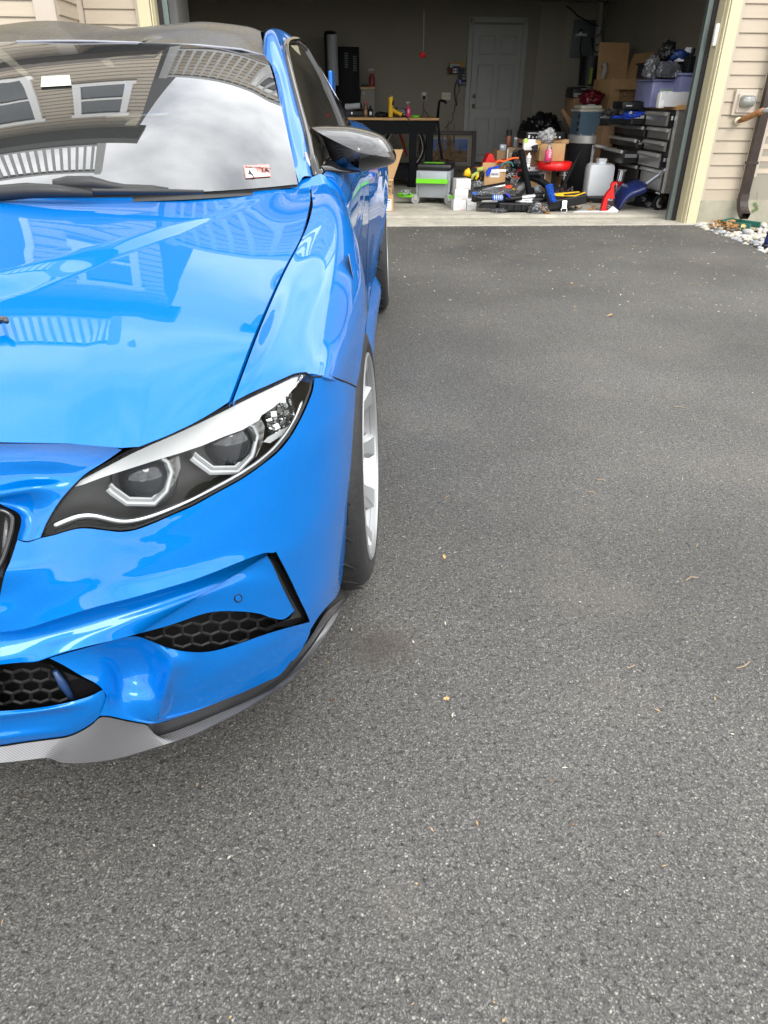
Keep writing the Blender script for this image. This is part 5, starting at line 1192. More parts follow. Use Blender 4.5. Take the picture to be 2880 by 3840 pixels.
# ------------------------------------------------ outside the opening
# wall lamp in its square block
q0, q1 = HP(2560 + 885 / 5.184, 300 + 670 / 5.184, y=W), HP(2560 + 1445 / 5.184, 300 + 205 / 5.184, y=W)
wl = thing('wall_lamp', 'square tan wall lamp with a cloudy oblong glass cover on siding', 'wall lamp', ((q0.x + q1.x) / 2 + .02, W + .015, (q0.z + q1.z) / 2))
MB().box((0, -.008, 0), (.205, .03, .205), bev=.006).build('mounting_block', M_tan, wl, False)
MB().box((0, -.028, -.005), (.150, .03, .150), bev=.005).build('lamp_base', M_tan, wl, False)
bm = bmesh.new(); bmesh.ops.create_uvsphere(bm, u_segments=20, v_segments=12, radius=1)
for v in bm.verts:
    e = .55; v.co = Vector((math.copysign(abs(v.co.x) ** e, v.co.x) * .066, math.copysign(abs(v.co.y) ** .8, v.co.y) * .075 - .04, math.copysign(abs(v.co.z) ** e, v.co.z) * .050 + .01))
me = bpy.data.meshes.new('lamp_glass'); bm.to_mesh(me); bm.free(); me.polygons.foreach_set('use_smooth', [True] * len(me.polygons)); me.materials.append(glass('cloudy_glass', (.62, .64, .60), 1.45, .15, .05, .45, (.36, .38, .35)))
link(bpy.data.objects.new('lamp_glass', me), wl)
for x in (-.025, .02): MB().lathe([(0, -.065), (.014, -.06), (.018, -.045), (.012, -.03)], 12, (x, 0, .005), 'Y').build('bulb', mat('bulb_frosted', (.75, .72, .58), .4), wl, True)
# rusty pipe stub with hose bib
P = [HP(2560 + a / 5.184, 300 + b / 5.184, y=y) for a, b, y in ((1040, 800, W + .02), (1100, 800, W - .06), (1230, 745, W - .16), (1420, 660, W - .28), (1560, 600, W - .36), (1700, 570, W - .42), (1800, 520, W - .45))]
pt = thing('rusty_pipe', 'rust covered iron pipe sticking out of the siding beside downspout', 'pipe', P[0]); Pl = [p - P[0] for p in P]
MB().tube(Pl[1:5], [.018, .026, .024, .026], 10).build('rusty_lagging', mat('rust', (.22, .065, .018), .9, noise=.7, nscale=16, bump=.6, bscale=40, col2=(.45, .24, .09)), pt, True)
MB().tube(Pl[4:], .019, 10).build('pipe_end', mat('grey_pvc', (.42, .42, .42), .5), pt, True); MB().tube(Pl[:2], .014, 10).build('pipe_stub', MATS['grey_pvc'], pt, True)
MB().lathe([(.035, 0), (.035, -.012), (0, -.014)], 18, (0, -.03, 0), 'Y').build('wall_flange', M_trim, pt, True)
# downspout with elbow
dsx = 3.972; dt = thing('downspout', 'dark brown ribbed metal downspout ending in an elbow over stones', 'downspout', (dsx, W - .02, .12))
def ribtube(path, name, m, wx=.075, wy=.055):
    prof = []; n = 5
    for i in range(n * 2 + 1): prof.append((-wx / 2 + wx * i / (n * 2), -wy / 2 - (.004 if i % 2 else 0)))
    prof += [(wx / 2, wy / 2), (-wx / 2, wy / 2)]
    k = len(prof); v = []
    for (c_, d_) in path:
        d_ = Vector(d_).normalized(); nrm = Vector((1, 0, 0)); f_ = nrm.cross(d_)
        for a, b in prof: v.append(Vector(c_) + nrm * a + f_ * b * (1 if f_.y >= 0 or True else -1))
    fs = [(i * k + j, i * k + (j + 1) % k, (i + 1) * k + (j + 1) % k, (i + 1) * k + j) for i in range(len(path) - 1) for j in range(k)]
    o = mesh(name, v, fs, m, dt, False); return o
M_brn = mat('brown_aluminium', (.045, .032, .026), .38, .3, noise=.2, nscale=6, coat=.3)
ribtube([((0, -.03, 2.9), (0, 0, -1)), ((0, -.03, .36), (0, 0, -1)), ((0, -.03, .10), (0, 0, -1))], 'pipe', M_brn)
ribtube([((0, -.03, .155), (0, 0, -1)), ((0, -.035, .09), (0, -.15, -1)), ((0, -.06, .035), (0, -.55, -1)), ((0, -.10, -.005), (0, -1.0, -.75)), ((0, -.145, -.03), (0, -1.1, -.6))], 'elbow', M_brn, .080, .060)
MB().box((0, -.03, .42), (.095, .075, .022)).build('strap', M_brn, dt)
# white contact sensor on the jamb, dark post at the right edge
pS = HP(2689, 131, y=W + .06)
s_ = thing('door_sensor', 'small white plastic sensor stuck on the tan garage door jamb', 'sensor', (pS.x - .01, W + .06, pS.z))
MB().box((0, 0, 0), (.034, .035, .165), bev=.008).build('case', M_white, s_, True, 50); MB().box((.019, 0, .03), (.006, .028, .10), bev=.002).build('battery_lid', M_white, s_)
pp = HP(2868, 925, z=0)
post = thing('dark_post', 'dark navy post leaning at the edge of the white stones', 'post', pp); MB().tube([(0, 0, -.03), (.03, .02, .2), (.10, .05, .55)], [.02, .018, .018], 10).build('shaft', M_navy, post, True); MB().lathe([(.03, 0), (.022, .02)], 12).build('foot', M_blk, post, True)
# splash tray, stones, leaves, weed
g0, g1 = HP(2560 + 1030 / 5.184, 700 + 800 / 5.184, z=.02), HP(2560 + 1160 / 5.184, 700 + 640 / 5.184, z=.04)
tray = thing('splash_tray', 'dark green plastic drain tray half buried among leaves and stones', 'drain tray', (3.915, 6.90, .0), .62)
M_tray = mat('green_tray', (.012, .10, .075), .45, noise=.2, nscale=10)
MB().box((0, 0, -.005), (.19, .26, .02)).build('tray_floor', mat('tray_silt', (.30, .25, .17), .9, noise=.4, nscale=30), tray)
for a in ((-.10, 0, .02, .02, .28, .075), (.10, 0, .02, .02, .28, .075)): MB().box(a[:3], a[3:], rotm(y=.15 if a[0] < 0 else -.15), .006).build('tray_side', M_tray, tray)
MB().box((0, .135, .025), (.22, .02, .08), bev=.006).build('tray_back', M_tray, tray)
st = MB(); ico = bmesh.new(); bmesh.ops.create_icosphere(ico, subdivisions=2, radius=1); iv = [v.co.copy() for v in ico.verts]; ifc = [tuple(v.index for v in f.verts) for f in ico.faces]; ico.free()
def edge_x(y):
    ys = [e[1] for e in edge[::-1]]; xs = [e[0] for e in edge[::-1]]; return float(np.interp(y, ys, xs))
stones = [MB(), MB(), MB()]
placed = []
for i in range(2200):
    y = W - .05 - abs(R_.random()) ** 1.3 * 2.6; x = edge_x(y) - .01 + R_.random() * 2.4 * (.25 + .75 * min(1, (W - y + .2)))
    if 3.85 < x < 4.08 and 6.72 < y < 7.05: continue
    s = R_.uniform(.014, .034); a = R_.uniform(0, PI); k = rotm(R_.uniform(-.4, .4), R_.uniform(-.4, .4), a); sx, sy, sz = s * R_.uniform(1, 1.5), s * R_.uniform(.8, 1.1), s * R_.uniform(.5, .8)
    sd_ = R_.uniform(0, 50)
    z = -.035 + R_.uniform(0, .045)
    R_.choice(stones).add([k @ Vector((v.x * sx, v.y * sy, v.z * sz)) * (1 + .16 * noise.noise(v * 1.4 + Vector((sd_, 0, 0)))) + Vector((x, y, z)) for v in iv], ifc)
for mb, c in zip(stones, ((.44, .43, .41), (.48, .44, .355), (.33, .34, .35))):
    o = mb.build('river_stones', mat('stone_%d' % int(c[0] * 100), c, .7, noise=.18, nscale=14), None, True); struct(o, 'stuff', 'rounded white and cream river stones beside the driveway')
M_leaf = [mat('dry_leaf', (.32, .15, .05), .8, noise=.3, nscale=30), mat('dry_leaf_pale', (.45, .30, .13), .8, noise=.3, nscale=30)]
def leaf(mb, c, s, a):
    n = 7; v = []
    for i in range(n):
        t = i / (n - 1); w_ = s * .38 * math.sin(PI * min(1, t * 1.02)) ** .7 * (1 if i % 2 else .62); z = s * .25 * (t - .5) ** 2 + R_.uniform(0, .1) * s
        v += [Vector((s * (t - .5), -w_, z + w_ * .5)), Vector((s * (t - .5), 0, z)), Vector((s * (t - .5), w_, z + w_ * R_.uniform(.2, .7)))]
    k = rotm(R_.uniform(-.6, .6), R_.uniform(-.6, .6), a)
    mb.add([k @ p + Vector(c) for p in v], [(3 * i + j, 3 * i + j + 1, 3 * i + 4 + j, 3 * i + 3 + j) for i in range(n - 1) for j in range(2)])
lv = [MB(), MB()]
for i in range(60):
    y = W - .06 - R_.random() ** 1.3 * .42; x = edge_x(y) + .03 + R_.random() ** 1.1 * .28 + (.06 if y > 6.9 else 0)
    leaf(lv[i % 2], (x, y, R_.uniform(.0, .05)), R_.uniform(.04, .085), R_.uniform(0, 6.3))
for i in range(26): leaf(lv[i % 2], (R_.uniform(2.3, 3.35), R_.uniform(7.6, 8.6), FZ + .006), R_.uniform(.03, .08), R_.uniform(0, 6.3))
for mb, m in zip(lv, M_leaf): struct(mb.build('dry_leaves', m), 'stuff', 'brown dry leaves blown against the house and garage floor')
wd_ = MB(); wp = HP(2560 + 1400 / 5.184, 700 + 330 / 5.184, y=W + .04)
for i in range(7):
    p = Vector((R_.uniform(-.03, .03), -.03, R_.uniform(-.06, .05))); wd_.add([p, p + Vector((.010, -.01, -.012)), p + Vector((.003, -.012, -.034)), p + Vector((-.009, -.008, -.013))], [(0, 1, 2, 3)])
wd_.tube([(0, 0, .10), (.0, -.02, .05), (-.01, -.03, -.03)], .0015, 4)
o = wd_.build('weed', mat('weed_green', (.10, .17, .04), .6)); o.location = wp; tag(o, 'little green weed sprouting from the foundation beside the downspout', 'weed')
# litter on the asphalt and threshold
lit = [MB(), MB(), MB()]
def chip(mb, x, y, z, s):
    a = R_.uniform(0, PI); u = Vector((math.cos(a), math.sin(a), R_.uniform(-.15, .25))) * s * R_.uniform(.8, 2.2); v = Vector((-math.sin(a), math.cos(a), R_.uniform(0, .3))) * s * .6
    c = Vector((x, y, z + s * .4)); mb.add([c - u, c - v + Vector((0, 0, s * .3)), c + u, c + v], [(0, 1, 2), (0, 2, 3)])
for i in range(1250):
    d_ = R_.random(); y = 7.02 - 3.2 * d_ ** 2.2; x = R_.uniform(.3, edge_x(y) - .02); chip(lit[i % 3], x, y, .0, R_.uniform(.003, .0075))
for i in range(420): y = .4 + 4.5 * R_.random() ** 1.3; chip(lit[(0, 0, 1, 1, 2)[i % 5]], R_.uniform(-.9, 2.4), y, .0, R_.uniform(.0014, .0036))
for i in range(330): chip(lit[i % 3], R_.uniform(.4, 3.4), R_.choice((7.06 + abs(R_.gauss(0, .12)), 7.46 - abs(R_.gauss(0, .05)))), .012, R_.uniform(.004, .009))
for mb, (nm, c) in zip(lit, (('chip_pale', (.55, .50, .40)), ('chip_tan', (.36, .24, .12)), ('chip_brown', (.20, .10, .05)))): struct(mb.build('leaf_litter', mat(nm, c, .8)), 'stuff', 'tiny leaf flakes and wood chips scattered over the asphalt')
pl = MB()
for (a, b, s) in ((1318, 682, .035), (1235, 612, .02), (965, 1510, .014), (960, 1203, .014)):
    p = HP(a * DS, b * DS, z=.004); leaf(pl, p, s, R_.uniform(0, 6))
struct(pl.build('dry_leaves', M_leaf[1]), 'stuff', 'single curled dry leaves lying on the open driveway')
tw = MB()
for i in range(38):
    y = 6.9 - 6.4 * R_.random() ** .8; x = R_.uniform(.15, 2.6); a = R_.uniform(0, PI); L_ = R_.uniform(.015, .05)
    tw.tube([(x, y, .003), (x + L_ * math.cos(a) * .5, y + L_ * math.sin(a) * .5, .006), (x + L_ * math.cos(a + .3), y + L_ * math.sin(a + .3), .003)], .0009, 4)
struct(tw.build('twigs', mat('twig', (.38, .26, .14), .8)), 'stuff', 'short brown twigs and pine needles on the asphalt')
# ------------------------------------------------ left half of the garage
Y1 = floorY(1475, 794)
b = Bx('shipping_carton', 'tall cardboard carton printed FORGED standing behind the car mirror', 'box', (1330, 670), (1475, 794), Y1, .42)
b.box('body', M_card, 0, 1, 0, 1, 0, 1, .003)
MB().add([(-b.w * .5, -.002, b.h), (b.w * .5, -.002, b.h), (b.w * .72, -.07, b.h * 1.86), (-b.w * .3, -.07, b.h * 1.86), (-b.w * .5, .002, b.h), (b.w * .5, .002, b.h), (b.w * .72, -.066, b.h * 1.86), (-b.w * .3, -.066, b.h * 1.86)], [(0, 1, 2, 3), (7, 6, 5, 4), (0, 4, 5, 1), (1, 5, 6, 2), (2, 6, 7, 3), (3, 7, 4, 0)]).build('flap', M_card, b.o)
b.text('FORGED', .90, .73, .068, M_ink, PI / 2, width=.40 * b.h)
b.plate('shipping_label', M_paper, .70, .95, .04, .38)
for i in range(5): b.plate('label_line', M_ink, .80, .80 + R_.uniform(.06, .12), .10 + i * .045, .115 + i * .045, .003)
b.plate('label_bar', M_ink, .74, .92, .335, .36, .003)
MB().add([(b.c(.44, 0, 0)[0], -.003, b.h * .92), (b.c(.69, 0, 0)[0], -.003, b.h * .92), (b.c(.47, 0, 0)[0], -.003, b.h * .70)], [(0, 1, 2)]).build('printed_arrow', M_ink, b.o)
# rolling work seat
Y2 = floorY(1557, 765)
b = Bx('rolling_tool_seat', 'grey steel rolling mechanic seat with black pad and lime green tray', 'tool seat', (1562, 640), (1685, 741), Y2, .36, None, -.26)
b.box('cabinet', M_gry, 0, 1, 0, 1, 0, 1, .006); b.box('drawer_front', M_gry, .06, .91, .0, .92, -.025, -.002, .003)
b.box('seat_pad', mat('black_vinyl', (.012, .012, .013), .4, bump=.2, bscale=12), -.02, 1.03, 1.0, 1.24, -.06, 1.04, .025)
b.box('pad_stripe', M_grn, .15, .75, 1.236, 1.246, .3, .62)
tr = MB().box((-.01, -.035, b.h * .655), (b.w * .95, .07, .008), rotm(x=.1)).box((-.01, -.07, b.h * .635), (b.w * .95, .006, .045)); tr.build('pull_tray', M_grn, b.o)
b.box('frame_post', M_gry, -.02, .04, 0, .98, -.03, .0); b.box('frame_post', M_gry, .93, 1.0, 0, .98, -.03, 0)
MB().box((b.w / 2 + .003, .16, b.h * .50), (.006, .018, .10)).build('side_slot', M_blk, b.o)
fz = FZ - b.o.location.z
for x, y, r in ((-b.w / 2 - .015, -.03, .045), (b.w / 2 - .0, -.05, .050), (-.04, .28, .045), (b.w / 2 + .02, .3, .045)):
    c = caster(b.o, x, y, r); c.location.z = fz
for x in (-1, 1):
    MB().lathe([(.075, 0), (.085, .006), (.085, .034), (.078, .036), (.072, .008), (0, .006)], 24, (x * (b.w / 2 + .09) - .03, -.02, .0), sx=1.1, sy=.8).build('side_tray', M_grn, b.o, True, 40)
    MB().box((x * (b.w / 2 + .01) - .01, -.01, .01), (.06, .07, .035)).build('tray_bracket', M_blk, b.o)
    MB().lathe([(.006, .03), (.006, .06), (0, .062)], 8, (x * b.w / 2, -.03, 0)).build('bolt', M_chr, b.o)
blob('parts_bag', 'clear zip bag of small parts lying on the left lime tray', 'bag', cE(380, 1040), cE(515, 1118), Y2 - .03, .10, M_film, 3, .35, 5)
jb = lathe_thing('screw_jar', 'clear glass jar of screws with bronze lid on the right lime tray', 'jar', cE(1075, 0)[0], cE(0, 1150)[1], Y2 - .01, [(.028, 0), (.030, .01), (.030, .085), (.022, .10)], M_clr)
MB().lathe([(.022, .098), (.024, .100), (.024, .118), (0, .118)], 18).build('lid', mat('bronze_lid', (.20, .16, .12), .4, .6), jb, True, 40); MB().lathe([(.026, .003), (.026, .05), (0, .06)], 14).build('screws', M_steel, jb, True)
# four little white cartons
Y3 = floorY(*cE(1165, 1330))
for lab, (a, c_), dY, rz in (('small white carton at bottom left of the little white stack', ((1080, 1190), (1256, 1330)), 0, .05), ('small white carton at bottom right beside the dark pile', ((1262, 1178), (1388, 1330)), .0, -.08),
                             ('small white carton in the middle of the white stack', ((1098, 1048), (1278, 1190)), .01, -.06), ('small white carton on top of the white stack', ((1116, 908), (1318, 1053)), .02, .10)):
    b = Bx('white_carton', lab, 'box', cE(*a), cE(*c_), Y3 + dY, .14, 'small white cartons', rz)
    b.box('body', M_box, 0, 1, 0, 1, 0, 1, .003); b.box('tuck_flap', M_box, .15, .8, .35, .62, -.02, .0, .001); b.plate('label_print', mat('print_pink', (.55, .35, .33), .7), .55, .92, .06, .14)
# workbench
YB1 = floorY(*cE(540, 1010)); z0 = P_(cE(540, 113), YB1 - .1).z; z1 = P_(cE(540, 78), YB1 - .1).z
x1 = P_(cE(886, 100), YB1 - .1).x; xl = x1 - 2.05
wb_ = thing('workbench', 'black steel workbench with a thick butcher block top', 'workbench', ((x1 + xl) / 2, YB1 + .25, FZ)); hw = (x1 - xl) / 2; zz = z0 - FZ
MB().box((0, 0, zz + (z1 - z0) / 2), (2 * hw, .75, z1 - z0), bev=.004).build('top', M_wood, wb_)
for i in range(7): MB().box((-hw + .2 + i * .29, -.3775, zz + (z1 - z0) / 2), (.004, .002, z1 - z0 - .008)).build('board_joint', mat('joint_dark', (.25, .13, .05), .6), wb_)
MB().box((0, -.30, zz - .075), (2 * hw - .04, .06, .15)).build('apron', M_blk2, wb_); MB().box((0, .30, zz - .075), (2 * hw - .04, .06, .15)).build('apron', M_blk2, wb_)
lx = [P_(cE(540, 500), YB1 - .1).x - wb_.location.x, hw - .10, -hw + .08]
for x in lx:
    for y in ((-.29, .29) if x < 0 - hw + .2 else (-.29,)): MB().box((x, y, (zz - .15) / 2 + .01), (.085, .085, zz - .17)).box((x, y, .012), (.11, .11, .02)).build('leg', M_blk2, wb_)
MB().box((0, -.29, .16), (2 * hw - .3, .05, .12)).build('lower_beam', M_blk2, wb_); MB().box((0, 0, .23), (2 * hw - .3, .5, .03)).build('lower_shelf', M_blk2, wb_)
ZT = z1; YT = YB1 + .12
def on_top(px, Y=YT): p = P_((px, 440), Y); return Vector((p.x, Y, ZT))
# things on the bench
hg = thing('heat_gun', 'yellow and black heat gun standing nozzle up on the bench', 'heat gun', on_top(cD(850, 0)[0])); k = mpp(YT) / 3.19
MB().tube([(-.006, 0, 0), (-.004, 0, .22 * 1), (-.0, 0, 120 * k)], [28 * k, 30 * k, 27 * k], 14).tube([(8 * k, 0, 75 * k), (60 * k, 0, 52 * k), (120 * k, 0, 26 * k)], [22 * k, 20 * k, 24 * k], 12).build('body', M_yel, hg, True, 50)
MB().tube([(0, 0, 120 * k), (4 * k, 0, 150 * k), (8 * k, 0, 190 * k)], [28 * k, 26 * k, 18 * k], 14).tube([(120 * k, 0, 26 * k), (150 * k, 0, 40 * k)], [10 * k, 6 * k], 8).build('black_grip', M_blk, hg, True)
MB().tube([(8 * k, 0, 188 * k), (9 * k, 0, 222 * k)], 11 * k, 12).build('nozzle', mat('nozzle_brass', (.45, .42, .33), .3, .9), hg, True)
t, h, w_ = spray('prep_spray', 'pink liquid spray bottle behind the heat gun on the bench', cD(1058, 0)[0], cD(0, 885)[1], 440, YT, M_pink, M_clr, wpx=17)
blob('film_packet', 'crumpled silver foil packet lying on the bench behind heat gun', 'packet', cD(915, 975), (cD(1050, 0)[0], 440), YT + .1, .12, mat('foil', (.3, .31, .34), .25, .7, bump=.6, bscale=30), 5, .3, 6)
td = lathe_thing('tape_roll', 'flat lime green tape roll near the bench end', 'tape', cD(1142, 0)[0], 440, YT, [(.055, 0), (.056, .022), (.03, .022)], M_grn); td.location.z = ZT
rod('heat_gun_cable', 'black power cord hanging over the bench edge', 'cord', [cD(980, 1060), cD(1045, 1086), cD(1068, 1110), cD(1072, 1180)], [YT, YB1 - .14, YB1 - .15, YB1 - .14], .006, M_blk, n=6)
blob('tool_bag', 'low dark canvas tool bag on the bench left of the heat gun', 'bag', cD(660, 1015), (cD(820, 0)[0], 440), YT + .1, .2, M_bag, 8, .2, 4)
bb = Bx('tool_case', 'flat black tool case on the far left of the bench', 'case', cD(250, 1005), (cD(520, 0)[0], 440), YT + .15, .3); bb.box('body', M_blk, 0, 1, 0, 1, 0, 1, .01); bb.box('latch', M_steel, .45, .52, .5, .8, -.02, 0); bb.box('carry_handle', M_blk, .3, .6, 1, 1.15, .1, .14)
rp0 = P_(cD(305, 960), YT + .2); rp1 = P_(cD(485, 945), YT + .15)
pr_ = thing('paper_roll', 'white paper roll lying on the black tool case', 'paper roll', rp0); MB().tube([(0, 0, 0), rp1 - rp0], 30 * k, 18).build('paper', mat('roll_paper', (.42, .43, .46), .7), pr_, True, 40); MB().tube([rp1 - rp0, (rp1 - rp0) * 1.09], [31 * k, 24 * k], 14).build('end_cap', M_blk, pr_, True)
for nm, lab, xx, hh, m in (('oil_bottle', 'dark oil bottle with label standing at back of the bench', 605, 110, M_blk), ('glue_bottle', 'brown glue bottle with red cap beside paper roll', 545, 150, mat('brown_glue', (.16, .09, .05), .5))):
    t = lathe_thing(nm, lab, 'bottle', cD(xx, 0)[0], 440, YT + .22, [(28 * k, 0), (29 * k, 6 * k), (29 * k, hh * .62 * k), (12 * k, hh * .85 * k), (12 * k, hh * .9 * k)], m); t.location.z = ZT
    MB().lathe([(14 * k, hh * .88 * k), (14 * k, hh * k), (0, hh * k)], 12).build('cap', M_red if 'glue' in nm else M_blk, t, True, 40); MB().box((0, -29 * k, hh * .3 * k), (30 * k, .004, hh * .3 * k)).build('label', M_paper if 'oil' in nm else M_card, t)
rod('pliers', 'thin dark tool handles sticking up from the bench', 'pliers', [cD(700, 1010), cD(696, 1050), cD(690, 1088)], YT, .006, M_blk, n=6)
rod('bar_clamp', 'black bar clamp leaning against the right end of the bench', 'clamp', [cD(1512, 918), cD(1490, 892), cD(1440, 882), cD(1425, 905), cD(1418, 960), cD(1408, 1085), cD(1432, 1400), cE(932, 640)], [YB1 + .3] * 3 + [YB1 + .28] * 2 + [YB1 - .05, YB1 - .1, YB1 - .12], .016, M_blk2, n=8)
# behind the bench, at the back wall
b = Bx('steel_locker', 'tall black perforated steel locker at the back of the garage', 'locker', cD(215, 236), (cD(480, 0)[0], 452), BY - .5, .45)
b.box('body', M_blk2, 0, 1, 0, 1, 0, 1, .006)
hol = MB()
for (u, v) in ((.42, .82), (.80, .78), (.10, .17), (.42, .14), (.80, .14)):
    for i in range(3):
        for j in range(7): hol.lathe([(.010, -.004), (.010, -.001)], 8, b.c(u - .05 + i * .05, v - .09 + j * .03, 0), 'Y')
struct(hol.build('vent_holes', mat('hole_grey', (.045, .05, .06), .5), b.o), 'stuff'); b.box('door_edge', M_blk, .985, .995, .01, .99, -.012, 0)
b = Bx('rack_post', 'tall black rack with a white paper roll fixed upright', 'rack', cD(78, 75), (cD(200, 0)[0], 455), BY - .7, .3); b.box('body', M_blk2, 0, 1, 0, 1, 0, 1, .005); MB().tube([b.c(.76, .42, -.1), b.c(.76, .98, -.1)], .075, 18).build('paper_roll', mat('roll_grey', (.36, .38, .40), .7), b.o, True, 40); MB().lathe([(.08, 0), (.085, .02), (.03, .03)], 16, b.c(.6, 1, .3)).build('top_cap', M_blk, b.o, True)
b = Bx('side_cabinet', 'narrow cream cabinet with wooden top beside the black locker', 'cabinet', cD(485, 740), (cD(655, 0)[0], 452), BY - .45, .4); b.box('body', mat('cabinet_cream', (.24, .22, .18), .6), 0, 1, 0, 1, 0, 1, .004); b.box('wood_top', M_wood, -.02, 1.02, 1.0, 1.045, -.03, 1); b.box('door_frame', MATS['cabinet_cream'], .02, .93, .02, .93, -.03, -.004); b.box('lock', M_steeld, .22, .28, .82, .88, -.05, -.03)
zc_ = P_(cD(560, 725), BY - .4)
t, h, w_ = spray('cleaner_spray', 'red spray bottle with pale trigger on the narrow cream cabinet', cD(620, 0)[0], cD(0, 495)[1], cD(0, 715)[1], BY - .35, mat('red_cleaner', (.20, .02, .02), .4), mat('trigger_grey', (.32, .32, .32), .5), wpx=22)
b = Bx('small_tray', 'dark shallow tray of keys on the narrow cream cabinet', 'tray', cD(500, 690), cD(580, 715), BY - .36, .12); b.box('body', M_blk, 0, 1, 0, .6, 0, 1, .004); b.box('rim', M_blk, -.05, 1.05, .6, 1.0, -.04, 0)
# outlet, switches, mail basket, cords
b = Bx('wall_outlet', 'cream wall outlet with a black plug above the bench', 'outlet', cD(1216, 780), cD(1272, 880), BY - .008, .007); b.box('cover_plate', mat('ivory_plate', (.62, .58, .46), .5), 0, 1, 0, 1, 0, 1, .001); b.box('plug', M_blk, .2, .8, .08, .55, -6, 0, .004); b.box('socket', M_white, .3, .7, .6, .9, -.4, 0)
rod('plug_lead', 'thin red brown lead hanging from the wall outlet', 'cord', [cD(1243, 890), cD(1236, 980), cD(1226, 1085), cE(650, 300), cE(632, 430), cE(610, 560)], BY - .03, .006, mat('lead_brown', (.16, .06, .04), .6), n=6)
rod('thin_lead', 'thin black lead looping from the plug to bench', 'cord', [cD(1240, 975), cD(1262, 1020), cD(1290, 1050), cD(1312, 1086)], BY - .03, .005, M_blk, n=6)
b = Bx('switch_plate', 'ivory triple light switch plate left of the white door', 'switch', cD(1455, 786), cD(1560, 875), BY - .008, .007); b.box('cover_plate', MATS['ivory_plate'], 0, 1, 0, 1, 0, 1, .001)
for u in (.2, .5, .8): b.box('switch_lever', M_trim, u - .05, u + .05, .38, .62, -1.2, 0)
p0 = (1680 + 5 / 5.184, 40 + 1000 / 5.184); p1 = (1680 + 335 / 5.184, 40 + 1225 / 5.184)
b = Bx('mail_basket', 'black wire mail basket full of envelopes on the back wall', 'mail basket', p0, p1, BY - .12, .10)
bw = MB()
for u in np.linspace(0, 1, 7): bw.tube([b.c(u, 0, 0), b.c(u, .5, 0)], .005, 5)
for v in (0, .25, .5): bw.tube([b.c(0, v, 1), b.c(0, v, 0), b.c(1, v, 0), b.c(1, v, 1)], .005, 5)
bw.build('wire_frame', M_blk, b.o)
for nm, m, u0, u1, v0, v1, d in (('envelope', mat('manila', (.42, .22, .04), .7), .15, .98, .3, 1.0, .7), ('envelope', mat('paper_cream', (.40, .38, .32), .7), .12, .72, .2, .86, .55), ('leaflet', mat('leaf_green', (.05, .14, .05), .6), .02, .14, .2, .92, .6), ('leaflet', mat('leaf_red', (.22, .03, .03), .6), .06, .28, .05, .5, .3), ('booklet', mat('leaf_blue', (.03, .06, .18), .5), .26, .7, .3, .7, .35), ('booklet', M_paper, .28, .55, .06, .52, .15), ('booklet', mat('leaf_navy', (.02, .05, .09), .5), .6, .95, .05, .45, .2)): b.box(nm, m, u0, u1, v0, v1, d, d + .08)
p0 = (1680 + 175 / 5.184, 40 + 1250 / 5.184); p1 = (1680 + 358 / 5.184, 40 + 1455 / 5.184)
b = Bx('door_controller', 'small black wall controller with blue light under mail basket', 'controller', p0, p1, BY - .05, .045); b.box('case', M_blk, .15, 1, 0, .88, 0, 1, .006)
for u, v in ((.30, .22), (.58, .22), (.84, .22)): b.box('button', mat('button_grey', (.16, .19, .25), .5), u - .11, u + .11, v - .13, v + .13, -.1, 0, .002)
b.box('button', MATS['button_grey'], .5, .95, .55, .82, -.1, 0, .002); b.box('indicator_light', mat('blue_led', (.1, .1, .8), .4, emit=(.15, .15, 1), estr=3), .26, .30, .40, .45, -.15, 0); MB().lathe([(.03, -.03), (.03, 0)], 14, b.c(.25, .8, 0), 'Y').build('dial', M_blk, b.o, True, 40)
rod('controller_cable', 'thick black cable curving down from the wall controller', 'cord', [(1680 + x / 5.184, 40 + y / 5.184) for x, y in ((180, 1350), (150, 1430), (130, 1520), (130, 1640), (150, 1760), (172, 1850))], BY - .03, .008, M_blk, n=6)
rod('zigzag_cable', 'thin black cable zigzagging down the wall beside the door', 'cord', [(1680 + x / 5.184, 40 + y / 5.184) for x, y in ((218, 1455), (222, 1560), (165, 1650), (180, 1780), (130, 1850), (128, 1960), (92, 2000), (100, 2120), (0, 2220), (-60, 2280))], BY - .03, .005, M_blk, n=6)
pc = P_(cD(1230, 335), 10.4); pt_ = P_(cD(1240, -60), 10.4)
t = thing('pull_cord', 'white emergency pull cord with a red handle hanging from ceiling', 'pull cord', pc); MB().tube([(0, 0, 0), ((pt_ - pc) * .5 + Vector((.006, 0, 0))), (pt_ - pc) * 1.0 + Vector((0, 0, .12))], .003, 5).build('cord', mat('cord_white', (.5, .48, .42), .7), t); MB().tube([(-.03, 0, -.02), (-.01, 0, .01), (.01, 0, .01), (.035, 0, -.02)], [.018, .02, .02, .016], 8).tube([(0, 0, -.035), (0, 0, .03)], .014, 8).build('handle', M_red, t, True)
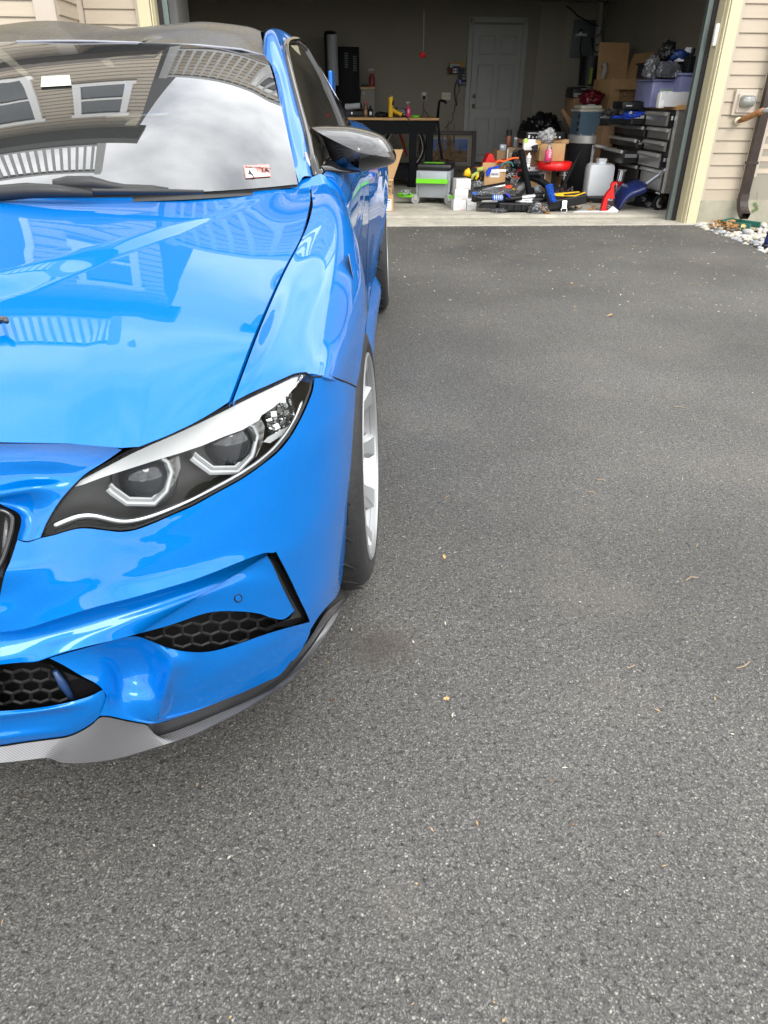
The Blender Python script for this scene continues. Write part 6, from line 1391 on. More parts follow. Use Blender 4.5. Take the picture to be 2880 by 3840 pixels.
# bicycle parked behind the bench
bc = P_(cE(425, 525), BY - .35); bk = thing('bicycle', 'dark bicycle with red fork parked behind the workbench', 'bicycle', (bc.x, BY - .35, FZ), .12); rw_ = .31
def bwheel(x):
    e = bpy.data.objects.new('wheel', None); link(e, bk); e.location = (x, 0, rw_ + .02)
    v = MB(); n = 40; 
    v.tube([(rw_ * math.cos(a), 0, rw_ * math.sin(a)) for a in np.linspace(0, 2 * PI, n + 1)], .020, 8, False); v.build('tyre', M_blk, e, True)
    MB().tube([((rw_ - .026) * math.cos(a), 0, (rw_ - .026) * math.sin(a)) for a in np.linspace(0, 2 * PI, n + 1)], .010, 6, False).build('rim', M_steel, e, True)
    sp = MB()
    for i in range(24):
        a = 2 * PI * i / 24; sp.tube([(.02 * math.cos(a + .9), .02 * (-1) ** i, .02 * math.sin(a + .9)), ((rw_ - .03) * math.cos(a), 0, (rw_ - .03) * math.sin(a))], .0012, 4, False)
    sp.build('spokes', M_steel, e); MB().lathe([(.02, -.035), (.02, .035)], 12, axis='Y').build('hub', M_steel, e, True, 40); return e
we = bwheel(0); bwheel(-1.0)
MB().lathe([(.055, -.05), (.06, -.045)], 20, (.0, 0, rw_ + .06), 'Y').build('bell_disc', mat('green_disc', (.10, .22, .08), .5), bk)
M_frame = mat('bike_red', (.35, .03, .02), .35); MB().tube([(0, -.05, rw_ + .02), (-.12, -.05, rw_ + .30)], .014, 8).tube([(0, .05, rw_ + .02), (-.12, .05, rw_ + .30)], .014, 8).build('fork', M_frame, bk, True)
MB().tube([(-.12, 0, rw_ + .30), (-.2, 0, .80)], .016, 8).tube([(-.16, 0, .68), (-.55, 0, .34)], .018, 8).tube([(-.55, 0, .34), (-.70, 0, .80)], .016, 8).tube([(-.17, 0, .72), (-.68, 0, .74)], .016, 8).tube([(-.55, 0, .34), (-1.0, 0, rw_ + .02)], .01, 8).tube([(-.68, 0, .72), (-1.0, 0, rw_ + .02)], .01, 8).build('frame', M_blk2, bk, True)
MB().tube([(-.2, -.28, .86), (-.2, 0, .84), (-.2, .28, .86)], .012, 8).build('handlebar', M_blk, bk, True); MB().box((-.72, 0, .82), (.24, .12, .05), bev=.02).build('saddle', M_blk, bk)
MB().lathe([(.09, -.04), (.095, -.037), (.09, -.034)], 24, (-.55, 0, .34), 'Y').build('chainring', M_steel, bk, True)
MB().tube([(.03, -.04, rw_ - .10), (-.03, -.05, rw_ + .06), (-.05, -.05, rw_ + .14)], .014, 6).build('brake_caliper', M_red, bk, True)
# framed picture leaning at the wall
pb0, pb1 = P_(cE(1165, 885), BY - .35), P_(cE(1222, 265), BY - .08)
pf = thing('framed_picture', 'dark framed painting of tan spires under a blue sky leaning by door', 'picture', (P_(cE(1010, 700), BY - .2).x, BY - .22, FZ), 0, rot=(-.14, 0, 0)); fw, fh = .80, abs(P_(cE(1200, 250), BY - .1).z - FZ)
for (x, z, sx, sz) in ((-fw / 2, fh / 2, .06, fh), (fw / 2, fh / 2, .06, fh), (0, .03, fw - .06, .06), (0, fh - .03, fw - .06, .06)): MB().box((x, 0, z), (sx, .035, sz), bev=.006).build('frame_rail', mat('frame_brown', (.035, .018, .014), .4), pf)
MB().box((0, .008, fh / 2), (fw - .06, .012, fh - .12)).build('mount_board', mat('mount_cream', (.36, .31, .22), .8), pf)
MB().box((0, .0, fh / 2), (fw - .15, .01, fh - .19)).build('white_border', mat('mount_white', (.42, .42, .42), .8), pf)
MB().box((0, -.006, fh / 2), (fw - .19, .008, fh - .23)).build('painted_sky', mat('painted_sky', (.04, .075, .22), .6, noise=.0, nscale=1) if False else mat('painted_sky', (.04, .10, .36), .6, noise=1.0, nscale=5, col2=(.22, .30, .45)), pf)
spm = MB()
for x, hh, wd in ((-.17, .34, .05), (-.02, .62, .07), (.08, .56, .06), (.02, .45, .09), (-.10, .42, .06), (.18, .20, .10)): spm.add([(x - wd / 2, -.013, .18), (x + wd / 2, -.013, .18), (x + .008, -.013, .18 + hh * .85), (x - .004, -.013, .18 + hh * .85)], [(0, 1, 2, 3)])
spm.box((0, -.012, .20), (fw - .20, .004, .16)); spm.build('painted_spires', mat('paint_ochre', (.22, .14, .07), .7, noise=.6, nscale=18), pf)
blob('rope_bundle', 'tan rope and straps heaped at the foot of the painting', 'rope', cE(830, 640), cE(1090, 720), BY - .5, .2, mat('rope_tan', (.20, .12, .07), .9, noise=.7, nscale=25, bump=1, bscale=30), 11, .45, 7)
blob('rag_pile', 'dark red woven rag heap on the shelf below the bench', 'rags', cE(275, 735), cE(480, 885), YB1 + .2, .3, mat('rag_maroon', (.06, .022, .018), .9, noise=.5, nscale=30, bump=.8, bscale=30), 13, .25, 6)
# fridge just inside the left jamb
b = Bx('refrigerator', 'tall white refrigerator just inside the left door jamb', 'refrigerator', (578, -90), (715, 420), 8.3, .65); b.box('cabinet', mat('fridge_white', (.42, .42, .42), .4), 0, 1, -.9, 1, 0, 1, .01); b.box('door', MATS['fridge_white'], .01, .99, .22, .99, -.07, -.004, .012); b.box('handle', M_steel, .06, .1, .3, .6, -.12, -.08); b.box('lower_door', MATS['fridge_white'], .01, .99, -.85, .20, -.07, -.004, .012)
# ------------------------------------------------ the heap in the middle
YP = floorY(*cA(700, 1040))                     # front of the heap
# open socket case
b = Bx('socket_case', 'open black tool case full of chrome sockets at the front of the heap', 'tool case', cA(320, 890), cA(1560, 1030), YP + .05, .42, rz=.0)
w0 = b.w
MB().box((-w0 * .26, .12, .05), (w0 * .50, .40, .075), rotm(y=.03), .012).build('lid_half', M_blk, b.o); MB().box((w0 * .23, .16, .085), (w0 * .52, .40, .09), rotm(y=-.16, z=.08), .012).build('base_half', M_blk, b.o)
for i in range(34):
    u = R_.uniform(.02, .46); sk_ = MB().lathe([(.010, 0), (.012, .004), (.012, .03), (.008, .032)], 10, (w0 * u, R_.uniform(.0, .30), .125 + u * .12)); sk_.build('socket', M_chr, b.o, True, 40)
for i in range(10): x = -w0 * R_.uniform(.02, .48); MB().tube([(x, .05, .10), (x + R_.uniform(.05, .14), R_.uniform(.0, .2), .105)], .006, 6).build('wrench', M_chr, b.o, True)
MB().box((w0 * .235, -.062, .07), (.052, .012, .075), rotm(x=-.1), .003).build('latch', M_chr, b.o); MB().tube([(w0 * .235 - .03, -.07, .04), (w0 * .235 - .026, -.07, -.0), (w0 * .235 + .03, -.07, .0), (w0 * .235 + .03, -.07, .04)], .004, 6).build('latch_loop', M_chr, b.o, True)
for i in range(7): MB().box((-w0 * .48 + i * .075, -.092, .05), (.03, .012, .05)).build('case_rib', M_blk, b.o)
def slab_thing(name, label, cat, P, Y, t, m, group=None, lean=0.0, parent=None):
    """flat piece traced in the plane y = Y, with thickness t; lean tips it back"""
    Q = [P_(p, Y) for p in P]; base = Q[0].copy(); n = len(Q)
    zb = min(q.z for q in Q)
    v = [Vector((q.x - base.x, (q.z - zb) * lean, q.z - base.z)) for q in Q]; v += [p + Vector((0, t, 0)) for p in v]
    f = [tuple(range(n)), tuple(range(2 * n - 1, n - 1, -1))] + [(i, n + i, n + (i + 1) % n, (i + 1) % n) for i in range(n)]
    o = mesh(name, v, f, m, parent); o.location = base
    bm = bmesh.new(); bm.from_mesh(o.data); bmesh.ops.recalc_face_normals(bm, faces=list(bm.faces)); bm.to_mesh(o.data); bm.free()
    return tag(o, label, cat, group)
slab_thing('rubber_mat', 'black rubber flap lying flat on the concrete before the heap', 'rubber mat', [cA(60, 985), cA(130, 928), cA(310, 930), cA(290, 985)], YP - .0, .10, M_blk)
t = rod('wooden_handle', 'brown wooden tool handle lying across the plastic film', 'handle', [cA(915, 945), cA(960, 990), cA(1010, 1040), cA(1052, 1078)], [YP - .02, YP - .06, YP - .1, YP - .14], [.016, .014, .016, .019], mat('oiled_wood', (.30, .14, .03), .45, noise=.4, nscale=12), n=12)
blob('plastic_film', 'crumpled clear plastic film spilling over front of tool case', 'film', cA(745, 900), cA(1010, 1072), YP - .06, .16, M_film, 21, .45, 7)
blob('plastic_bag', 'clear plastic bag strewn over the brush handles', 'plastic bag', cA(10, 690), cA(560, 815), YP + .22, .3, M_film, 22, .4, 6)
blob('film_scrap', 'flattened clear plastic scrap on concrete by the threshold', 'film', cA(250, 985), cA(440, 1032), YP - .05, .12, M_film, 23, .4, 6)
pv = slab_thing('instruction_sheet', 'white printed paper sheet lying in the open tool case', 'paper', [cA(580, 905), cA(600, 850), cA(835, 850), cA(860, 905), cA(820, 925), cA(640, 925)], YP + .08, .01, M_paper, lean=.5)
# snow brushes
t = thing('snow_brush', 'black snow brush with blue and white striped grip', 'brush', P_(cA(400, 840), YP + .04)); o_ = t.location.copy()
def seg(t, name, pts, Y, r, m, n=10, flat=1): return MB().tube([p - t.location for p in path3(pts, Y)], r, n, flat=flat).build(name, m, t, True, 50)
seg(t, 'handle', [cA(20, 830), cA(90, 845), cA(250, 838)], YP + .04, .028, M_blk); seg(t, 'grip', [cA(245, 838), cA(395, 842)], YP + .035, .030, mat('brush_blue', (.015, .10, .42), .4))
for i in range(5): seg(t, 'grip_ring', [cA(270 + i * 26, 838), cA(277 + i * 26, 838)], YP + .035, .0315, M_white)
seg(t, 'head', [cA(-15, 780), cA(10, 850), cA(30, 890)], YP + .04, [.01, .05, .02], M_blk, flat=.4); seg(t, 'blue_bristles', [cA(-30, 770), cA(5, 775), cA(5, 850)], YP + .05, [.02, .02, .02], MATS['brush_blue'])
rod('steel_rail', 'bright steel rail lying under the snow brush', 'rail', [cA(100, 885), cA(320, 882)], YP + .03, .017, M_steel, n=4, smooth=False)
t = thing('ice_scraper', 'black ice scraper with chunky end on the tool case', 'scraper', P_(cA(520, 850), YP + .06)); seg(t, 'handle', [cA(430, 850), cA(540, 848), cA(665, 832)], YP + .06, [.03, .026, .022], M_blk); slab = [P_(p, YP + .05) - t.location for p in (cA(405, 790), cA(450, 775), cA(520, 850), cA(440, 900), cA(405, 930))]; MB().prism([(p.x, p.z) for p in slab], 0, .05, 'XZ').build('blade', M_blk, t); seg(t, 'blue_cap', [cA(440, 775), cA(500, 830)], YP + .03, .012, mat('indigo', (.02, .02, .35), .4))
t = thing('telescopic_pole', 'silver telescopic pole with ribbed black foam grip', 'pole', P_(cA(850, 820), YP + .12)); seg(t, 'tube', [cA(670, 835), cA(850, 815)], YP + .12, .024, M_steel)
for i in range(8): seg(t, 'grip_rib', [cA(850 + i * 17, 815 - i), cA(863 + i * 17, 814 - i)], YP + .12, .030, M_blk)
rod('curved_handle', 'black curved plastic handle lying by the telescopic pole', 'handle', [cA(835, 865), cA(930, 865), cA(1000, 850), cA(1040, 810)], YP + .07, [.026, .026, .022, .018], M_blk)
t = thing('blue_brush', 'upright brush with bright blue bristles on the tool case', 'brush', P_(cA(1070, 930), YP + .0)); seg(t, 'stock', [cA(1030, 700), cA(1050, 820), cA(1072, 935)], YP + .0, [.03, .032, .024], M_blk, flat=.5)
br = MB()
for i in range(150):
    u = i / 150; p = P_(cA(1050 + u * 55 + R_.uniform(-18, 18), 650 + u * 240), YP - .02) - t.location; br.tube([p, p + Vector((R_.uniform(-.012, .03), -.03, R_.uniform(-.012, .012)))], .0045, 4)
br.build('bristles', mat('bristle_blue', (.01, .09, .50), .6), t); seg(t, 'bristle_bed', [cA(1045, 655), cA(1075, 770), cA(1105, 880)], YP - .005, [.034, .036, .03], MATS['bristle_blue'])
slab_thing('hand_saw', 'yellow folding saw lying across the open tool case', 'saw', [cA(1110, 778), cA(1480, 748), cA(1488, 757), cA(1330, 775), cA(1255, 782), cA(1270, 808), cA(1420, 800), cA(1562, 755), cA(1565, 768), cA(1425, 814), cA(1255, 814), cA(1130, 808)], YP + .02, .03, M_yel)
slab_thing('saw_cover', 'dark blade cover between the yellow saw arms', 'cover', [cA(1262, 783), cA(1480, 762), cA(1540, 760), cA(1420, 796), cA(1275, 800)], YP + .028, .015, mat('olive_black', (.03, .026, .012), .6))
# bike rack: black tubes
t = thing('bike_rack', 'black tubular bike rack standing folded in the heap', 'bike rack', P_(cA(770, 790), YP + .22))
seg(t, 'upright_tube', [cA(650, 160), cA(700, 400), cA(745, 620), cA(772, 770)], YP + .2, .032, M_blk2, 14); seg(t, 'arch_tube', [cA(690, 700), cA(650, 620), cA(690, 548), cA(790, 540), cA(900, 580), cA(1030, 670), cA(1190, 745)], YP + .3, .036, M_blk2, 14)
seg(t, 'cross_tube', [cA(610, 500), cA(760, 502), cA(900, 502)], YP + .26, .026, M_blk2, 12); seg(t, 'foam_end', [cA(895, 502), cA(945, 503)], YP + .26, .031, M_blk, 12)
slab = [P_(p, YP + .24) - t.location for p in (cA(730, 700), cA(830, 690), cA(840, 760), cA(790, 800), cA(740, 790))]; MB().prism([(p.x, p.z) for p in slab], 0, .04, 'XZ').build('hinge_plate', M_blk2, t)
seg(t, 'strut', [cA(1505, 160), cA(1370, 430), cA(1240, 690), cA(1215, 745)], [YP + .5, YP + .45, YP + .4, YP + .4], [.014, .018, .024, .02], M_blk2, 12); slab = [P_(p, YP + .4) - t.location for p in (cA(1160, 710), cA(1230, 670), cA(1280, 690), cA(1250, 750), cA(1190, 750))]; MB().prism([(p.x, p.z) for p in slab], 0, .04, 'XZ').build('hinge_plate', M_blk2, t)
# duct, flange, orange things
P = path3([cA(600, 780), cA(640, 720), cA(700, 690), cA(720, 790)], YP + .3); t = thing('flex_duct', 'silver crinkled flexible duct piece in the heap', 'duct', P[0]); mb = MB(); Pc = curve([p - P[0] for p in P], 40); mb.tube([tuple(p) for p in Pc], [.075 if i % 2 else .064 for i in range(40)], 16); mb.build('crinkled_tube', mat('foil_duct', (.5, .5, .49), .28, .9), t)
t = thing('pipe_flange', 'grey round cast flange with bolt holes beside the duct', 'flange', P_(cA(862, 722), YP + .28)); k2 = mpp(YP + .28) / 3.77; MB().lathe([(20 * k2, -.05), (62 * k2, -.045), (64 * k2, -.01), (40 * k2, 0), (36 * k2, .05)], 28, axis='Y', rot=rotm(z=.9)).build('disc', mat('cast_grey', (.22, .23, .24), .5, .4), t, True, 40)
for i in range(4): a = i * PI / 2 + .5; v = rotm(z=.9) @ Vector((45 * k2 * math.cos(a), -.05, 45 * k2 * math.sin(a))); MB().lathe([(.008, -.004), (.008, .002)], 8, v, 'Y').build('bolt_hole', M_blk, t)
slab_thing('orange_ramp', 'orange plastic tool lid lying on the clear bag', 'lid', [cA(358, 700), cA(400, 680), cA(525, 660), cA(528, 690), cA(400, 722), cA(360, 728)], YP + .24, .08, mat('orange_red', (.72, .06, .015), .4))
slab_thing('yellow_wedge', 'small yellow plastic wedge beside the silver duct', 'wedge', [cA(525, 720), cA(548, 700), cA(572, 715), cA(565, 790), cA(530, 770)], YP + .26, .05, M_yel)
slab_thing('yellow_clip', 'small bright yellow clip above the silver duct', 'clip', [cA(603, 643), cA(645, 640), cA(645, 656), cA(603, 657)], YP + .3, .03, M_yel)
rod('black_rail', 'long black and silver wiper blade lying under cardboard box', 'wiper blade', [cA(0, 725), cA(150, 690), cA(430, 640)], YP + .25, .02, M_blk, n=6); rod('silver_rail', 'thin polished rod lying beside the black wiper blade', 'rod', [cA(110, 728), cA(280, 690), cA(430, 660)], YP + .23, .012, M_steel, n=8)
blob('film_roll', 'translucent film bundle under the cardboard box flap', 'film', cA(-30, 590), cA(110, 700), YP + .35, .2, M_film, 24, .35, 5)
# cardboard with blue glove
b = carton('open_carton', 'open cardboard box with white shipping label and blue rag on rim', cA(128, 462), cA(425, 678), YP + .4, .30, M_card, flaps=False)
b.plate('shipping_label', M_paper, .28, .70, .62, .98)
for i in range(11): b.plate('barcode', M_ink, .31 + i * .033, .325 + i * .033 + R_.uniform(0, .008), .73, .88, .003)
MB().box((-b.w * .5 - .05, .1, b.h * .72), (.005, .2, b.h * .55), rotm(y=-.4)).build('flap', M_card2, b.o); MB().box((.02, .28, b.h * 1.15), (b.w * .9, .005, b.h * .55), rotm(x=-.2)).build('flap', M_card, b.o); MB().box((b.w * .05, -.006, b.h * 1.06), (b.w * .9, .004, b.h * .16)).build('white_tape', M_paper, b.o)
MB().box((b.w * .42, .1, b.h * 1.1), (.004, .2, b.h * .6), rotm(y=.2)).build('flap', M_card, b.o)
slab_thing('blue_rag', 'royal blue microfibre rag draped over the open cardboard box', 'rag', [cA(158, 470), cA(200, 410), cA(240, 405), cA(340, 378), cA(372, 402), cA(300, 425), cA(240, 430), cA(230, 470), cA(205, 520), cA(180, 536), cA(165, 520)], YP + .385, .012, M_blue_c)
rod('teal_hose', 'thin teal hose arching above the open cardboard box', 'hose', [cA(365, 385), cA(400, 350), cA(460, 330), cA(520, 340), cA(545, 390)], YP + .45, .009, M_teal, n=8)
rod('extension_cord', 'orange extension cord arching over the backpack', 'cord', [cA(300, 340), cA(340, 310), cA(420, 330), cA(480, 295), cA(540, 275), cA(620, 275)], YP + .55, .013, M_org, n=8)
# hi-vis tool bag
t = blob('hi_vis_bag', 'black tool bag with lime yellow webbing beside the white cartons', 'tool bag', cE(1255, 765), cE(1500, 925), YP + .55, .3, mat('bag_canvas', (.016, .016, .014), .8, noise=.2, nscale=30), 31, .2, 4)
for nm, pts, r, m in (('yellow_pad', [(1265, 870), (1275, 820), (1310, 805)], .04, M_yel), ('lime_strap', [(1330, 920), (1345, 860), (1420, 820)], .018, mat('lime_webbing', (.35, .38, .08), .7)), ('lime_strap', [(1400, 780), (1450, 775), (1490, 760)], .022, MATS['lime_webbing'] if 'lime_webbing' in MATS else M_yel), ('lime_strap', [(1415, 815), (1410, 870), (1385, 915)], .014, M_yel)):
    MB().tube([p - t.location for p in path3([cE(*q) for q in pts], YP + .36)], r, 8, flat=.6).build(nm, m, t, True)
t = slab_thing('red_gas_can', 'red plastic fuel can tilted behind the open cardboard box', 'fuel can', [cA(128, 395), cA(150, 330), cA(190, 240), cA(205, 212), cA(250, 215), cA(298, 325), cA(230, 350), cA(160, 385)], YP + .75, .16, M_red); slab_thing('red_strap_bag', 'crumpled red pouch under the orange cord', 'pouch', [cA(330, 345), cA(345, 310), cA(400, 305), cA(425, 290), cA(440, 330), cA(400, 350)], YP + .6, .06, M_red)
slab_thing('red_flask', 'small red cap peeking over the hi vis bag', 'cap', [cE(1368, 770), cE(1375, 748), cE(1420, 745), cE(1440, 765)], YP + .85, .06, M_red)
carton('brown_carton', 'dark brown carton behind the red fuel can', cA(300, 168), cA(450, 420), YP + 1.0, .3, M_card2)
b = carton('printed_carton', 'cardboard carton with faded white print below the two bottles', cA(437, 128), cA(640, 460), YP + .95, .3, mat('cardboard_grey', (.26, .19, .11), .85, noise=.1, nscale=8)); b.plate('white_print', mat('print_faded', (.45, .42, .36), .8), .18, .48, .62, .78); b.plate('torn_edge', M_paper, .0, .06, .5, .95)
for i in range(3): b.plate('print_line', MATS['cardboard_grey'], .2, .46, .65 + i * .04, .665 + i * .04, .004)
b = Bx('photo_print', 'glossy blue grey packet leaning on the printed carton', 'packet', cA(355, 82), cA(442, 168), YP + 1.0, .05); b.box('body', mat('packet_blue', (.30, .36, .42), .3, noise=.5, nscale=8), 0, 1, 0, 1, 0, 1, .004); b.plate('print_patch', M_paper, .2, .6, .5, .8)
t = lathe_thing('brown_spray_can', 'brown aerosol can with black cap standing on printed carton', 'aerosol can', cA(472, 0)[0], cA(0, 112)[1], YP + 1.05, [(.033, 0), (.035, .004), (.035, .10), (.03, .108)], mat('can_brown', (.16, .05, .025), .4)); MB().lathe([(.031, .106), (.030, .165), (0, .166)], 18).build('cap', M_blk, t, True, 40)
t = lathe_thing('grey_bottle', 'small grey bottle with white cap standing on printed carton', 'bottle', cA(580, 0)[0], cA(0, 128)[1], YP + 1.05, [(.028, 0), (.03, .004), (.03, .085)], mat('bottle_grey', (.22, .23, .24), .3)); MB().lathe([(.026, .084), (.026, .105), (0, .106)], 16).build('cap', M_white, t, True, 40)
# backpack and socket tray
t = blob('backpack', 'black and white backpack with a round badge in the heap', 'backpack', cA(500, 240), cA(680, 430), YP + .65, .25, M_bag, 41, .15, 4); Pb = [P_(p, YP + .50) - t.location for p in (cA(548, 385), cA(590, 300), cA(660, 262), cA(670, 330), cA(640, 400), cA(560, 420))]; MB().prism([(p.x, p.z) for p in Pb], 0, .03, 'XZ').build('white_panel', M_white, t)
MB().tube([p - t.location for p in path3([cA(540, 270), cA(560, 190), cA(590, 165), cA(605, 190), cA(600, 260)], YP + .55)], .018, 8, flat=.5).build('strap', M_blk, t, True); c_ = P_(cA(585, 320), YP + .495) - t.location; MB().lathe([(.022, -.003), (.026, -.003), (.026, 0)], 20, c_, 'Y').build('round_badge', M_ink, t)
b = Bx('socket_tray', 'tilted black tray of chrome wrenches beside the backpack', 'tool tray', cA(435, 425), cA(600, 600), YP + .42, .04); MB().box((0, .12, b.h * .5), (b.w * 1.0, .03, b.h * 1.15), rotm(x=-.5, y=.25), .006).build('tray', M_blk, b.o)
for i in range(16):
    u, v = R_.uniform(-.4, .4), R_.uniform(.1, .95); MB().box((u * b.w, .02 + v * .05, v * b.h), (.03, .012, .010), rotm(y=.5)).build('socket', M_chr, b.o)
for i in range(4): u, v = R_.uniform(-.2, .5), R_.uniform(.05, .4); MB().box((u * b.w, .0, v * b.h), (.05, .008, .008), rotm(y=-.7)).build('orange_clip', M_org, b.o)
MB().tube([(-.02, -.02, b.h * .5), (.1, -.05, b.h * .48)], .006, 6).build('wrench', M_chr, b.o)
slab_thing('red_case', 'red plastic case edge showing behind the bike rack', 'case', [cA(600, 440), cA(690, 420), cA(690, 560), cA(560, 560)], YP + .6, .1, mat('red_dull', (.35, .02, .02), .5)); blob('bubble_sleeve', 'crumpled translucent sleeve below the backpack', 'film', cA(505, 560), cA(650, 690), YP + .38, .15, M_film, 25, .3, 6)
# boxes behind stool
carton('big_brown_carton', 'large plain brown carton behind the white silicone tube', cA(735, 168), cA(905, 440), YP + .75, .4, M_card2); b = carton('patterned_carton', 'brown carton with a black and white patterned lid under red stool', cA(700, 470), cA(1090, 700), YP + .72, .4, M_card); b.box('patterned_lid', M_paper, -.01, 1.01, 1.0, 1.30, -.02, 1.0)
for i in range(26): b.plate('lid_dash', mat('dash_grey', (.25, .25, .25), .7), i / 26, i / 26 + .02, 1.05, 1.09, .012)
for u in (.08, .32): b.plate('lid_mark', M_ink, u, u + .05, 1.16, 1.27, .012)
b.plate('box_label', M_paper, .45, .72, .55, .95); b.plate('label_block', M_ink, .60, .68, .6, .9, .004)
t = thing('silicone_tube', 'white silicone cartridge leaning upright on the brown carton', 'cartridge', P_(cA(745, 400), YP + .5)); seg(t, 'body', [cA(745, 400), cA(768, 235)], YP + .5, .026, M_white, 14); seg(t, 'nozzle', [cA(768, 235), cA(773, 200)], YP + .5, [.012, .009], M_white, 10)
for i in range(3): seg(t, 'print_ring', [cA(752 + i * 4, 350 - i * 30), cA(754 + i * 4, 336 - i * 30)], YP + .498, .0265, mat('print_grey', (.35, .35, .36), .6), 14)
b = Bx('white_tile', 'white foam board with a lime green corner', 'board', cA(687, 10), cA(903, 165), YP + .62, .06); b.box('board', M_white, 0, 1, 0, 1, 0, 1, .006); MB().lathe([(.024, -.003), (.024, 0)], 16, b.c(.12, .88, 0), 'Y').build('lime_spot', mat('lime_pale', (.5, .68, .15), .6), b.o)
slab_thing('black_glove', 'black work glove hanging over the foam board edge', 'glove', [cA(800, 120), cA(840, 95), cA(890, 85), cA(908, 120), cA(890, 150), cA(878, 195), cA(862, 165), cA(850, 195), cA(845, 150), cA(820, 170), cA(808, 175), cA(818, 145)], YP + .5, .025, M_blk); slab_thing('yellow_glove', 'mustard yellow glove drooping beside the black glove', 'glove', [cA(870, 40), cA(900, 15), cA(940, 40), cA(935, 70), cA(915, 75), cA(918, 110), cA(900, 150), cA(898, 110), cA(905, 70), cA(880, 60)], YP + .48, .02, mat('mustard', (.42, .22, .03), .7))
blob('newspaper_ball', 'crumpled black and white newspaper on top of the cartons', 'newspaper', (1900 + 200 / 1.693, 820 / 1.693), (1900 + 290 / 1.693, 912 / 1.693), YP + .6, .12, mat('newsprint', (.55, .55, .55), .8, noise=1, nscale=22, col2=(.04, .04, .04)), 51, .5, 5)
# stool with red cushion and what stands on it
Ys = YP + .62; zc2 = P_(cA(1120, 440), Ys); t = thing('red_stool', 'round red vinyl workshop stool on a black gas column', 'stool', (zc2.x, Ys, FZ)); zs = zc2.z - FZ; rs = (P_(cA(1372, 370), Ys).x - P_(cA(880, 370), Ys).x) / 2; hs = P_(cA(1120, 318), Ys).z - zc2.z
MB().lathe([(rs * .9, zs), (rs * .99, zs + hs * .15), (rs, zs + hs * .5), (rs * .98, zs + hs * .85), (rs * .9, zs + hs), (0, zs + hs)], 40).build('seat', mat('red_vinyl', (.68, .012, .012), .32, bump=.1, bscale=10), t, True, 60); MB().lathe([(.03, .08), (.03, zs * .6), (.018, zs * .6), (.018, zs)], 16).build('gas_column', M_blk, t, True, 40)
for i in range(5): a = i * 2 * PI / 5 + .3; MB().tube([(0, 0, .10), (.24 * math.cos(a), .24 * math.sin(a), .06)], [.02, .014], 8).build('leg', M_blk, t, True); c = caster(t, .24 * math.cos(a), .24 * math.sin(a), .022, M_blk)
zst = zs + hs + FZ
b = carton('print_carton', 'brown carton with black side print standing on the red stool', cA(905, 66), cA(1262, 318), Ys - .05, .22); b.box('side_print', M_ink, 1.001, 1.004, .06, .28, .15, .85); b.box('side_print', M_ink, 1.001, 1.004, .40, .62, .15, .45); b.box('side_print', M_ink, 1.001, 1.004, .72, .92, .3, .9); b.box('top_print', M_ink, .05, .9, 1.0, 1.004, .2, .4)
t, h, w_ = spray('pink_spray', 'spray bottle of pink prep fluid standing on the red stool', cA(1035, 0)[0], cA(0, -10)[1], cA(0, 326)[1], Ys - .16, M_clr, M_clr, wpx=27); MB().lathe([(w_ * .98, .004), (w_ * 1.02, .02), (w_ * 1.02, .44 * h), (w_ * .8, .53 * h), (0, .53 * h)], 18, sy=.72).build('pink_fluid', M_pink, t, True); text_mesh('PREP', t, (.012, -w_ * .72, .36 * h), .030, mat('print_white', (.75, .72, .74), .6), -PI / 2, .075)
b = carton('flat_carton', 'pale flat cardboard box under the black amplifier', (1900 + 110 / 1.693, 885 / 1.693), (1900 + 395 / 1.693, 912 / 1.693), Ys + .15, .3, M_card)
b = Bx('amplifier', 'flat black amplifier with white connector print on the cartons', 'amplifier', (1900 + 118 / 1.693, 838 / 1.693), (1900 + 372 / 1.693, 884 / 1.693), Ys + .1, .28, rz=.12); b.box('case', M_blk, 0, 1, 0, 1, 0, 1, .004)
for i in range(9): b.plate('connector', M_steel if i % 2 else M_white, .05 + i * .1, .09 + i * .1, .15, .40 + .2 * (i % 3 == 0), .005)
b.plate('white_line', M_white, .04, .6, .84, .90)
# bin bag and planks at the back
blob('bin_bag', 'stuffed black bin bag slumped by the white door', 'bin bag', (1900 + 95 / 1.693, 725 / 1.693), (1900 + 305 / 1.693, 960 / 1.693), 11.2, .8, M_bag, 61, .28, 7, sub=5)
for lab, q in (('brown cardboard sheet leaning behind the amplifier', ((345, 700), (362, 692), (440, 800), (440, 860), (425, 855))), ('narrow dark board leaning behind the amplifier', ((330, 770), (345, 775), (400, 880), (370, 880)))): slab_thing('leaning_board', lab, 'board', [(1900 + a / 1.693, c / 1.693) for a, c in q], 9.9, .03, M_card2 if 'brown' in lab else M_blk)
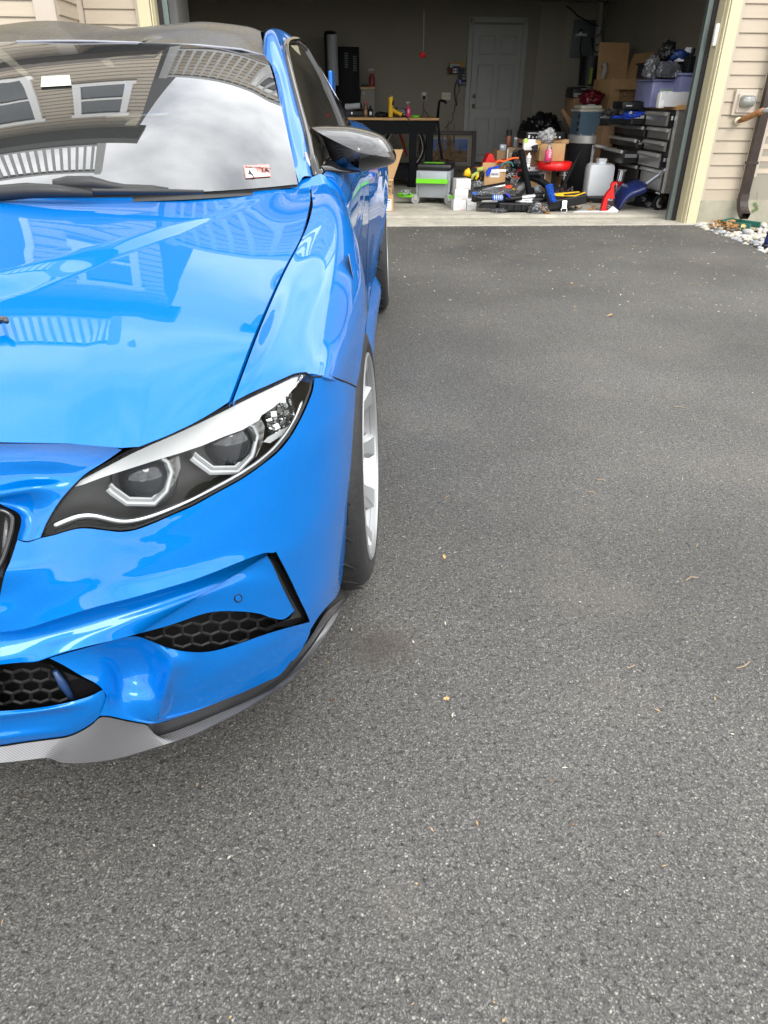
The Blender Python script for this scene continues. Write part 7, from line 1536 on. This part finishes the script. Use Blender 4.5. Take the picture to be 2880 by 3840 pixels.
# ------------------------------------------------ right side
Yc = floorY(2300, cB(0, 1180)[1]) ; t = thing('waste_bin', 'tall black waste bin with a brushed steel rim band', 'waste bin', (P_(cB(432, 800), Yc).x, Yc + .2, FZ)); rb = (P_(cB(664, 500), Yc + .1).x - P_(cB(205, 500), Yc + .1).x) / 2; h1, h2 = P_(cB(430, 552), Yc).z - FZ, P_(cB(430, 440), Yc).z - FZ
MB().lathe([(rb * .80, 0), (rb * .82, .02), (rb * .97, h1)], 40).build('drum', mat('bin_black', (.022, .022, .024), .5, .2), t, True, 50); MB().lathe([(rb * .97, h1), (rb * 1.0, h1 + .005), (rb * 1.01, h2 - .005), (rb * .96, h2), (0, h2)], 40).build('rim_band', M_steel, t, True, 50)
lb = MB(); n = 6
for i in range(n):
    a0, a1 = -PI / 2 + .10 + i * .045, -PI / 2 + .10 + (i + 1) * .045; r0, r1 = rb * .925, rb * .955
    lb.add([(r1 * math.cos(a0), r1 * math.sin(a0), h1 * .60), (r1 * math.cos(a1), r1 * math.sin(a1), h1 * .60), (rb * .98 * math.cos(a1), rb * .98 * math.sin(a1), h1 - .01), (rb * .98 * math.cos(a0), rb * .98 * math.sin(a0), h1 - .01)], [(0, 1, 2, 3)])
lb.build('paper_label', M_paper, t); text_mesh('U', t, (rb * .22, -rb * .99, h1 * .92), .03, M_ink); MB().lathe([(.03, 0), (.03, .004)], 14, (rb * .23, -rb * .968, h1 * .75), sx=1, sy=.12).build('label_picture', MATS['print_grey'], t)
b = Bx('cool_box', 'blue grey cooler with beige lid standing on the waste bin', 'cooler', cB(288, 130), cB(560, 440), Yc + .05, .30); k = b.w / 2
v = [(-k * .98, 0, 0), (k * .86, 0, 0), (k * .86, .3, 0), (-k * .98, .3, 0), (-k * .95, -.02, b.h), (k * 1.05, -.02, b.h), (k * 1.05, .32, b.h), (-k * .95, .32, b.h)]; mesh('tub', v, [(3, 2, 1, 0), (4, 5, 6, 7), (0, 1, 5, 4), (1, 2, 6, 5), (2, 3, 7, 6), (3, 0, 4, 7)], mat('cooler_blue', (.085, .145, .20), .45, noise=.05, nscale=8), b.o)
b.box('lid', mat('cooler_beige', (.52, .50, .42), .45), -.06, 1.12, .98, 1.10, -.12, 1.12, .012); b.box('lid_top', MATS['cooler_beige'], .02, 1.04, 1.10, 1.26, .0, 1.0, .02); b.box('lid_latch', M_gry, .45, .75, 1.26, 1.30, .2, .5)
for v_ in (.15, .42, .72): b.box('hinge', M_blk, -.04, .03, v_, v_ + .16, -.06, .1, .004)
for u in (.15, .72): b.box('white_foot', M_white, u, u + .07, .03, .05, -.03, 0)
Yj = floorY(2250, cB(0, 1290)[1]); b = Bx('jerry_can', 'translucent white plastic jerry can at the front of the heap', 'jerry can', cB(398, 810), cB(750, 1285), Yj, .20)
MJ = mat('milky_plastic', (.90, .93, .95), .35, trans=.0, noise=.04, nscale=6); b.box('body', MJ, .0, .97, .0, 1.0, 0, 1, .045); b.box('neck', MJ, .36, .62, .98, 1.06, .2, .8, .01); b.box('handle', MJ, .50, .58, .92, 1.10, .1, .3, .008); b.box('cap', M_white, .34, .64, 1.05, 1.13, .2, .8, .008); b.box('stained_base', mat('stain_tan', (.50, .38, .27), .5), .015, .955, -.0, .10, -.012, 1.01, .03)
MB().lathe([(.30, 0), (.31, .02), (.31, .05), (.28, .055)], 32, (0, .10, FZ - b.o.location.z)).build('tmp', M_blk, b.o).name = 'base_ring'
blob('bubble_wrap', 'bubble wrap sheet crumpled under the white jerry can', 'bubble wrap', cB(250, 1315), cB(625, 1425), Yj - .05, .35, M_bubble, 71, .3, 6)
Yr = floorY(2280, cB(0, 1425)[1]); p = thing('red_cleaner', 'red trigger spray bottle with dark label on the white paper', 'spray bottle', P_(cB(675, 1425), Yr)); k = mpp(Yr) / 3.456
Q = [(-72, 0), (-70, 60), (-60, 130), (-40, 200), (-5, 250), (15, 270), (50, 270), (55, 235), (62, 215), (78, 160), (80, 0)]; MB().prism([(a * k, c * k) for a, c in Q], 0, .055, 'XZ').build('bottle', M_red, p); MB().prism([(a * k, c * k) for a, c in ((12, 270), (20, 300), (10, 318), (30, 350), (78, 355), (82, 335), (60, 330), (52, 300), (52, 270))], .008, .045, 'XZ').build('trigger_head', M_red, p)
MB().box((35 * k, -.002, 90 * k), (86 * k, .004, 130 * k)).build('label', mat('label_black', (.03, .012, .014), .4), p); text_mesh('PL3', p, (20 * k, -.006, 140 * k), 20 * k, MATS['print_white'], 0, 55 * k)
for i in range(3): MB().box(((10 + 30 * (i % 2)) * k, -.006, (72 - i * 14) * k), (28 * k, .002, 8 * k)).build('label_block', MATS['print_grey'], p)
slab_thing('white_paper', 'long white paper sheet curled on floor before shovel', 'paper', [cB(245, 1435), cB(320, 1420), cB(560, 1420), cB(610, 1425), cB(690, 1420), cB(760, 1362), cB(830, 1415), cB(790, 1455), cB(600, 1476), cB(430, 1472), cB(260, 1450)], Yr - .06, .02, M_paper)
Yk = Yr + .35; t = thing('floor_jack', 'red and chrome hydraulic jack post standing behind the spray bottle', 'jack', (P_(cB(830, 1300), Yk).x, Yk, FZ)); seg2 = lambda name, pts, r, m: MB().tube([p_ - t.location for p_ in path3(pts, Yk)], r, 16).build(name, m, t, True, 50)
seg2('base_tube', [cB(795, 1325), cB(803, 1245)], .050, M_steel); seg2('red_sleeve', [cB(805, 1245), cB(845, 1035)], .042, mat('jack_red', (.30, .008, .02), .2, .4, coat=.6)); seg2('chrome_ram', [cB(845, 1035), cB(880, 895)], .034, M_chr); seg2('saddle', [cB(880, 900), cB(883, 885)], [.04, .046], M_steel)
MB().tube([p_ - t.location for p_ in path3([cB(805, 1060), cB(800, 1150), cB(815, 1240)], Yk - .05)], .006, 6).build('safety_chain', M_steel, t)
# snow shovel
t = thing('snow_shovel', 'navy blue snow shovel with grey pole leaning to the right jamb', 'snow shovel', P_(cB(820, 1400), Yr + .1)); pr0 = P_(cB(1160, 1090), Yr + .12); pr1 = P_((2580, 575), Yr - .05)
MB().tube([pr0 - t.location, pr1 - t.location], .021, 14).build('pole', mat('pole_grey', (.36, .38, .42), .35, .6), t, True, 50)
top_c = [cB(805, 1390), cB(850, 1290), cB(900, 1215), cB(970, 1150), cB(1060, 1115), cB(1130, 1085), cB(1160, 1080)]; bot_c = [cB(835, 1415), cB(880, 1340), cB(920, 1290), cB(985, 1240), cB(1070, 1210), cB(1170, 1175), cB(1200, 1160)]
A_ = curve([P_(p, Yr + .02) - t.location for p in top_c], 16); B_ = curve([P_(p, Yr - .02) - t.location for p in bot_c], 16); g_ = [A_ + np.array([.0, .22, .03]), A_, (A_ + B_) / 2 + np.array([0, -.03, 0]), B_, B_ + np.array([.02, .25, -.02])]
S = grid_surf(np.stack(g_), 4, 1); r_, c_ = S.shape[:2]; o = mesh('scoop', [tuple(p) for p in S.reshape(-1, 3)], grid_faces(r_, c_), M_navy, t, True); o.modifiers.new('t', 'SOLIDIFY').thickness = .006
MB().tube([P_(cB(1120, 1105), Yr + .08) - t.location, P_(cB(1175, 1085), Yr + .12) - t.location], [.05, .024], 10).build('socket', M_navy, t, True)
# tool chest with open drawers (seen end-on from the right)
Yt = floorY(2478, cB(0, 1430)[1]); xr = P_(cB(1620, 600), Yt).x; zt = P_(cB(1500, 110), Yt).z; zb = P_(cB(1500, 1195), Yt).z; L_ = 1.75
tcx = thing('tool_chest', 'wide stainless rolling tool chest with wooden top and several open drawers', 'tool chest', (P_((2488, 726), Yt).x + .25, Yt + L_ / 2, FZ)); H0, H1 = zb - FZ, zt - FZ; dep = .50
xf = -dep / 2  # drawer side faces -X (into the garage)
MB().box((0, 0, (H0 + H1) / 2), (dep, L_, H1 - H0), bev=.004).build('carcass', M_steeld, tcx); MB().box((0, 0, H1 + .02), (dep + .05, L_ + .04, .042), bev=.004).build('wooden_top', M_wood, tcx)
MB().box((.0, -L_ / 2 - .004, (H0 + H1) / 2), (dep - .0, .006, H1 - H0 - .004)).build('end_panel', mat('end_panel_steel', (.34, .32, .28), .34, .6, noise=.08, nscale=3, stretch=(1, 1, 14)), tcx)
for i in range(3): MB().lathe([(.007, -.006), (.007, 0)], 10, (-.15 + .04 * i, -L_ / 2 - .007, H1 - .10 - .05 * (i % 2)), 'Y').build('rivet', M_chr, tcx)
MB().box((xf - .004, -L_ / 2 + .02, (H0 + H1) / 2), (.012, .04, H1 - H0)).build('front_post', M_steel, tcx)
rows_ = [(.80, .98, .20), (.64, .79, .04), (.50, .63, .10), (.30, .49, .23), (.02, .29, .04)]
for ci, (y0, y1) in enumerate(((-L_ / 2 + .06, -.28), (-.26, .30), (.32, L_ / 2 - .03))):
    for ri, (v0, v1, op) in enumerate(rows_):
        o_ = (.0 if (ci == 0 and ri in (1, 2, 4)) else op * (.55 if ci == 0 else 1.0 if ci == 1 else .75)) if ci != 0 else op * .28
        zc3, hh = H0 + (H1 - H0) * (v0 + v1) / 2, (H1 - H0) * (v1 - v0) - .012
        d_ = MB().box((xf - o_ - .012, (y0 + y1) / 2, zc3), (.022, y1 - y0 - .01, hh), bev=.003).build('drawer', mat('drawer_dark', (.045, .043, .042), .3, .5) if ci else mat('drawer_steel', (.30, .295, .28), .3, .6, noise=.1, nscale=5), tcx)
        MB().box((xf - o_ - .036, (y0 + y1) / 2, zc3 + hh / 2 - .018), (.026, y1 - y0 - .03, .03), rotm(y=.5)).build('drawer_pull', M_steel, d_)
        if o_ > .05:
            MB().box((xf - o_ / 2, y0 + .012, zc3 - .01), (o_, .006, hh * .8)).build('drawer_side', M_blk, d_); MB().box((xf - o_ / 2, y0 + .006, zc3 + .01), (o_, .008, .035)).build('slide_rail', M_chr, d_); MB().box((xf - o_ / 2, (y0 + y1) / 2, zc3 - hh * .4), (o_, y1 - y0 - .03, .006)).build('drawer_floor', M_blk, d_)
for x in (-.20, .2):
    for y in (-L_ / 2 + .12, L_ / 2 - .12):
        c = bpy.data.objects.new('caster', None); link(c, tcx); c.location = (x, y, 0); R2 = (H0 - .03) / 2
        MB().lathe([(R2 * .6, -.022), (R2, -.018), (R2, .018), (R2 * .6, .022)], 24, (-.03, 0, R2), 'Y', rot=rotm(z=.4)).build('tyre', M_blk, c, True, 40); MB().lathe([(0, -.026), (R2 * .55, -.024), (R2 * .72, -.022), (R2 * .74, .022), (0, .024)], 24, (-.03, 0, R2), 'Y', rot=rotm(z=.4)).build('wheel_disc', M_rub, c, True, 40)
        MB().box((0, 0, H0 - .008), (.12, .10, .012)).box((-.01, -.035, R2 * 1.35), (.06, .006, R2 * 1.3), rotm(y=.4)).box((-.01, .035, R2 * 1.35), (.06, .006, R2 * 1.3), rotm(y=.4)).build('fork', M_chr, c)
ZTC = tcx.location.z + H1 + .041
def restz(o, z):
    o.location.z = z
# on and above the chest
def onchest(name, label, cat, p0, p1, Y, dep, group=None, rz=0):
    return Bx(name, label, cat, cC(*p0), cC(*p1), Y, dep, group, rz)
b = onchest('storage_tub', 'lilac translucent storage tub with a green label on the chest', 'storage tub', (1068, 700), (1305, 960), Yt + .45, .45, 'translucent lilac tubs'); b.box('tub', M_bin, .02, .98, 0, .92, 0, 1, .02); b.box('rim', M_bin, -.02, 1.02, .92, 1.0, -.03, 1.03, .01)
b.plate('label', M_paper, .34, .92, .30, .66); b.plate('label_header', mat('label_green', (.15, .32, .15), .6), .35, .91, .60, .65, .004); b.plate('label_mark', M_ink, .40, .62, .50, .53, .004)
b = onchest('storage_tub', 'lilac translucent storage tub behind the white box by the jamb', 'storage tub', (1305, 645), (1555, 955), Yt + .30, .40, 'translucent lilac tubs', .0); b.box('tub', M_bin, .02, .98, 0, .92, 0, 1, .02); b.box('rim', M_bin, -.02, 1.02, .92, 1.0, -.03, 1.03, .01); b.box('tub_divider', mat('bin_violet', (.16, .13, .42), .4), .45, .68, .1, .85, -.01, .0)
b = onchest('white_carton', 'flat white carton on the wooden chest top in front of tubs', 'box', (1212, 815), (1498, 950), Yt + .03, .22); b.box('body', M_box, 0, .72, 0, 1, 0, 1, .003); b.box('side_face', M_white, .725, 1.0, 0.01, 1.02, .1, .98, .003)
b = onchest('white_charger', 'slim white device box beside the flat white carton', 'device box', (1158, 818), (1208, 960), Yt + .06, .08); b.box('body', M_white, 0, 1, 0, 1, 0, 1, .008); b.box('top_cap', M_box, .2, 1.02, .52, 1.02, -.06, 0, .004)
for lab, p0, p1, dY in (('black storage crate stacked on the left lilac tub', (1072, 548), (1395, 695), .45), ('black storage crate stacked on the right lilac tub', (1408, 495), (1582, 640), .30)):
    b = onchest('black_crate', lab, 'crate', p0, p1, Yt + dY, .38, 'black crates'); b.box('body', M_blk, .03, .97, 0, .88, 0, 1, .012); b.box('rim', M_blk, -.02, 1.02, .86, 1.0, -.04, 1.03, .008)
    for i in range(6): b.box('rib', M_blk, .12 + i * .14, .15 + i * .14, .05, .84, -.03, 0)
blob('black_bag_bundle', 'black plastic bag twisted upright on the left black crate', 'plastic bag', cC(1180, 370), cC(1285, 545), Yt + .5, .14, M_bag, 81, .5, 5); blob('blue_wetsuit', 'glossy blue and black sports bag on top of the crates', 'sports bag', cC(1245, 430), cC(1425, 550), Yt + .5, .2, mat('sport_blue', (.02, .07, .30), .3, noise=1, nscale=9, col2=(.008, .008, .01)), 82, .25, 4)
slab_thing('white_sheet', 'white folded paper sheet stuck between bag and crate', 'paper', [cC(1300, 545), cC(1360, 500), cC(1410, 420), cC(1460, 422), cC(1440, 480), cC(1400, 520), cC(1380, 545)], Yt + .42, .01, M_paper); rod('black_hook', 'black hook shaped strap above the right crate', 'strap', [cC(1470, 430), cC(1465, 470), cC(1440, 500)], Yt + .4, .02, M_blk)
blob('film_drape', 'clear plastic film draped over the left black crate', 'film', cC(1028, 500), cC(1135, 700), Yt + .42, .1, M_film, 83, .35, 6); blob('film_drape', 'clear plastic film strip hanging down the crate front', 'film', cC(1150, 540), cC(1330, 690), Yt + .38, .04, M_film, 84, .45, 5)
b = onchest('power_tool_case', 'flat black power tool case lying on the wooden chest top', 'case', (832, 900), (1055, 975), Yt + .6, .3); b.box('body', M_blk, 0, 1, 0, 1, 0, 1, .015); b.box('latch', M_steel, .15, .38, .4, .55, -.03, 0); b.box('carry_handle', M_blk, .4, .7, 1, 1.1, 0, .06)
b = Bx('white_box_blue', 'white flat box lying in an open drawer by blue cloth', 'box', cB(985, 130), cB(1275, 215), Yt + .75, .3); b.box('body', M_box, 0, 1, 0, 1, 0, 1, .003); b.box('lid_edge', M_white, -.01, .99, .92, 1.02, -.02, 1)
blob('blue_cloth', 'bright blue microfibre cloth heaped on the open drawer', 'cloth', cB(885, 108), cB(1145, 232), Yt + .7, .2, M_blue_c, 91, .3, 5); blob('blue_rag_flat', 'flat blue rag end hanging on the far drawer', 'cloth', cB(740, 180), cB(890, 222), Yt + .75, .12, M_blue_c, 92, .3, 5)
blob('cable_tangle', 'tangle of black cables on the far end of chest', 'cables', cB(640, 95), cB(830, 185), Yt + 1.0, .2, mat('cable_tangle', (.05, .045, .04), .6, noise=.9, nscale=20, bump=1, bscale=25), 93, .5, 8); blob('grey_packing', 'grey crumpled packing plastic behind the black case', 'packing', cB(740, 40), cB(880, 120), Yt + .95, .18, mat('packing_grey', (.30, .29, .27), .5, bump=.6, bscale=20), 94, .4, 6); blob('clear_clamshell', 'clear clamshell packet on the drawer next to cooler', 'packet', cB(575, 185), cB(700, 222), Yt + .9, .12, M_film, 95, .2, 5)
# moving carton and the dark things in the corner
b = Bx('moving_carton', 'big brown moving carton with open flaps and faded print', 'box', cC(700, 700), cC(985, 940), 10.2, .5, rz=.12); b.box('body', M_card, 0, 1, -.2, 1, 0, 1, .004); MB().box((.02, -.06, b.h * .80), (b.w * 1.0, .006, b.h * .42), rotm(x=-.35)).build('flap', M_card, b.o); MB().box((0, .45, b.h + .20), (b.w * 1.0, .006, .42), rotm(x=-.15)).build('flap', M_card, b.o); MB().box((b.w / 2 + .04, .25, b.h + .12), (.006, .5, .36), rotm(y=.35)).build('flap', M_card, b.o)
mp_ = mat('faded_ink', (.12, .07, .04), .8); b.text('MOVING', .62, .45, .085, mp_, .0, .01, b.w * .6); b.text('844-550-8787', .6, .27, .05, mp_, 0, .01, b.w * .55); b.text('www.gtmoving.com', .6, .15, .035, mp_, 0, .01, b.w * .6)
b = Bx('shop_vacuum', 'tall black shop vacuum with lime stripe and white hose', 'vacuum', cC(478, 490), cC(680, 760), 10.6, .4); k = b.w / 2; MB().lathe([(k * .9, 0), (k * .95, b.h * .5), (k, b.h * .94), (k * 1.05, b.h * .95), (k * 1.05, b.h), (0, b.h * 1.02)], 28, (0, .2, 0)).build('drum', M_blk, b.o, True, 45); b.box('lime_stripe', mat('lime_dull', (.16, .22, .03), .6), .28, .40, .05, .6, .0, .12); MB().tube([b.c(.75, .68, -.05), b.c(.85, .7, -.1), b.c(.88, .5, -.1), b.c(.82, .2, -.1)], .035, 10).build('hose', mat('hose_cream', (.38, .36, .30), .5), b.o, True)
b = Bx('black_toolbox', 'black toolbox with a pale label near the corner', 'toolbox', cC(390, 768), cC(520, 868), 10.3, .3); b.box('body', M_blk, 0, 1, 0, .8, 0, 1, .01); b.box('lid', M_blk, .02, .98, .8, 1, .05, .95, .01); b.plate('label', mat('label_dull', (.22, .22, .2), .6), .1, .6, .05, .42); b.plate('sticker', MATS['label_dull'], .55, .9, .72, .82)
blob('red_shiny_bag', 'dark red glossy bag beside the moving carton', 'bag', cC(462, 800), cC(645, 935), 10.0, .3, mat('bag_maroon', (.12, .008, .015), .25, bump=.6, bscale=15), 96, .3, 5)
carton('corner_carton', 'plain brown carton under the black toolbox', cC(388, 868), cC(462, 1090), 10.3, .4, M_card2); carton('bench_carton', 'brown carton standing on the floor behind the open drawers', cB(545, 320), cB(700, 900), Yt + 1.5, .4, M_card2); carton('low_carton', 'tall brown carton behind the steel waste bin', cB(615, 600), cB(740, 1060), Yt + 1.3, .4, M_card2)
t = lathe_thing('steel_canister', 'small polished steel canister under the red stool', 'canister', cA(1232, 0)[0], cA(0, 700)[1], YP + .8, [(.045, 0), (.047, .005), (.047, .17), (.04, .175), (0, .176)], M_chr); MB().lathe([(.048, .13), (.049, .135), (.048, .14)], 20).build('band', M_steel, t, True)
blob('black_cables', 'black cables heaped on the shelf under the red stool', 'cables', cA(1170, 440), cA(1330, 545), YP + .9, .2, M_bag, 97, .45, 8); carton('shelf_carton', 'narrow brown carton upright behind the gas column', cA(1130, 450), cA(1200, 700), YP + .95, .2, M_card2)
blob('crystal_wrap', 'wad of clear wrap behind the navy shovel', 'film', cB(985, 1070), cB(1080, 1140), Yk + .1, .1, M_film, 98, .4, 6); blob('floor_shadow_mass', 'low black mass standing in for shadow under the tool chest', 'bag', cB(960, 1180), cB(1290, 1390), Yt + .5, .4, M_bag, 99, .2, 4)  # black mass added as the floor shadow below the chest
# breaker panel, modem shelf, conduit, wires
b = Bx('breaker_panel', 'grey electric breaker panel door on the back wall', 'breaker panel', cC(372, 172), cC(580, 518), BY - .075, .035); b.box('cover', mat('panel_grey', (.12, .135, .14), .5, .3), 0, 1, 0, 1, 0, 1, .004); b.box('door', MATS['panel_grey'], .12, .88, .08, .92, -.25, 0, .003); b.box('latch', M_blk, .80, .86, .45, .55, -.4, -.2)
b = Bx('modem_shelf', 'small white modem on a ledge across the breaker panel', 'modem', cC(432, 262), cC(525, 320), BY - .15, .07); b.box('ledge', M_box, 0, 1, 0, .4, 0, 1, .004); b.box('modem', M_blk, .3, .55, .4, 1.1, .3, .8, .004); MB().lathe([(.02, -.01), (.02, 0)], 12, b.c(.35, .45, 0), 'Y').build('dial', M_white, b.o)
p0, p1 = P_(cC(655, 20), BY - .10), P_(cC(615, 480), BY - .10); cd_ = thing('conduit', 'white vertical plastic conduit in the back corner', 'conduit', p1); MB().tube([(0, 0, 0), p0 - p1 + Vector((0, 0, .0))], .052, 16).build('pipe', mat('conduit_white', (.30, .29, .26), .5), cd_, True, 40); MB().lathe([(.062, 0), (.062, .05)], 16, (p0 - p1) * .02).build('coupling', MATS['conduit_white'], cd_, True, 40)
rod('ceiling_wire', 'long black wire drooping across the breaker panel top', 'cord', [cC(340, 52), cC(400, 95), cC(440, 140), cC(520, 185), cC(560, 210), cC(625, 232)], BY - .16, .009, M_blk, n=6); rod('modem_wire', 'black wire hanging from the modem ledge', 'cord', [cC(480, 322), cC(466, 390), cC(464, 460), cC(478, 500)], BY - .14, .007, M_blk, n=6)
rod('conduit_wire', 'black wire loop below the white conduit', 'cord', [cC(575, 345), cC(570, 400), cC(585, 450), cC(612, 470), cC(635, 450)], BY - .16, .008, M_blk, n=6); rod('conduit_tie', 'short black cable tie crossing the conduit middle', 'cord', [cC(600, 402), cC(630, 395), cC(645, 370)], BY - .17, .008, M_blk, n=6); rod('conduit_clip', 'short black cable end crossing the upper conduit', 'cord', [cC(612, 325), cC(640, 305), cC(655, 265)], BY - .17, .008, M_blk, n=6)
